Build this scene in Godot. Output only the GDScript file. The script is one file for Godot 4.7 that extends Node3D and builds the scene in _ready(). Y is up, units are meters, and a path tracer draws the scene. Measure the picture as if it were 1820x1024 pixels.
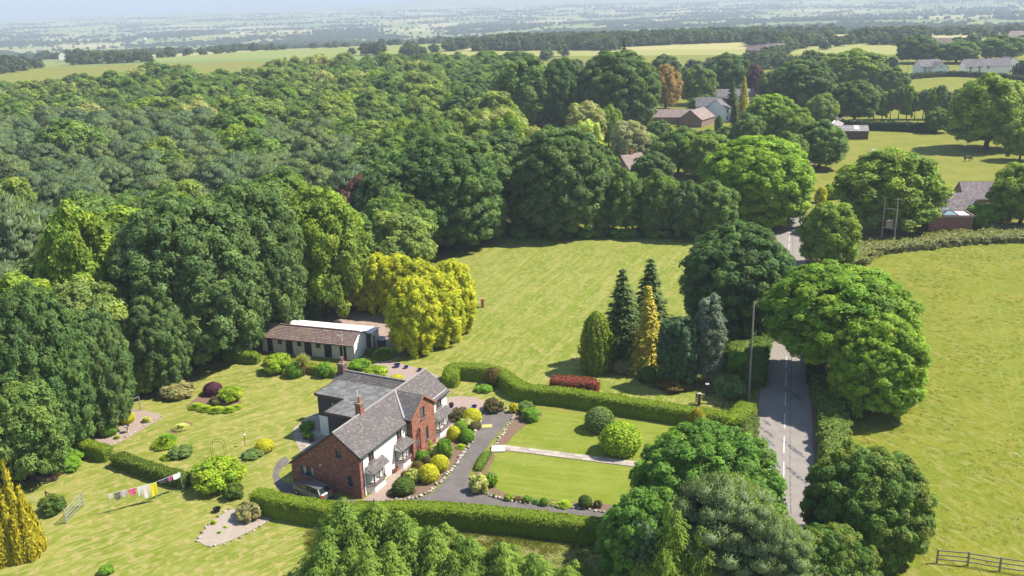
extends Node3D
# An old white-and-brick farmhouse, its garden, a wood, a country lane and the valley beyond, seen from the air.

const SUN_DIR := Vector3(0.605, 0.795, -0.060)   # towards the sun
var M := {}
var taken := {}
var proto := {}
var noise := FastNoiseLite.new()

func lin(r: float, g: float, b: float) -> Color:
	return Color(r, g, b)

class MB:
	var v := PackedVector3Array()
	var n := PackedVector3Array()
	var c := PackedColorArray()
	var t := PackedVector2Array()
	var i := PackedInt32Array()
	func quad(a: Vector3, b: Vector3, d: Vector3, e: Vector3, col: Color) -> void:
		# a, b, d, e run counter-clockwise seen from outside
		var nn := (b - a).cross(e - a)
		if nn.length_squared() < 1e-12:
			nn = (d - b).cross(e - b)
		nn = nn.normalized()
		var k := v.size()
		v.append(a); v.append(b); v.append(d); v.append(e)
		for q in 4:
			n.append(nn); c.append(col)
		i.append(k); i.append(k + 2); i.append(k + 1)
		i.append(k); i.append(k + 3); i.append(k + 2)
	func tri(a: Vector3, b: Vector3, d: Vector3, col: Color) -> void:
		var nn := (b - a).cross(d - a).normalized()
		var k := v.size()
		v.append(a); v.append(b); v.append(d)
		for q in 3:
			n.append(nn); c.append(col)
		i.append(k); i.append(k + 2); i.append(k + 1)
	func box(lo: Vector3, hi: Vector3, col: Color) -> void:
		var p := [Vector3(lo.x, lo.y, lo.z), Vector3(hi.x, lo.y, lo.z), Vector3(hi.x, hi.y, lo.z), Vector3(lo.x, hi.y, lo.z), Vector3(lo.x, lo.y, hi.z), Vector3(hi.x, lo.y, hi.z), Vector3(hi.x, hi.y, hi.z), Vector3(lo.x, hi.y, hi.z)]
		quad(p[4], p[5], p[6], p[7], col); quad(p[1], p[0], p[3], p[2], col)
		quad(p[5], p[1], p[2], p[6], col); quad(p[0], p[4], p[7], p[3], col)
		quad(p[7], p[6], p[2], p[3], col); quad(p[0], p[1], p[5], p[4], col)
	func obox(xf: Transform3D, size: Vector3, col: Color) -> void:
		var k := v.size()
		box(size * -0.5, size * 0.5, col)
		for q in range(k, v.size()):
			v[q] = xf * v[q]
			n[q] = (xf.basis * n[q]).normalized()
	func bar(a: Vector3, b: Vector3, w: float, h: float, col: Color) -> void:
		# a beam of section w x h from a to b
		var d := b - a
		var z := d.normalized()
		var x := Vector3.UP.cross(z)
		if x.length() < 0.01:
			x = Vector3.RIGHT
		x = x.normalized()
		var y := z.cross(x)
		obox(Transform3D(Basis(x, y, z), (a + b) * 0.5), Vector3(w, h, d.length()), col)
	func tube(a: Vector3, b: Vector3, r0: float, r1: float, sides: int, col: Color, cap := true) -> void:
		var z := (b - a).normalized()
		var x := z.cross(Vector3(0.31, 0.2, 0.93)).normalized()
		var y := z.cross(x)
		var k := v.size()
		for q in sides + 1:
			var an := TAU * q / sides
			var d := x * cos(an) + y * sin(an)
			v.append(a + d * r0); v.append(b + d * r1)
			n.append(d); n.append(d); c.append(col); c.append(col)
		for q in sides:
			var m := k + q * 2
			i.append(m); i.append(m + 1); i.append(m + 3)
			i.append(m); i.append(m + 3); i.append(m + 2)
		if cap and r1 > 0.001:
			k = v.size()
			v.append(b); n.append(z); c.append(col)
			for q in sides + 1:
				var an := TAU * q / sides
				v.append(b + (x * cos(an) + y * sin(an)) * r1); n.append(z); c.append(col)
			for q in sides:
				i.append(k); i.append(k + 2 + q); i.append(k + 1 + q)
	func lathe(at: Vector3, prof: Array, sides: int, col: Color) -> void:
		# prof: Vector2(radius, height) from bottom to top
		for q in prof.size() - 1:
			tube(at + Vector3(0, prof[q].y, 0), at + Vector3(0, prof[q + 1].y + 0.0001, 0), prof[q].x, prof[q + 1].x, sides, col, q == prof.size() - 2)
	func blob(o: Vector3, r: Vector3, col: Color, segs: int, rings: int, rough := 0.12) -> void:
		var k := v.size()
		for y in rings + 1:
			var th := PI * y / rings
			for x in segs:
				var an := TAU * x / segs + y * 0.4
				var d := Vector3(cos(an) * sin(th), cos(th), sin(an) * sin(th))
				v.append(o + d * r * (1.0 + randf_range(-rough, rough)))
				n.append(d); c.append(col)
		for y in rings:
			for x in segs:
				var a := k + y * segs + x
				var b := k + y * segs + (x + 1) % segs
				i.append(a); i.append(b + segs); i.append(b)
				i.append(a); i.append(a + segs); i.append(b + segs)
	func leaf(p: Vector3, nrm: Vector3, along: Vector3, ln: float, wd: float, col: Color, sn: Vector3) -> void:
		# one leaf spray: a kinked lozenge
		var b := nrm.cross(along).normalized() * (wd * 0.5)
		var a := along * (ln * 0.5)
		var k := v.size()
		v.append(p - a); v.append(p + b + nrm * (wd * 0.12)); v.append(p + a); v.append(p - b)
		n.append(sn); n.append(sn); n.append(sn); n.append(sn)
		c.append(col); c.append(col); c.append(col); c.append(col)
		i.append(k); i.append(k + 1); i.append(k + 2)
		i.append(k); i.append(k + 2); i.append(k + 3)
	func mesh(m: Material) -> ArrayMesh:
		var arr := []
		arr.resize(Mesh.ARRAY_MAX)
		arr[Mesh.ARRAY_VERTEX] = v
		arr[Mesh.ARRAY_NORMAL] = n
		arr[Mesh.ARRAY_COLOR] = c
		if t.size() == v.size():
			arr[Mesh.ARRAY_TEX_UV] = t
		arr[Mesh.ARRAY_INDEX] = i
		var am := ArrayMesh.new()
		am.add_surface_from_arrays(Mesh.PRIMITIVE_TRIANGLES, arr)
		am.surface_set_material(0, m)
		return am

func rdir() -> Vector3:
	var z := randf_range(-1.0, 1.0)
	var a := randf() * TAU
	var r := sqrt(1.0 - z * z)
	return Vector3(cos(a) * r, z, sin(a) * r)

func numbered(called: String) -> String:
	var k: int = taken.get(called, 0)
	taken[called] = k + 1
	return called if k == 0 else "%s_%03d" % [called, k]

func thing(called: String, label: String, category: String, at := Vector3.ZERO, turn := 0.0, group := "") -> Node3D:
	var o := Node3D.new()
	o.name = numbered(called)
	add_child(o)
	o.position = at
	o.rotation.y = turn
	tag(o, label, category, group)
	return o

func tag(o: Node, label: String, category: String, group := "") -> void:
	o.set_meta("label", label)
	o.set_meta("category", category)
	if group != "":
		o.set_meta("group", group)

func part(called: String, mb: MB, m: Material, parent: Node) -> MeshInstance3D:
	var o := MeshInstance3D.new()
	o.name = called
	o.mesh = mb.mesh(m)
	parent.add_child(o, true)
	return o

func shared(called: String, mesh: Mesh, parent: Node) -> MeshInstance3D:
	var o := MeshInstance3D.new()
	o.name = called
	o.mesh = mesh
	parent.add_child(o, true)
	return o

func single(called: String, mb: MB, m: Material, label: String, category: String, group := "") -> MeshInstance3D:
	var o := part(numbered(called), mb, m, self)
	tag(o, label, category, group)
	return o

func struct(called: String, mb: MB, m: Material) -> MeshInstance3D:
	var o := part(numbered(called), mb, m, self)
	o.set_meta("kind", "structure")
	return o

func mat(r: float, g: float, b: float, rough := 0.85, spec := 0.4) -> StandardMaterial3D:
	# linear base colour
	var m := StandardMaterial3D.new()
	m.albedo_color = Color(r, g, b).linear_to_srgb()
	m.roughness = rough
	m.metallic_specular = spec
	return m

func vmat(rough := 0.85, spec := 0.4) -> StandardMaterial3D:
	# vertex colours (linear) times white
	var m := StandardMaterial3D.new()
	m.vertex_color_use_as_albedo = true
	m.roughness = rough
	m.metallic_specular = spec
	return m

func leafmat(r := 1.0, g := 1.0, b := 1.0) -> StandardMaterial3D:
	var m := vmat(0.62, 0.35)
	m.albedo_color = Color(r, g, b).linear_to_srgb()
	m.backlight_enabled = true
	m.backlight = Color(0.84, 0.90, 0.40)
	return m

# ---------------------------------------------------------------- textures
func noise_bytes(size: int, freq: float, sd: int, octaves := 4, w := 0, h := 0) -> PackedByteArray:
	var f := FastNoiseLite.new()
	f.seed = sd
	f.frequency = freq
	f.noise_type = FastNoiseLite.TYPE_SIMPLEX_SMOOTH
	f.fractal_octaves = octaves
	var im := f.get_seamless_image(w if w else size, h if h else size, false, false, 0.2)
	im.convert(Image.FORMAT_L8)
	if w or h:
		im.resize(size, size, Image.INTERPOLATE_CUBIC)
	return im.get_data()

func mix_tex(size: int, layers: Array, base: Color) -> ImageTexture:
	# layers: [bytes, low, high, colour, amount]: colour is laid over where the noise passes low..high (linear colours)
	var out := PackedByteArray()
	out.resize(size * size * 3)
	var lut := PackedByteArray()
	lut.resize(1025)
	for q in 1025:
		lut[q] = int(clampf(Color(q / 1024.0, 0, 0).linear_to_srgb().r * 255.0 + 0.5, 0, 255))
	for q in size * size:
		var r := base.r
		var g := base.g
		var b := base.b
		for l in layers:
			var x: float = (float(l[0][q]) / 255.0 - l[1]) / (l[2] - l[1])
			if x > 0.0:
				if x > 1.0:
					x = 1.0
				x *= l[4]
				var k: Color = l[3]
				r += (k.r - r) * x
				g += (k.g - g) * x
				b += (k.b - b) * x
		out[q * 3] = lut[int(r * 1024.0)]
		out[q * 3 + 1] = lut[int(g * 1024.0)]
		out[q * 3 + 2] = lut[int(b * 1024.0)]
	var im := Image.create_from_data(size, size, false, Image.FORMAT_RGB8, out)
	return ImageTexture.create_from_image(im)

func height_tex(size: int, freq: float, sd: int, octaves := 4) -> ImageTexture:
	return ImageTexture.create_from_image(Image.create_from_data(size, size, false, Image.FORMAT_L8, noise_bytes(size, freq, sd, octaves)))

func ground_mat(tex: Texture2D, rough: float, bump: Texture2D = null, bump_scale := 3.0, spec := 0.25) -> StandardMaterial3D:
	var m := StandardMaterial3D.new()
	m.albedo_texture = tex
	m.roughness = rough
	m.metallic_specular = spec
	if bump:
		m.heightmap_enabled = true
		m.heightmap_texture = bump
		m.heightmap_scale = bump_scale
	return m

func plain(tex: Texture2D, scale: float, rough: float, bump: Texture2D = null, bump_scale := 2.0) -> StandardMaterial3D:
	var m := ground_mat(tex, rough, bump, bump_scale)
	m.uv1_triplanar = true
	m.uv1_world_triplanar = true
	m.uv1_scale = Vector3.ONE * scale
	return m

# ---------------------------------------------------------------- sheets of ground
func sheet(called: String, poly: Array, y: float, m: Material, tile: float, turn := 0.0, parent: Node = null) -> MeshInstance3D:
	var mb := MB.new()
	var pts := PackedVector2Array(poly)
	var ids := Geometry2D.triangulate_polygon(pts)
	for p in pts:
		mb.v.append(Vector3(p.x, y, p.y)); mb.n.append(Vector3.UP); mb.c.append(Color.WHITE)
		mb.t.append(p.rotated(turn) / tile)
	for k in range(0, ids.size(), 3):
		var a := pts[ids[k]]
		var b := pts[ids[k + 1]]
		var d := pts[ids[k + 2]]
		if (b - a).cross(d - a) > 0.0:
			mb.i.append_array([ids[k], ids[k + 1], ids[k + 2]])
		else:
			mb.i.append_array([ids[k], ids[k + 2], ids[k + 1]])
	if parent:
		return part(called, mb, m, parent)
	return struct(called, mb, m)

func smooth_line(pts: Array, step: float) -> Array:
	var cv := Curve2D.new()
	for k in pts.size():
		var d := Vector2.ZERO
		if k > 0 and k < pts.size() - 1:
			d = (pts[k + 1] - pts[k - 1]) / 6.0
		cv.add_point(pts[k], -d, d)
	var out := []
	var len := cv.get_baked_length()
	var m := int(max(1, len / step))
	for k in m + 1:
		out.append(cv.sample_baked(len * k / m, true))
	return out

func smooth_poly(pts: Array, step := 0.8, rough := 0.08) -> Array:
	# a closed outline with rounded corners and a slightly uneven edge
	var cv := Curve2D.new()
	var m := pts.size()
	for k in m + 1:
		var d: Vector2 = (pts[(k + 1) % m] - pts[(k + m - 1) % m]) / 7.0
		cv.add_point(pts[k % m], -d, d)
	var out := []
	var len := cv.get_baked_length()
	var q := int(len / step)
	for k in q:
		out.append(cv.sample_baked(len * k / q, true) + Vector2(randf_range(-rough, rough), randf_range(-rough, rough)))
	return out

func ribbon(called: String, line: Array, half: float, y: float, m: Material, tile: float, off := 0.0, rough := 0.0, parent: Node = null) -> MeshInstance3D:
	var mb := MB.new()
	var run := 0.0
	for k in line.size():
		var p: Vector2 = line[k]
		var d: Vector2 = (line[min(k + 1, line.size() - 1)] - line[max(k - 1, 0)]).normalized()
		var s := Vector2(-d.y, d.x)
		if k:
			run += p.distance_to(line[k - 1])
		for e in [-1.0, 1.0]:
			var q: Vector2 = p + s * (off + e * half + randf_range(-rough, rough))
			mb.v.append(Vector3(q.x, y, q.y)); mb.n.append(Vector3.UP); mb.c.append(Color.WHITE)
			mb.t.append(Vector2((off + e * half) / tile, run / tile))
	for k in line.size() - 1:
		var a := k * 2
		mb.i.append_array([a, a + 2, a + 1, a + 1, a + 2, a + 3])
	if parent:
		return part(called, mb, m, parent)
	return struct(called, mb, m)

# ---------------------------------------------------------------- plants
func vary(col: Color, amount: float) -> Color:
	var k := 1.0 + randf_range(-amount, amount)
	var y := randf_range(-amount, amount) * 0.35
	return Color(maxf(col.r * (k + y), 0.004), maxf(col.g * k, 0.004), maxf(col.b * (k - y), 0.003))

func broad(mb: MB, o: Vector3, R: float, Hc: float, nlobe: int, leaves: int, ls: float, col: Color, lob := Vector2(0.24, 0.36), squash := 0.85, low := -0.55, core := 0.76, thin := 1.0, up := 0.5, second := Color(-1, 0, 0)) -> void:
	# a crown of many boughs, each bough carrying tilted sprays of leaves: o is its middle, R its radius, Hc its height
	var L := []
	var tot := 0.0
	if core > 0.0:
		var body := 0.70 if lob.y < 0.19 else 0.64
		mb.blob(o - Vector3(0, Hc * 0.05, 0), Vector3(R * body, Hc * 0.5 * (body + 0.06), R * body), col, 16, 11, 0.06)
	for k in nlobe:
		var yy := 1.0 - (k + 0.5) / nlobe * (1.0 - low)
		var y2 := yy * 0.72 if yy < 0.0 else yy
		var rr := sqrt(maxf(0.0, 1.0 - y2 * y2))
		var a := k * 2.399963 + randf() * 0.8
		var d := Vector3(cos(a) * rr, yy, sin(a) * rr)
		var q := randf_range(0.64, 0.86) if lob.y >= 0.19 else randf_range(0.82, 0.95)
		var lr := R * randf_range(lob.x, lob.y)
		var p := o + Vector3(d.x * R * q, d.y * Hc * 0.5 * q, d.z * R * q)
		var lc := vary(col, 0.18)
		if second.r >= 0.0 and randf() < 0.32:
			lc = vary(second, 0.15)
		L.append([p, lr, d, lc])
		tot += lr * lr
		if core > 0.0:
			mb.blob(p, Vector3(lr, lr * squash, lr) * core * 0.84, lc, 7, 5, 0.2)
	if core > 0.0:   # leaves between the boughs, close to the heart of the crown
		var rb := 0.70 if lob.y < 0.19 else 0.64
		L.append([o - Vector3(0, Hc * 0.05, 0), -1.0, Vector3.ZERO, col])
		for k in int(leaves * 0.28 / 3.0):
			var e := rdir()
			e.y = maxf(e.y, -0.75)
			var q := o - Vector3(0, Hc * 0.05, 0) + Vector3(e.x * R * rb, e.y * Hc * 0.5 * (rb + 0.06), e.z * R * rb) * randf_range(1.02, 1.24)
			var tone := vary(col, 0.24)
			for j in 3:
				var n2 := (e + rdir() * 0.7 + Vector3(0, 0.3, 0)).normalized()
				var s := ls * randf_range(0.8, 1.4)
				mb.leaf(q + rdir() * ls * 1.1, n2, n2.cross(rdir()).normalized(), s * 1.4, s * 0.95 * thin, vary(tone, 0.14), (n2 + e * 0.35).normalized())
	for l in L:
		var p: Vector3 = l[0]
		var lr: float = l[1]
		if lr < 0.0:
			continue
		var d: Vector3 = l[2]
		var m := int(leaves * lr * lr / tot / 6.0)
		for k in m:
			var e := (rdir() + d * 0.7 + Vector3(0, 0.25, 0)).normalized()
			var q := p + Vector3(e.x, e.y * squash, e.z) * lr * (0.82 + 0.32 * randf())
			var nn := (e * 0.8 + rdir() * 0.5 + Vector3(0, up, 0)).normalized()
			var t1 := nn.cross(rdir()).normalized()
			var t2 := nn.cross(t1)
			var tone := vary(l[3], 0.26)
			for j in 6:
				var a := TAU * (j + randf() * 0.8) / 6.0
				var out := t1 * cos(a) + t2 * sin(a)
				var n2 := (nn + rdir() * 0.5).normalized()
				var al := (out + rdir() * 0.4 - nn * 0.25)
				al = (al - n2 * al.dot(n2)).normalized()
				var s := ls * randf_range(0.7, 1.3)
				mb.leaf(q + out * ls * randf_range(0.3, 1.25) + nn * randf_range(-0.3, 0.3) * ls, n2, al, s * 1.3, s * 0.85 * thin, vary(tone, 0.14), (n2 + e * 0.35).normalized())

func needled(mb: MB, o: Vector3, R: float, Hc: float, nlobe: int, tufts: int, ls: float, col: Color, pad := 1.0) -> void:
	# pine: flattened pads of needle tufts over a looser heart
	mb.blob(o - Vector3(0, Hc * 0.04, 0), Vector3(R * 0.62, Hc * 0.36, R * 0.62), col, 12, 8, 0.14)
	for k in nlobe:
		var yy := 1.0 - (k + 0.5) / nlobe * 1.7
		var rr := sqrt(maxf(0.0, 1.0 - yy * yy)) * randf_range(0.65, 1.0)
		var a := k * 2.399963 + randf() * 0.8
		var p := o + Vector3(cos(a) * rr * R * 0.8, yy * Hc * 0.45, sin(a) * rr * R * 0.8)
		var lr := R * randf_range(0.20, 0.34) * pad
		var lc := vary(col, 0.16)
		mb.blob(p - Vector3(0, lr * 0.12, 0), Vector3(lr * 0.78, lr * 0.46, lr * 0.78), lc, 8, 4, 0.2)
		for q in tufts / nlobe:
			var e := rdir()
			e.y = absf(e.y) * 0.9 - 0.15
			var at := p + Vector3(e.x, e.y * 0.85, e.z) * lr * (0.6 + 0.5 * randf())
			var al := (e * 0.7 + Vector3(0, 0.95, 0) + rdir() * 0.55).normalized()
			var nn := al.cross(rdir()).normalized()
			if nn.dot(e + Vector3(0, 0.4, 0)) < 0.0:
				nn = -nn
			var s := ls * randf_range(0.7, 1.3)
			mb.leaf(at, nn, al, s * 1.7, s * 0.5, vary(lc, 0.25), (e + nn * 0.6 + Vector3(0, 0.35, 0)).normalized())

func shaped(mb: MB, R: float, H: float, prof: String, leaves: int, ln: float, wd: float, col: Color, upright: float, ridges: int, ridge: float, jut := 0.1, y0 := 0.0, second := Color(-1, 0, 0)) -> void:
	# a dense plant with a clear outline: dome, ball, column, cone, egg
	noise.frequency = 1.0
	var rad := func(f: float) -> float:
		match prof:
			"ball": return sqrt(maxf(0.0, 1.0 - pow(2.0 * f - 1.0, 2)))
			"dome": return sqrt(maxf(0.0, 1.0 - pow(maxf(0.0, f - 0.38) / 0.62, 2))) * (0.72 + 0.28 * minf(1.0, f / 0.38))
			"column": return pow(maxf(0.0, 1.0 - pow(f, 3.2)), 0.62) * (0.78 + 0.22 * minf(1.0, f / 0.3))
			"bulb": return pow(maxf(0.0, 1.0 - pow(f, 2.6)), 0.62) * (0.82 + 0.18 * minf(1.0, f / 0.3))
			"egg": return pow(maxf(0.0, 1.0 - pow(f, 2.0)), 0.7) * (0.8 + 0.2 * minf(1.0, f / 0.25))
			_: return pow(maxf(0.0, 1.0 - f), 0.75) * (0.85 + 0.15 * minf(1.0, f / 0.15))
	var lump := func(a: float, f: float) -> float:
		var s := 0.0
		if ridges:
			s = absf(sin(a * ridges * 0.5 + sin(f * 5.0) * 0.8)) - 0.5
		return 1.0 + ridge * (s + 1.2 * noise.get_noise_3d(cos(a) * 2.6, f * 4.2, sin(a) * 2.6))
	var rings := 9
	var segs := 14
	var k0 := mb.v.size()
	for y in rings + 1:
		var f := float(y) / rings
		for x in segs:
			var a := TAU * x / segs
			var r: float = R * rad.call(f) * lump.call(a, f) * 0.86
			mb.v.append(Vector3(cos(a) * r, y0 + f * H * 0.95, sin(a) * r))
			mb.n.append(Vector3(cos(a), 0.4, sin(a)).normalized()); mb.c.append(vary(col, 0.1))
	for y in rings:
		for x in segs:
			var a := k0 + y * segs + x
			var b := k0 + y * segs + (x + 1) % segs
			mb.i.append_array([a, b, b + segs, a, b + segs, a + segs])
	for k in leaves:
		var f := randf()
		if prof == "cone" or prof == "egg":
			f = 1.0 - sqrt(1.0 - f * 0.995)
		elif prof == "ball":
			f = 0.08 + f * 0.92
		elif prof == "dome":
			f = pow(f, 0.85)
		var a := randf() * TAU
		var pr: float = rad.call(f)
		var sl: float = (rad.call(minf(1.0, f + 0.02)) - rad.call(maxf(0.0, f - 0.02))) * R / (0.04 * H)
		var e := Vector3(cos(a), -sl, sin(a)).normalized()
		var r: float = R * pr * lump.call(a, f) * (1.0 + randf_range(-0.10, 0.03) ) 
		var p := Vector3(cos(a) * r, y0 + f * H, sin(a) * r) + e * randf_range(-jut, jut) * R
		if (prof == "dome" or prof == "ball" or prof == "column") and randf() < 0.12:
			p.y += randf() * jut * R * 0.5
		var al := (Vector3(0, upright, 0) + e * 0.5 + rdir() * 0.8).normalized()
		var nn := (e + rdir() * 0.85).normalized()
		al = (al - nn * al.dot(nn)).normalized()
		var s := randf_range(0.7, 1.3)
		var cc := vary(col, 0.3)
		if second.r >= 0.0 and randf() < 0.35:
			cc = vary(second, 0.2)
		mb.leaf(p, nn, al, ln * s, wd * s, cc, (nn + e * 0.5).normalized())

func tiered(mb: MB, R: float, H: float, tiers: int, per: int, ls: float, col: Color, droop: float, y0 := 0.3, feather := 0.0, taper := 0.82, slim := 0.62, heart := 0.52) -> void:
	# spruce and hemlock: whorls of boughs that carry flat or hanging sprays
	mb.tube(Vector3(0, y0, 0), Vector3(0, H * 0.93, 0), R * heart, 0.06, 10, col)
	for k in tiers:
		var f := (k + randf() * 0.6) / tiers
		var rr := R * pow(1.0 - f, taper) + 0.08
		var y := y0 + f * (H - y0)
		var m := int(ceil(per * (0.45 + 0.55 * (1.0 - f))))
		for b in m:
			var a := TAU * (b + randf() * 0.7) / m + k * 1.1
			var d := Vector3(cos(a), 0, sin(a))
			var side := Vector3(-d.z, 0, d.x)
			var len := rr * (randf_range(0.75, 1.1) if slim > 0.5 else randf_range(0.5, 1.2))
			var lc := vary(col, 0.18)
			var steps := int(clampf(len / (ls * 0.62), 2, 15))
			for s in steps:
				var g := (s + 0.6) / steps
				var sag := -droop * len * g * g + (0.10 * len * g if f > 0.7 else 0.0)
				var p := Vector3(0, y + sag, 0) + d * len * g
				var w := minf(len * 0.34, 0.75) * (1.08 - g) + ls * 0.4
				for q in 3:
					var e := randf_range(-1.0, 1.0)
					var at := p + side * e * w + Vector3(0, randf_range(-0.5, 0.25) * ls - absf(e) * w * 0.25, 0)
					var al := (d * 0.8 + side * e * 1.1 + Vector3(0, -0.25 - feather * randf(), 0) + rdir() * 0.3).normalized()
					var nn := (Vector3(0, 1, 0) + d * 0.45 + rdir() * 0.45).normalized()
					nn = (nn - al * nn.dot(al)).normalized()
					var z := ls * randf_range(0.75, 1.3)
					mb.leaf(at, nn, al, z * 1.5, z * slim, vary(lc, 0.26), (nn + d * 0.4).normalized())

func bole(h: float, r: float, limbs: int, spread: float, col: Color, top := 0.75) -> MB:
	# a tapered trunk, slightly bent, with limbs
	var mb := MB.new()
	var p := Vector3.ZERO
	var rr := r * 1.25
	for k in 5:
		var q := Vector3(randf_range(-1, 1) * h * 0.012, h * top * (k + 1) / 5.0, randf_range(-1, 1) * h * 0.012)
		var r1 := r * (1.0 - 0.15 * (k + 1))
		mb.tube(p, q, rr, r1, 8, vary(col, 0.1), k == 4)
		p = q
		rr = r1
	for k in limbs:
		var y := h * randf_range(0.28, 0.62)
		var a := TAU * k / limbs + randf()
		var d := Vector3(cos(a) * spread, h * randf_range(0.14, 0.26), sin(a) * spread)
		var m := Vector3(0, y, 0) + d * 0.55 + Vector3(0, -0.04 * h, 0)
		mb.tube(Vector3(0, y, 0), m, r * 0.42, r * 0.26, 6, col, false)
		mb.tube(m, Vector3(0, y, 0) + d, r * 0.26, r * 0.08, 6, col, false)
	return mb

func add_proto(called: String, h: float, w: float, crown: MB, trunk: MB, lm: Material, tone := Color(1, 1, 1)) -> void:
	if tone != Color(1, 1, 1):
		for k in crown.c.size():
			crown.c[k] *= tone
	# the drawn size, not the wished one, is what later scaling goes by
	var top := 0.0
	var wide := PackedFloat32Array()
	for p in crown.v:
		top = maxf(top, p.y)
		wide.append(Vector2(p.x, p.z).length())
	wide.sort()
	var r := wide[int(wide.size() * 0.985)]
	proto[called] = {"h": top, "w": r * 2.0, "crown": crown.mesh(lm), "trunk": trunk.mesh(M.bark) if trunk else null}

func put(kind: String, called: String, x: float, z: float, h: float, w: float, label: String, category: String, group := "", turn := -1.0, y := 0.0) -> Node3D:
	var p: Dictionary = proto[kind]
	var o := thing(called, label, category, Vector3(x, y, z), randf() * TAU if turn < 0.0 else turn, group)
	o.scale = Vector3(w / p.w, h / p.h, w / p.w)
	if p.trunk:
		shared("trunk", p.trunk, o)
	shared("crown" if p.trunk else "foliage", p.crown, o)
	return o

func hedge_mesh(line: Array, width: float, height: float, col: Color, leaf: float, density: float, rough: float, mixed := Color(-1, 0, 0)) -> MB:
	# a clipped hedge along a line: a rounded bank with leaves all over
	var mb := MB.new()
	var sec := []
	var ns := 13
	for k in ns:
		var a := PI * k / (ns - 1)
		var x := -cos(a)
		var y := sin(a)
		sec.append(Vector2(signf(x) * pow(absf(x), 0.38) * width * 0.5, pow(y, 0.42) * height))
	var k0 := mb.v.size()
	var m := line.size()
	noise.frequency = 0.45
	var frames := []
	for k in m:
		var p: Vector2 = line[k]
		var d: Vector2 = (line[min(k + 1, m - 1)] - line[max(k - 1, 0)]).normalized()
		var s := Vector2(-d.y, d.x)
		var e := 1.0
		if k == 0 or k == m - 1:
			e = 0.45
		elif k == 1 or k == m - 2:
			e = 0.9
		frames.append([p, s, d, e])
		for q in ns:
			var w := 1.0 + rough * noise.get_noise_3d(p.x * 1.7 + q * 0.37, q * 0.9, p.y * 1.7) * 1.6 + randf_range(-0.03, 0.03)
			var xy: Vector2 = sec[q]
			var g := p + s * xy.x * w * e * 0.94
			var f := PI * q / (ns - 1)
			mb.v.append(Vector3(g.x, xy.y * (0.965 + (w - 1.0) * 0.6) * minf(1.0, e + 0.12), g.y))
			mb.n.append(Vector3(-s.x * cos(f), sin(f), -s.y * cos(f)).normalized())
			mb.c.append(vary(col, 0.12))
	for k in m - 1:
		for q in ns - 1:
			var a := k0 + k * ns + q
			mb.i.append_array([a, a + ns, a + 1, a + 1, a + ns, a + ns + 1])
	for e in [0, m - 1]:   # ends
		var k1 := mb.v.size()
		var p: Vector2 = frames[e][0]
		var d: Vector2 = frames[e][2] * (-1.0 if e == 0 else 1.0)
		mb.v.append(Vector3(p.x + d.x * 0.1, height * 0.5, p.y + d.y * 0.1)); mb.n.append(Vector3(d.x, 0, d.y)); mb.c.append(col)
		for q in ns:
			mb.v.append(mb.v[k0 + e * ns + q]); mb.n.append(Vector3(d.x, 0.2, d.y).normalized()); mb.c.append(col)
		for q in ns - 1:
			if e == 0:
				mb.i.append_array([k1, k1 + 1 + q, k1 + 2 + q])
			else:
				mb.i.append_array([k1, k1 + 2 + q, k1 + 1 + q])
		for q in int(width * height * density):
			var at := Vector3(p.x, 0, p.y) + Vector3(-d.y, 0, d.x) * randf_range(-0.42, 0.42) * width + Vector3(0, randf_range(0.05, 0.9) * height, 0) + Vector3(d.x, 0, d.y) * randf_range(0.0, 0.15)
			var nn := (Vector3(d.x, 0.2, d.y) + rdir() * 0.7).normalized()
			mb.leaf(at, nn, nn.cross(rdir()).normalized(), leaf * 1.3, leaf * 0.85, vary(col, 0.25), nn)
	for k in m - 1:
		var a: Vector2 = line[k]
		var b: Vector2 = line[k + 1]
		var cnt := int(a.distance_to(b) * (width + 2.0 * height) * density + randf())
		for q in cnt:
			var g := randf()
			var f := randf() * (ns - 1)
			var j := int(f)
			var ff := f - j
			var i0 := k0 + k * ns + j
			var p := mb.v[i0].lerp(mb.v[i0 + 1], ff).lerp(mb.v[i0 + ns].lerp(mb.v[i0 + ns + 1], ff), g)
			var e := mb.n[i0].lerp(mb.n[i0 + 1], ff).normalized()
			var nn := (e + rdir() * 0.95).normalized()
			var z := leaf * randf_range(0.6, 1.4)
			var cc := vary(col, 0.3)
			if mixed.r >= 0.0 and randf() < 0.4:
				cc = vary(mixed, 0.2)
			mb.leaf(p + e * randf_range(-0.02, 0.06 + rough * 0.4), nn, nn.cross(rdir()).normalized(), z * 1.3, z * 0.85, cc, (nn + e * 0.4).normalized())
	return mb

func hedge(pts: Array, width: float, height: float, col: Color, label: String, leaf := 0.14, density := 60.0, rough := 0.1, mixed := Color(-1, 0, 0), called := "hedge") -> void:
	var line := smooth_line(pts, 0.45)
	var a: Vector2 = line[0]
	var o := thing(called, label, "hedge" if called == "hedge" else "shrub", Vector3(a.x, 0, a.y))
	var rel := []
	for p in line:
		rel.append(p - a)
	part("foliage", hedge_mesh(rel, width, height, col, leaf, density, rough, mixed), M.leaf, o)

func stone_mesh(sd: int) -> ArrayMesh:
	var mb := MB.new()
	seed(sd)
	mb.blob(Vector3(0, 0.3, 0), Vector3(0.5, 0.38, 0.42), Color(1, 1, 1), 7, 4, 0.2)
	return mb.mesh(M.stone[sd % 3])

func shift(mb: MB, k: int, o: Vector3) -> void:
	for q in range(k, mb.v.size()):
		mb.v[q] += o

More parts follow.
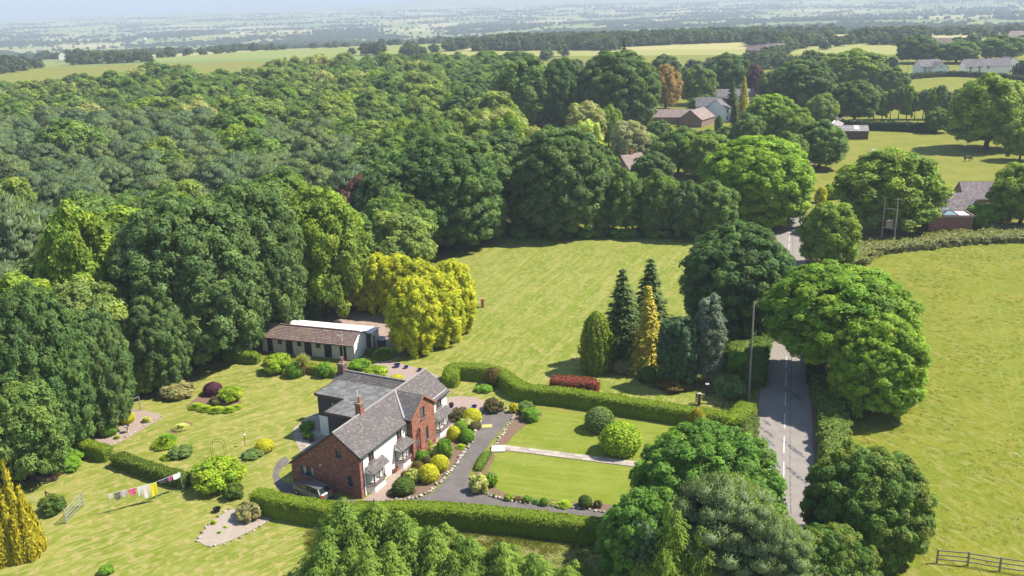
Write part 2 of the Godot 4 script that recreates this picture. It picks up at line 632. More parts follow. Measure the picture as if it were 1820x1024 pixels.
func make_protos() -> void:
	seed(101)
	var bark := Color(0.10, 0.075, 0.055)
	# [name, boughs, leaves, size, colour, second colour, bough size, flatness]: broadleaved trees, 12 m wide and 14 m high
	var kinds := [
		["sycamore", 420, 84000, 0.16, Color(0.060, 0.100, 0.042), Color(0.082, 0.124, 0.050), Vector2(0.07, 0.15), 0.8],
		["sycamore_bright", 420, 88000, 0.155, Color(0.112, 0.182, 0.024), Color(0.160, 0.230, 0.030), Vector2(0.07, 0.15), 0.8],
		["sycamore_dark", 420, 84000, 0.155, Color(0.050, 0.092, 0.036), Color(0.066, 0.114, 0.040), Vector2(0.07, 0.15), 0.8],
		["oak", 110, 20000, 0.29, Color(0.070, 0.116, 0.036), Color(0.094, 0.144, 0.042), Vector2(0.11, 0.24), 0.8],
		["oak_deep", 110, 20000, 0.29, Color(0.054, 0.092, 0.038), Color(0.070, 0.112, 0.042), Vector2(0.11, 0.24), 0.8],
		["lime", 110, 20000, 0.29, Color(0.100, 0.152, 0.024), Color(0.138, 0.185, 0.028), Vector2(0.11, 0.22), 0.85],
		["ash", 120, 26000, 0.27, Color(0.098, 0.145, 0.026), Color(0.132, 0.180, 0.030), Vector2(0.11, 0.22), 0.85],
		["willow", 60, 12000, 0.36, Color(0.165, 0.180, 0.085), Color(0.205, 0.205, 0.105), Vector2(0.17, 0.3), 1.0],
		["grey_willow", 60, 12000, 0.34, Color(0.185, 0.195, 0.140), Color(0.23, 0.225, 0.17), Vector2(0.17, 0.3), 1.0],
		["pale_maple", 60, 12000, 0.34, Color(0.265, 0.305, 0.095), Color(0.33, 0.35, 0.15), Vector2(0.17, 0.3), 1.0],
		["copper", 60, 11000, 0.33, Color(0.062, 0.032, 0.042), Color(0.085, 0.042, 0.052), Vector2(0.17, 0.3), 0.9],
		["bronze", 60, 11000, 0.33, Color(0.190, 0.120, 0.045), Color(0.145, 0.120, 0.046), Vector2(0.17, 0.3), 1.0],
	]
	for k in kinds:
		var mb := MB.new()
		broad(mb, Vector3(0, 7.0, 0), 6.0, 13.4, k[1], k[2], k[3], k[4], k[6], k[7], -0.9, 0.76, 1.0, 0.5, k[5])
		add_proto(k[0], 14.0, 12.0, mb, bole(14.0, 0.34, 5, 3.0, bark), M.leaf, Color(2.25, 2.16, 1.50))
	var tall := MB.new()   # a roadside sycamore whose crown starts well above the ground
	broad(tall, Vector3(0, 8.9, 0), 6.0, 10.4, 420, 88000, 0.155, Color(0.112, 0.182, 0.024), Vector2(0.07, 0.15), 0.8, -0.8, 0.76, 1.0, 0.5, Color(0.160, 0.230, 0.030))
	add_proto("sycamore_high", 14.0, 12.0, tall, bole(14.0, 0.34, 6, 3.2, bark), M.leaf, Color(1.80, 1.85, 1.25))
	for k in 2:   # second shapes of the commonest woodland trees
		var mb := MB.new()
		broad(mb, Vector3(0, 7.2, 0), 6.0, 13.2, 90, 18000, 0.30, [Color(0.078, 0.126, 0.036), Color(0.104, 0.144, 0.050)][k], Vector2(0.12, 0.28), 0.75, -0.85, 0.74, 1.0, 0.5, [Color(0.11, 0.175, 0.03), Color(0.145, 0.185, 0.05)][k])
		add_proto(["oak_wide", "birch"][k], 14.0, 12.0, mb, bole(14.0, 0.32, 4, 3.0, bark), M.leaf, Color(2.15, 2.04, 1.40))
	for k in 3:   # scots pines
		var mb := MB.new()
		needled(mb, Vector3(0, 8.6, 0), 4.2, 11.0, [80, 90, 72][k], [15000, 16000, 14000][k], 0.33, [Color(0.150, 0.195, 0.115), Color(0.130, 0.178, 0.115), Color(0.172, 0.205, 0.110)][k])
		add_proto("pine_%s" % ["grey", "blue", "olive"][k], 14.0, 8.4, mb, bole(14.0, 0.26, 5, 2.4, Color(0.155, 0.085, 0.055), 0.9), M.leaf, Color(1.22, 1.28, 1.08))
	var mb := MB.new()
	needled(mb, Vector3(0, 6.4, 0), 5.0, 11.4, 190, 56000, 0.16, Color(0.222, 0.290, 0.125), 0.58)
	add_proto("pine_near", 12.0, 10.0, mb, bole(12.0, 0.28, 6, 2.8, Color(0.155, 0.085, 0.055), 0.9), M.leaf)
	mb = MB.new()
	broad(mb, Vector3(0, 6.2, 0), 6.0, 11.4, 300, 62000, 0.15, Color(0.064, 0.132, 0.026), Vector2(0.06, 0.13), 0.85, -0.85, 0.72, 1.0, 0.5, Color(0.085, 0.165, 0.028))
	add_proto("broadleaf_near", 12.0, 12.0, mb, bole(12.0, 0.3, 6, 3.0, bark), M.leaf, Color(2.15, 2.04, 1.40))
	mb = MB.new()
	broad(mb, Vector3(0, 5.6, 0), 6.0, 10.6, 300, 58000, 0.155, Color(0.070, 0.122, 0.030), Vector2(0.06, 0.13), 0.85, -0.85, 0.72, 1.0, 0.5, Color(0.108, 0.140, 0.030))
	add_proto("maple_near", 11.0, 12.0, mb, bole(11.0, 0.3, 6, 3.0, bark), M.leaf, Color(1.95, 1.90, 1.35))
	# conifers
	for k in 2:   # several leaders grown together into one loose mass
		mb = MB.new()
		var hc: Color = [Color(0.195, 0.300, 0.040), Color(0.225, 0.320, 0.042)][k]
		for q in [[0.0, 0.0, 8.6, 2.7], [1.5, 0.9, 7.2, 2.2], [-1.3, 1.2, 6.4, 2.3], [0.3, -1.7, 7.6, 2.2], [-1.9, -0.6, 5.8, 2.0]]:
			var k0 := mb.v.size()
			tiered(mb, q[3], q[2] + k * randf_range(-0.6, 0.3), 36, 15, 0.19, vary(hc, 0.08), 0.42, 0.2, 0.9, 0.48, 0.40, 0.40)
			shift(mb, k0, Vector3(q[0], 0, q[1]))
		add_proto(["hemlock", "hemlock_bright"][k], 8.6, 8.0, mb, bole(8.6, 0.16, 0, 0, bark, 0.98), M.leaf)
	mb = MB.new()
	tiered(mb, 2.6, 10.0, 22, 16, 0.38, Color(0.080, 0.136, 0.036), 0.16, 0.2, 0.1)
	add_proto("spruce", 10.0, 4.8, mb, bole(10.0, 0.16, 0, 0, bark, 0.98), M.leaf, Color(1.3, 1.2, 1.0))
	mb = MB.new()
	tiered(mb, 2.3, 10.0, 26, 11, 0.32, Color(0.082, 0.122, 0.055), 0.2, 0.25, 0.2)
	add_proto("fir", 10.0, 4.6, mb, bole(10.0, 0.16, 0, 0, bark, 0.98), M.leaf)
	mb = MB.new()
	tiered(mb, 2.0, 9.5, 34, 15, 0.26, Color(0.56, 0.47, 0.060), 0.12, 0.2, 0.3)
	add_proto("gold_cypress", 9.5, 4.0, mb, bole(9.5, 0.12, 0, 0, bark, 0.9), M.leaf)
	mb = MB.new()
	for k in 16:   # upright golden sprays massed into one plant
		var a := k * 2.4
		var r := 0.22 + 0.36 * sqrt(float(k))
		var hh := 7.0 - r * 2.6 + randf_range(-0.4, 0.4)
		var k0 := mb.v.size()
		shaped(mb, 0.75, hh, "cone", 1300, 0.34, 0.16, vary(Color(0.52, 0.44, 0.030), 0.1), 1.0, 0, 0.35, 0.2, 0.0, Color(0.42, 0.36, 0.024))
		shift(mb, k0, Vector3(cos(a) * r, 0, sin(a) * r))
	add_proto("gold_conifer", 7.0, 4.0, mb, bole(7.0, 0.12, 0, 0, bark, 0.8), M.leaf)
	mb = MB.new()
	broad(mb, Vector3(0, 4.7, 0), 1.5, 9.4, 190, 12000, 0.115, Color(0.175, 0.225, 0.150), Vector2(0.16, 0.34), 1.1, -0.97, 0.8, 0.8, 0.5, Color(0.215, 0.265, 0.185))
	add_proto("blue_cypress", 9.5, 3.0, mb, bole(9.5, 0.12, 0, 0, bark, 0.9), M.leaf)
	mb = MB.new()
	broad(mb, Vector3(0, 3.6, 0), 1.4, 7.6, 190, 12000, 0.09, Color(0.100, 0.175, 0.075), Vector2(0.14, 0.28), 1.3, -0.97, 0.8, 0.7, 0.5, Color(0.125, 0.205, 0.088))
	add_proto("green_cypress", 7.5, 2.7, mb, bole(7.5, 0.12, 0, 0, bark, 0.9), M.leaf)
	mb = MB.new()
	broad(mb, Vector3(0, 4.3, 0), 2.8, 8.8, 260, 30000, 0.13, Color(0.50, 0.52, 0.028), Vector2(0.09, 0.19), 1.15, -0.95, 0.78, 0.75, 0.7, Color(0.64, 0.62, 0.036))
	add_proto("golden_leylandii", 9.0, 5.6, mb, bole(9.0, 0.14, 0, 0, bark, 0.9), M.leaf)
	var shapes := [   # name, radius, height, outline, leaves, length, width, colour, upright, ridges, ridge, jut, second
		["yew", 1.5, 7.5, "column", 11000, 0.34, 0.13, Color(0.225, 0.290, 0.024), 1.6, 15, 0.22, 0.12, Color(0.29, 0.34, 0.026)],
		["green_column", 1.0, 5.0, "column", 3500, 0.24, 0.10, Color(0.13, 0.22, 0.02), 1.2, 5, 0.12, 0.06, Color(-1, 0, 0)],
		["weeping_gold", 1.0, 3.0, "column", 4500, 0.46, 0.08, Color(0.42, 0.33, 0.02), -1.6, 9, 0.25, 0.16, Color(0.30, 0.28, 0.02)],
	]
	for s in shapes:
		mb = MB.new()
		shaped(mb, s[1], s[2], s[3], s[4], s[5], s[6], s[7], s[8], s[9], s[10], s[11], 0.08, s[12])
		add_proto(s[0], s[2], s[1] * 2.0, mb, bole(s[2], 0.12, 0, 0, bark, 0.9), M.leaf)
	# shrubs, about 2 m wide
	var cols := {
		"gold": [Color(0.46, 0.42, 0.030), Color(0.38, 0.38, 0.025)], "lime": [Color(0.22, 0.31, 0.022), Color(0.29, 0.36, 0.03)], "green": [Color(0.12, 0.23, 0.022), Color(0.165, 0.28, 0.026)],
		"deep": [Color(0.075, 0.125, 0.024), Color(0.105, 0.15, 0.026)], "sage": [Color(0.125, 0.185, 0.060), Color(0.17, 0.22, 0.08)], "cream": [Color(0.34, 0.36, 0.11), Color(0.50, 0.48, 0.24)],
		"russet": [Color(0.135, 0.095, 0.026), Color(0.11, 0.11, 0.024)], "purple": [Color(0.085, 0.026, 0.062), Color(0.12, 0.04, 0.085)], "straw": [Color(0.27, 0.24, 0.12), Color(0.20, 0.20, 0.09)], "brown": [Color(0.100, 0.085, 0.040), Color(0.085, 0.092, 0.03)],
	}
	for k in cols:
		for q in 2:
			cols[k][q] *= Color(1.42, 1.42, 1.1)
	for k in cols:
		mb = MB.new()
		shaped(mb, 1.0, 1.9, "dome", 2800, 0.15, 0.10, cols[k][0], 0.2, 0, 0.07, 0.05, 0.0, cols[k][1])
		add_proto("clipped_" + k, 1.9, 2.0, mb, null, M.leaf)
		mb = MB.new()
		broad(mb, Vector3(0, 0.85, 0), 1.0, 1.7, 22, 3000, 0.13, cols[k][0], Vector2(0.24, 0.40), 0.9, -0.8, 0.72, 0.8, 0.4, cols[k][1])
		add_proto("loose_" + k, 1.7, 2.0, mb, null, M.leaf)
	for k in ["lime", "green", "cream"]:   # hostas, lilies and other low clumps of long leaves
		mb = MB.new()
		for q in 420:
			var a := randf() * TAU
			var g := sqrt(randf())
			var d := Vector3(cos(a), 0, sin(a))
			var al := (d * (0.35 + g) + Vector3(0, 0.9 - 0.7 * g, 0)).normalized()
			var nn := al.cross(Vector3(-d.z, 0, d.x)).normalized()
			if nn.y < 0.0:
				nn = -nn
			mb.leaf(d * g * 0.8 + Vector3(0, 0.42 * (1.0 - g * g) + randf() * 0.15 + 0.12, 0), nn, al, 0.5, 0.15, vary(cols[k][randi() % 2], 0.2), (nn + Vector3.UP).normalized())
		mb.blob(Vector3(0, 0.08, 0), Vector3(0.78, 0.22, 0.78), cols[k][0], 9, 5)
		add_proto("clump_" + k, 0.8, 2.0, mb, null, M.leaf)
	# trees of the far valley, a few pixels each
	for k in 3:
		mb = MB.new()
		var cc: Color = [Color(0.080, 0.120, 0.034), Color(0.105, 0.148, 0.040), Color(0.064, 0.100, 0.034)][k]
		broad(mb, Vector3(0, 5.5, 0), 5.0, 9.0, 9, 420, 1.3, cc, Vector2(0.34, 0.48), 0.9, -0.6, 0.8)
		add_proto("far_%d" % k, 10.0, 10.0, mb, null, M.leaf)

# ---------------------------------------------------------------- buildings
func tiles(o: Vector3, ex: Vector3, es: Vector3, L: float, S: float, pal: Array, tw := 0.22, th := 0.19, poly := PackedVector2Array()) -> MB:
	# tiles laid in courses on a slope: ex along the eave, es up the slope; poly (along, up) cuts the outline
	var mb := MB.new()
	var nn := ex.cross(es).normalized()
	if nn.y < 0:
		nn = -nn
	var flip := ex.cross(es).dot(nn) < 0
	var rows := int(S / th)
	for r in rows:
		var x := -tw * 0.5 if r % 2 else 0.0
		while x < L - 0.02:
			var x0 := maxf(x, 0.0) + 0.006
			var x1 := minf(x + tw, L) - 0.006
			x += tw
			if x1 - x0 < 0.04:
				continue
			var y0 := r * th
			var y1 := minf(y0 + th * 1.05, S)
			if poly.size() and not Geometry2D.is_point_in_polygon(Vector2((x0 + x1) * 0.5, (y0 + y1) * 0.5), poly):
				continue
			var lift := 0.038 + randf() * 0.014
			var a := o + ex * x0 + es * y0
			var b := o + ex * x1 + es * y0
			var d := o + ex * x1 + es * y1 + nn * 0.012
			var e := o + ex * x0 + es * y1 + nn * 0.012
			var col: Color = vary(pal[randi() % pal.size()], 0.1)
			if flip:
				mb.quad(b + nn * lift, a + nn * lift, e, d, col)
				mb.quad(b, a, a + nn * lift, b + nn * lift, col)
			else:
				mb.quad(a + nn * lift, b + nn * lift, d, e, col)
				mb.quad(a, b, b + nn * lift, a + nn * lift, col)
	return mb

func inside_holes(x: float, y: float, holes: Array, m := 0.0) -> bool:
	for h in holes:
		if x > h.x - m and x < h.z + m and y > h.y - m and y < h.w + m:
			return true
	return false

func bricks(o: Vector3, ex: Vector3, nn: Vector3, poly: PackedVector2Array, holes: Array, pal: Array) -> MB:
	# courses of bricks proud of the mortar behind them; poly and holes in (along, up)
	var mb := MB.new()
	var lo := poly[0]
	var hi := poly[0]
	for p in poly:
		lo = lo.min(p)
		hi = hi.max(p)
	var bw := 0.235
	var bh := 0.085
	var flip := ex.cross(Vector3.UP).dot(nn) < 0
	for r in int((hi.y - lo.y) / bh) + 1:
		var y := lo.y + r * bh
		var x := lo.x - (bw * 0.5 if r % 2 else 0.0)
		while x < hi.x:
			var mid := Vector2(x + bw * 0.5, y + bh * 0.5)
			if Geometry2D.is_point_in_polygon(mid, poly) and not inside_holes(mid.x, mid.y, holes, 0.05):
				var x0 := maxf(x + 0.006, lo.x)
				var x1 := minf(x + bw - 0.006, hi.x)
				var out := nn * (0.012 + randf() * 0.008)
				var a := o + ex * x0 + Vector3(0, y + 0.006, 0) + out
				var b := o + ex * x1 + Vector3(0, y + 0.006, 0) + out
				var up := Vector3(0, bh - 0.012, 0)
				var col: Color = vary(pal[randi() % pal.size()], 0.2)
				if flip:
					mb.quad(b, a, a + up, b + up, col)
					mb.quad(b + up, a + up, a + up - out, b + up - out, col)
				else:
					mb.quad(a, b, b + up, a + up, col)
					mb.quad(a + up, b + up, b + up - out, a + up - out, col)
			x += bw
	return mb

func wall(o: Vector3, ex: Vector3, nn: Vector3, L: float, H: float, holes: Array, depth := 0.14) -> MB:
	# a plain wall face with openings and their reveals
	var mb := MB.new()
	var flip := ex.cross(Vector3.UP).dot(nn) < 0
	var xs := [0.0, L]
	var ys := [0.0, H]
	for h in holes:
		xs.append_array([h.x, h.z])
		ys.append_array([h.y, h.w])
	xs.sort()
	ys.sort()
	var w := Color.WHITE
	for a in xs.size() - 1:
		for b in ys.size() - 1:
			if xs[a + 1] - xs[a] < 0.001 or ys[b + 1] - ys[b] < 0.001 or inside_holes((xs[a] + xs[a + 1]) * 0.5, (ys[b] + ys[b + 1]) * 0.5, holes):
				continue
			var p0: Vector3 = o + ex * xs[a] + Vector3(0, ys[b], 0)
			var p1: Vector3 = o + ex * xs[a + 1] + Vector3(0, ys[b], 0)
			var up := Vector3(0, ys[b + 1] - ys[b], 0)
			if flip:
				mb.quad(p1, p0, p0 + up, p1 + up, w)
			else:
				mb.quad(p0, p1, p1 + up, p0 + up, w)
	for h in holes:
		var c := [o + ex * h.x + Vector3(0, h.y, 0), o + ex * h.z + Vector3(0, h.y, 0), o + ex * h.z + Vector3(0, h.w, 0), o + ex * h.x + Vector3(0, h.w, 0)]
		for k in 4:
			var p: Vector3 = c[k]
			var q: Vector3 = c[(k + 1) % 4]
			if flip:
				mb.quad(q, p, p - nn * depth, q - nn * depth, w)
			else:
				mb.quad(p, q, q - nn * depth, p - nn * depth, w)
	return mb

func poly_wall(pts: Array, back: Vector3) -> MB:
	# a flat outline with thickness; pts counter-clockwise seen from outside
	var mb := MB.new()
	var m := pts.size()
	for k in range(1, m - 1):
		mb.tri(pts[0], pts[k], pts[k + 1], Color.WHITE)
		mb.tri(pts[0] + back, pts[k + 1] + back, pts[k] + back, Color.WHITE)
	for k in m:
		var p: Vector3 = pts[k]
		var q: Vector3 = pts[(k + 1) % m]
		mb.quad(q, p, p + back, q + back, Color.WHITE)
	return mb

func window(parent: Node, o: Vector3, ex: Vector3, nn: Vector3, w: float, h: float, lights: int, frame: Material, sill: Material, deep := 0.08, curtain := true, called := "window") -> void:
	# o: lower corner on the wall face; the frame stands in the opening, the pane behind it
	var f := MB.new()
	var t := 0.07
	var p := o - nn * deep
	var up := Vector3.UP
	var b := Basis(ex, up, ex.cross(up))
	var put_bar := func(x0: float, y0: float, x1: float, y1: float, d := 0.06) -> void:
		f.obox(Transform3D(b, p + ex * (x0 + x1) * 0.5 + up * (y0 + y1) * 0.5), Vector3(x1 - x0, y1 - y0, d), Color.WHITE)
	put_bar.call(0.0, 0.0, w, t)
	put_bar.call(0.0, h - t, w, h)
	put_bar.call(0.0, t, t, h - t)
	put_bar.call(w - t, t, w, h - t)
	for k in range(1, lights):
		put_bar.call(w * k / lights - t * 0.5, t, w * k / lights + t * 0.5, h - t, 0.055)
	var o1 := part(called, f, frame, parent)
	for k in lights:
		var g := MB.new()
		var x0 := w * k / lights + t * 0.5
		var x1 := w * (k + 1) / lights - t * 0.5
		var q := p - nn * 0.01
		var q0 := q + ex * x0 + up * t * 0.5
		var q1 := q + ex * x1 + up * t * 0.5
		var hu := up * (h - t)
		if ex.cross(up).dot(nn) < 0:
			g.quad(q1, q0, q0 + hu, q1 + hu, Color.WHITE)
		else:
			g.quad(q0, q1, q1 + hu, q0 + hu, Color.WHITE)
		part("pane", g, M.glass, o1)
	if curtain:
		var q := p - nn * 0.14
		for s in [0.0, 1.0]:
			var g := MB.new()
			var x0: float = s * (w - w * 0.27)
			for k in 5:
				var a: float = x0 + w * 0.27 * k / 5.0
				g.quad(q + ex * a + nn * (0.03 if k % 2 else 0.0), q + ex * (a + w * 0.054) - nn * (0.03 if k % 2 else 0.0), q + ex * (a + w * 0.054) + up * h, q + ex * a + up * h, Color.WHITE)
			part("curtain", g, M.curtain, o1)
	if sill:
		var s := MB.new()
		s.obox(Transform3D(b, o + ex * w * 0.5 - up * 0.05 + nn * 0.02), Vector3(w + 0.14, 0.1, 0.24), Color.WHITE)
		part("sill", s, sill, o1)

func bay(house: Node, x0: float, x1: float, pal: Array) -> void:
	# a splayed bay under a tiled lean-to roof
	var d := 0.62
	var sp := 0.5
	var y0 := 0.95
	var y1 := 2.35
	var plan := [Vector3(x0, 0, 0.003), Vector3(x0 + sp, 0, d), Vector3(x1 - sp, 0, d), Vector3(x1, 0, 0.003)]
	var pl := MB.new()
	for k in 3:
		var a: Vector3 = plan[k]
		var b: Vector3 = plan[k + 1]
		pl.quad(a, b, b + Vector3(0, y0, 0), a + Vector3(0, y0, 0), Color.WHITE)
	pl.quad(plan[0] + Vector3(0, y0, 0), plan[1] + Vector3(0, y0, 0), plan[2] + Vector3(0, y0, 0), plan[3] + Vector3(0, y0, 0), Color.WHITE)
	part("bay_plinth", pl, M.render, house)
	for k in 3:
		var a: Vector3 = plan[k]
		var b: Vector3 = plan[k + 1]
		var ex := (b - a).normalized()
		var nn := ex.cross(Vector3.UP)
		window(house, a + Vector3(0, y0 + 0.04, 0) + nn * 0.04, ex, nn, a.distance_to(b), y1 - y0, 2 if k == 1 else 1, M.redwood, M.sill_dark, 0.06, k == 1, "bay_window")
	var ov := 0.28
	var r0 := Vector3(x0 - 0.12, y1 + 0.06, d + ov)
	var top := Vector3(0, 0.62, -(d + ov))
	var L := x1 - x0 + 0.24
	var slab := poly_wall([r0, r0 + Vector3(L, 0, 0), r0 + Vector3(L, 0, 0) + top, r0 + top], Vector3(0, -0.07, 0))
	var rf := part("bay_roof", slab, M.lead, house)
	for s in [0.05, L - 0.09]:
		var cheek := MB.new()
		cheek.tri(r0 + Vector3(s, -0.08, -0.05), r0 + Vector3(s, -0.08, -(d + ov)), r0 + Vector3(s, -0.08, 0) + top, Color.WHITE)
		part("cheek", cheek, M.render, rf)
	var tl := part("tile_courses", tiles(r0 + Vector3(0, 0.01, 0), Vector3.RIGHT, top.normalized(), L, top.length(), pal, 0.24, 0.2), M.vertex, rf)
	tl.set_meta("kind", "stuff")

func chimney(parent: Node, at: Vector3, w: float, d: float, h: float, pal: Array, pots: int, mortar: Material) -> void:
	var core := MB.new()
	core.box(at + Vector3(-w * 0.5, -0.7, -d * 0.5), at + Vector3(w * 0.5, h, d * 0.5), Color.WHITE)
	core.box(at + Vector3(-w * 0.5 - 0.07, h - 0.2, -d * 0.5 - 0.07), at + Vector3(w * 0.5 + 0.07, h + 0.02, d * 0.5 + 0.07), Color.WHITE)
	var o := part("chimney", core, mortar, parent)
	var br := MB.new()
	for s in [[Vector3(-w * 0.5, 0, d * 0.5), Vector3.RIGHT, Vector3.BACK, w], [Vector3(-w * 0.5, 0, -d * 0.5), Vector3.BACK, Vector3.LEFT, d], [Vector3(w * 0.5, 0, -d * 0.5), Vector3.BACK, Vector3.RIGHT, d], [Vector3(-w * 0.5, 0, -d * 0.5), Vector3.RIGHT, Vector3.FORWARD, w]]:
		var one := bricks(at + s[0], s[1], s[2], PackedVector2Array([Vector2(0, -0.6), Vector2(s[3], -0.6), Vector2(s[3], h - 0.22), Vector2(0, h - 0.22)]), [], pal)
		var k := br.v.size()
		br.v.append_array(one.v); br.n.append_array(one.n); br.c.append_array(one.c)
		for q in one.i:
			br.i.append(q + k)
	part("brick_courses", br, M.vertex, o).set_meta("kind", "stuff")
	for k in pots:
		var pot := MB.new()
		pot.lathe(at + Vector3((k - (pots - 1) * 0.5) * 0.4, h + 0.02, 0), [Vector2(0.17, 0), Vector2(0.13, 0.12), Vector2(0.12, 0.5), Vector2(0.16, 0.56), Vector2(0.16, 0.66)], 10, Color.WHITE)
		part("chimney_pot", pot, M.terracotta, o)

func slope_slab(parent: Node, called: String, a: Vector3, b: Vector3, c: Vector3, d: Vector3, m: Material, thick := 0.12) -> MeshInstance3D:
	return part(called, poly_wall([a, b, c, d], Vector3(0, -thick, 0)), m, parent)

func farmhouse() -> void:
	var h := thing("farmhouse", "long white and red brick farmhouse with grey tiled roofs beside the curving drive", "house", Vector3(-15.31, 0.00, -79.27), 1.11135)
	var X := Vector3.RIGHT
	var Z := Vector3.BACK
	var slate := [Color(0.128, 0.113, 0.113), Color(0.140, 0.123, 0.121), Color(0.118, 0.104, 0.104), Color(0.133, 0.115, 0.111), Color(0.146, 0.130, 0.127), Color(0.130, 0.117, 0.119), Color(0.122, 0.108, 0.106), Color(0.185, 0.168, 0.156)]
	var red := [Color(0.325, 0.135, 0.090), Color(0.28, 0.112, 0.078), Color(0.385, 0.172, 0.115), Color(0.22, 0.095, 0.072), Color(0.315, 0.138, 0.096)]
	var ridge := 6.62
	var rz := -2.8
	var eave := 4.68
	# front walls, white render
	var fh := [Vector4(1.55, 3.2, 2.5, 4.5), Vector4(6.65, 3.2, 7.6, 4.5)]
	part("front_wall", wall(Vector3(0.4, 0, 0), X, Z, 8.3, eave, fh.map(func(q): return q - Vector4(0.4, 0, 0.4, 0))), M.render, h)
	for q in fh:
		window(h, Vector3(q.x, q.y, 0), X, Z, q.z - q.x, q.w - q.y, 2, M.redwood, M.sill_dark)
	var fh2 := [Vector4(14.7, 3.3, 15.9, 4.55)]
	part("front_wall", wall(Vector3(13.2, 0, 0), X, Z, 3.95, eave + 0.1, [Vector4(1.5, 3.3, 2.7, 4.55)]), M.render, h)
	for q in fh2:
		window(h, Vector3(q.x, q.y, 0), X, Z, q.z - q.x, q.w - q.y, 2, M.redwood, M.sill_dark)
	bay(h, 0.95, 3.75, slate)
	bay(h, 6.15, 8.5, slate)
	bay(h, 13.75, 16.6, slate)
	# brick pier at the near corner and the brick end gable with its long catslide
	var gp := PackedVector2Array([Vector2(0, 0), Vector2(8.45, 0), Vector2(8.45, 2.28), Vector2(2.8, 6.5), Vector2(0, 4.6)])
	var gh := [Vector4(5.7, 1.15, 7.25, 2.18), Vector4(2.05, 4.05, 2.72, 4.75), Vector4(0.98, 1.1, 1.52, 2.22)]
	# the wall behind the bricks is built in strips round the openings
	var gmb := MB.new()
	var cuts := [0.0, 0.98, 1.52, 2.05, 2.72, 2.8, 5.7, 7.25, 8.45]
	var roof_y := func(s: float) -> float: return 4.6 + s * (1.9 / 2.8) if s < 2.8 else 6.5 - (s - 2.8) * (4.22 / 5.65)
	for k in cuts.size() - 1:
		var a: float = cuts[k]
		var b: float = cuts[k + 1]
		var bands := [[0.0, -1.0]]
		for q in gh:
			if (a + b) * 0.5 > q.x and (a + b) * 0.5 < q.z:
				bands = [[0.0, q.y], [q.w, -1.0]]
		for n in bands:
			var ya: float = roof_y.call(a) if n[1] < 0 else n[1]
			var yb: float = roof_y.call(b) if n[1] < 0 else n[1]
			gmb.quad(Vector3(0, n[0], -b), Vector3(0, n[0], -a), Vector3(0, ya, -a), Vector3(0, yb, -b), Color.WHITE)
	for q in gh:
		for e in [[q.x, q.y, q.z, q.y], [q.z, q.y, q.z, q.w], [q.z, q.w, q.x, q.w], [q.x, q.w, q.x, q.y]]:
			gmb.quad(Vector3(0, e[1], -e[0]), Vector3(0, e[3], -e[2]), Vector3(0.14, e[3], -e[2]), Vector3(0.14, e[1], -e[0]), Color.WHITE)
	var gw := part("gable_wall", gmb, M.mortar, h)
	part("brick_courses", bricks(Vector3.ZERO, -Z, -X, gp, gh, red), M.vertex, gw).set_meta("kind", "stuff")
	for q in gh:
		window(h, Vector3(0, q.y, -q.x), -Z, -X, q.z - q.x, q.w - q.y, 2 if q.z - q.x > 1.0 else 1, M.dark_frame, M.sill_dark, 0.08, q.z - q.x > 1.0)
	var lamp := MB.new()
	lamp.box(Vector3(-0.16, 2.75, -4.7), Vector3(-0.02, 2.86, -4.55), Color.WHITE)
	lamp.tube(Vector3(-0.14, 2.86, -4.62), Vector3(-0.28, 2.72, -4.62), 0.05, 0.09, 8, Color.WHITE)
	part("wall_light", lamp, M.white_paint, h)
	var pier := MB.new()
	pier.box(Vector3(0.0, 0, -0.03), Vector3(0.4, eave, 0.004), Color.WHITE)
	var pw := part("corner_pier", pier, M.mortar, h)
	part("brick_courses", bricks(Vector3(0, 0, 0.006), X, Z, PackedVector2Array([Vector2(0, 0), Vector2(0.4, 0), Vector2(0.4, eave), Vector2(0, eave)]), [], red), M.vertex, pw).set_meta("kind", "stuff")
	# low rear wall, far gable
	part("rear_wall", wall(Vector3(0, 0, -8.45), X, -Z, 6.1, 2.3, []), M.render, h)
	part("far_gable", poly_wall([Vector3(17.15, 0, 0), Vector3(17.15, 0, -5.6), Vector3(17.15, 4.5, -5.6), Vector3(17.15, ridge - 0.1, rz), Vector3(17.15, eave, 0)], Vector3(-0.2, 0, 0)), M.render, h)
	# main roof
	var sl := (ridge - eave) / 2.8
	var fe := Vector3(-0.12, eave - sl * 0.28, 0.28)
	var up := Vector3(0, ridge - fe.y, rz - 0.28)
	var L := 17.45
	var r1 := slope_slab(h, "roof", fe, fe + X * L, fe + X * L + up, fe + up, M.roof_under)
	var S := up.length()
	part("tile_courses", tiles(fe + Vector3(0, 0.01, 0), X, up.normalized(), L, S, slate), M.vertex, r1).set_meta("kind", "stuff")
	var be := Vector3(-0.12, 2.2, -8.62)
	var bu := Vector3(0, ridge - be.y, rz - be.z)
	var r2 := slope_slab(h, "catslide_roof", be + X * 6.3, be, be + bu, be + X * 6.3 + bu, M.roof_under)
	part("tile_courses", tiles(be + Vector3(0, 0.01, 0), X, bu.normalized(), 6.3, bu.length(), slate), M.vertex, r2).set_meta("kind", "stuff")
	var ce := Vector3(6.15, 5.12, rz - (ridge - 5.12) / 0.76)
	var cu := Vector3(0, ridge - ce.y, rz - ce.z)
	var r3 := slope_slab(h, "rear_roof", ce + X * 11.2, ce, ce + cu, ce + X * 11.2 + cu, M.roof_under)
	part("tile_courses", tiles(ce + Vector3(0, 0.01, 0), X, cu.normalized(), 11.2, cu.length(), slate), M.vertex, r3).set_meta("kind", "stuff")
	var rc := MB.new()
	var x := -0.14
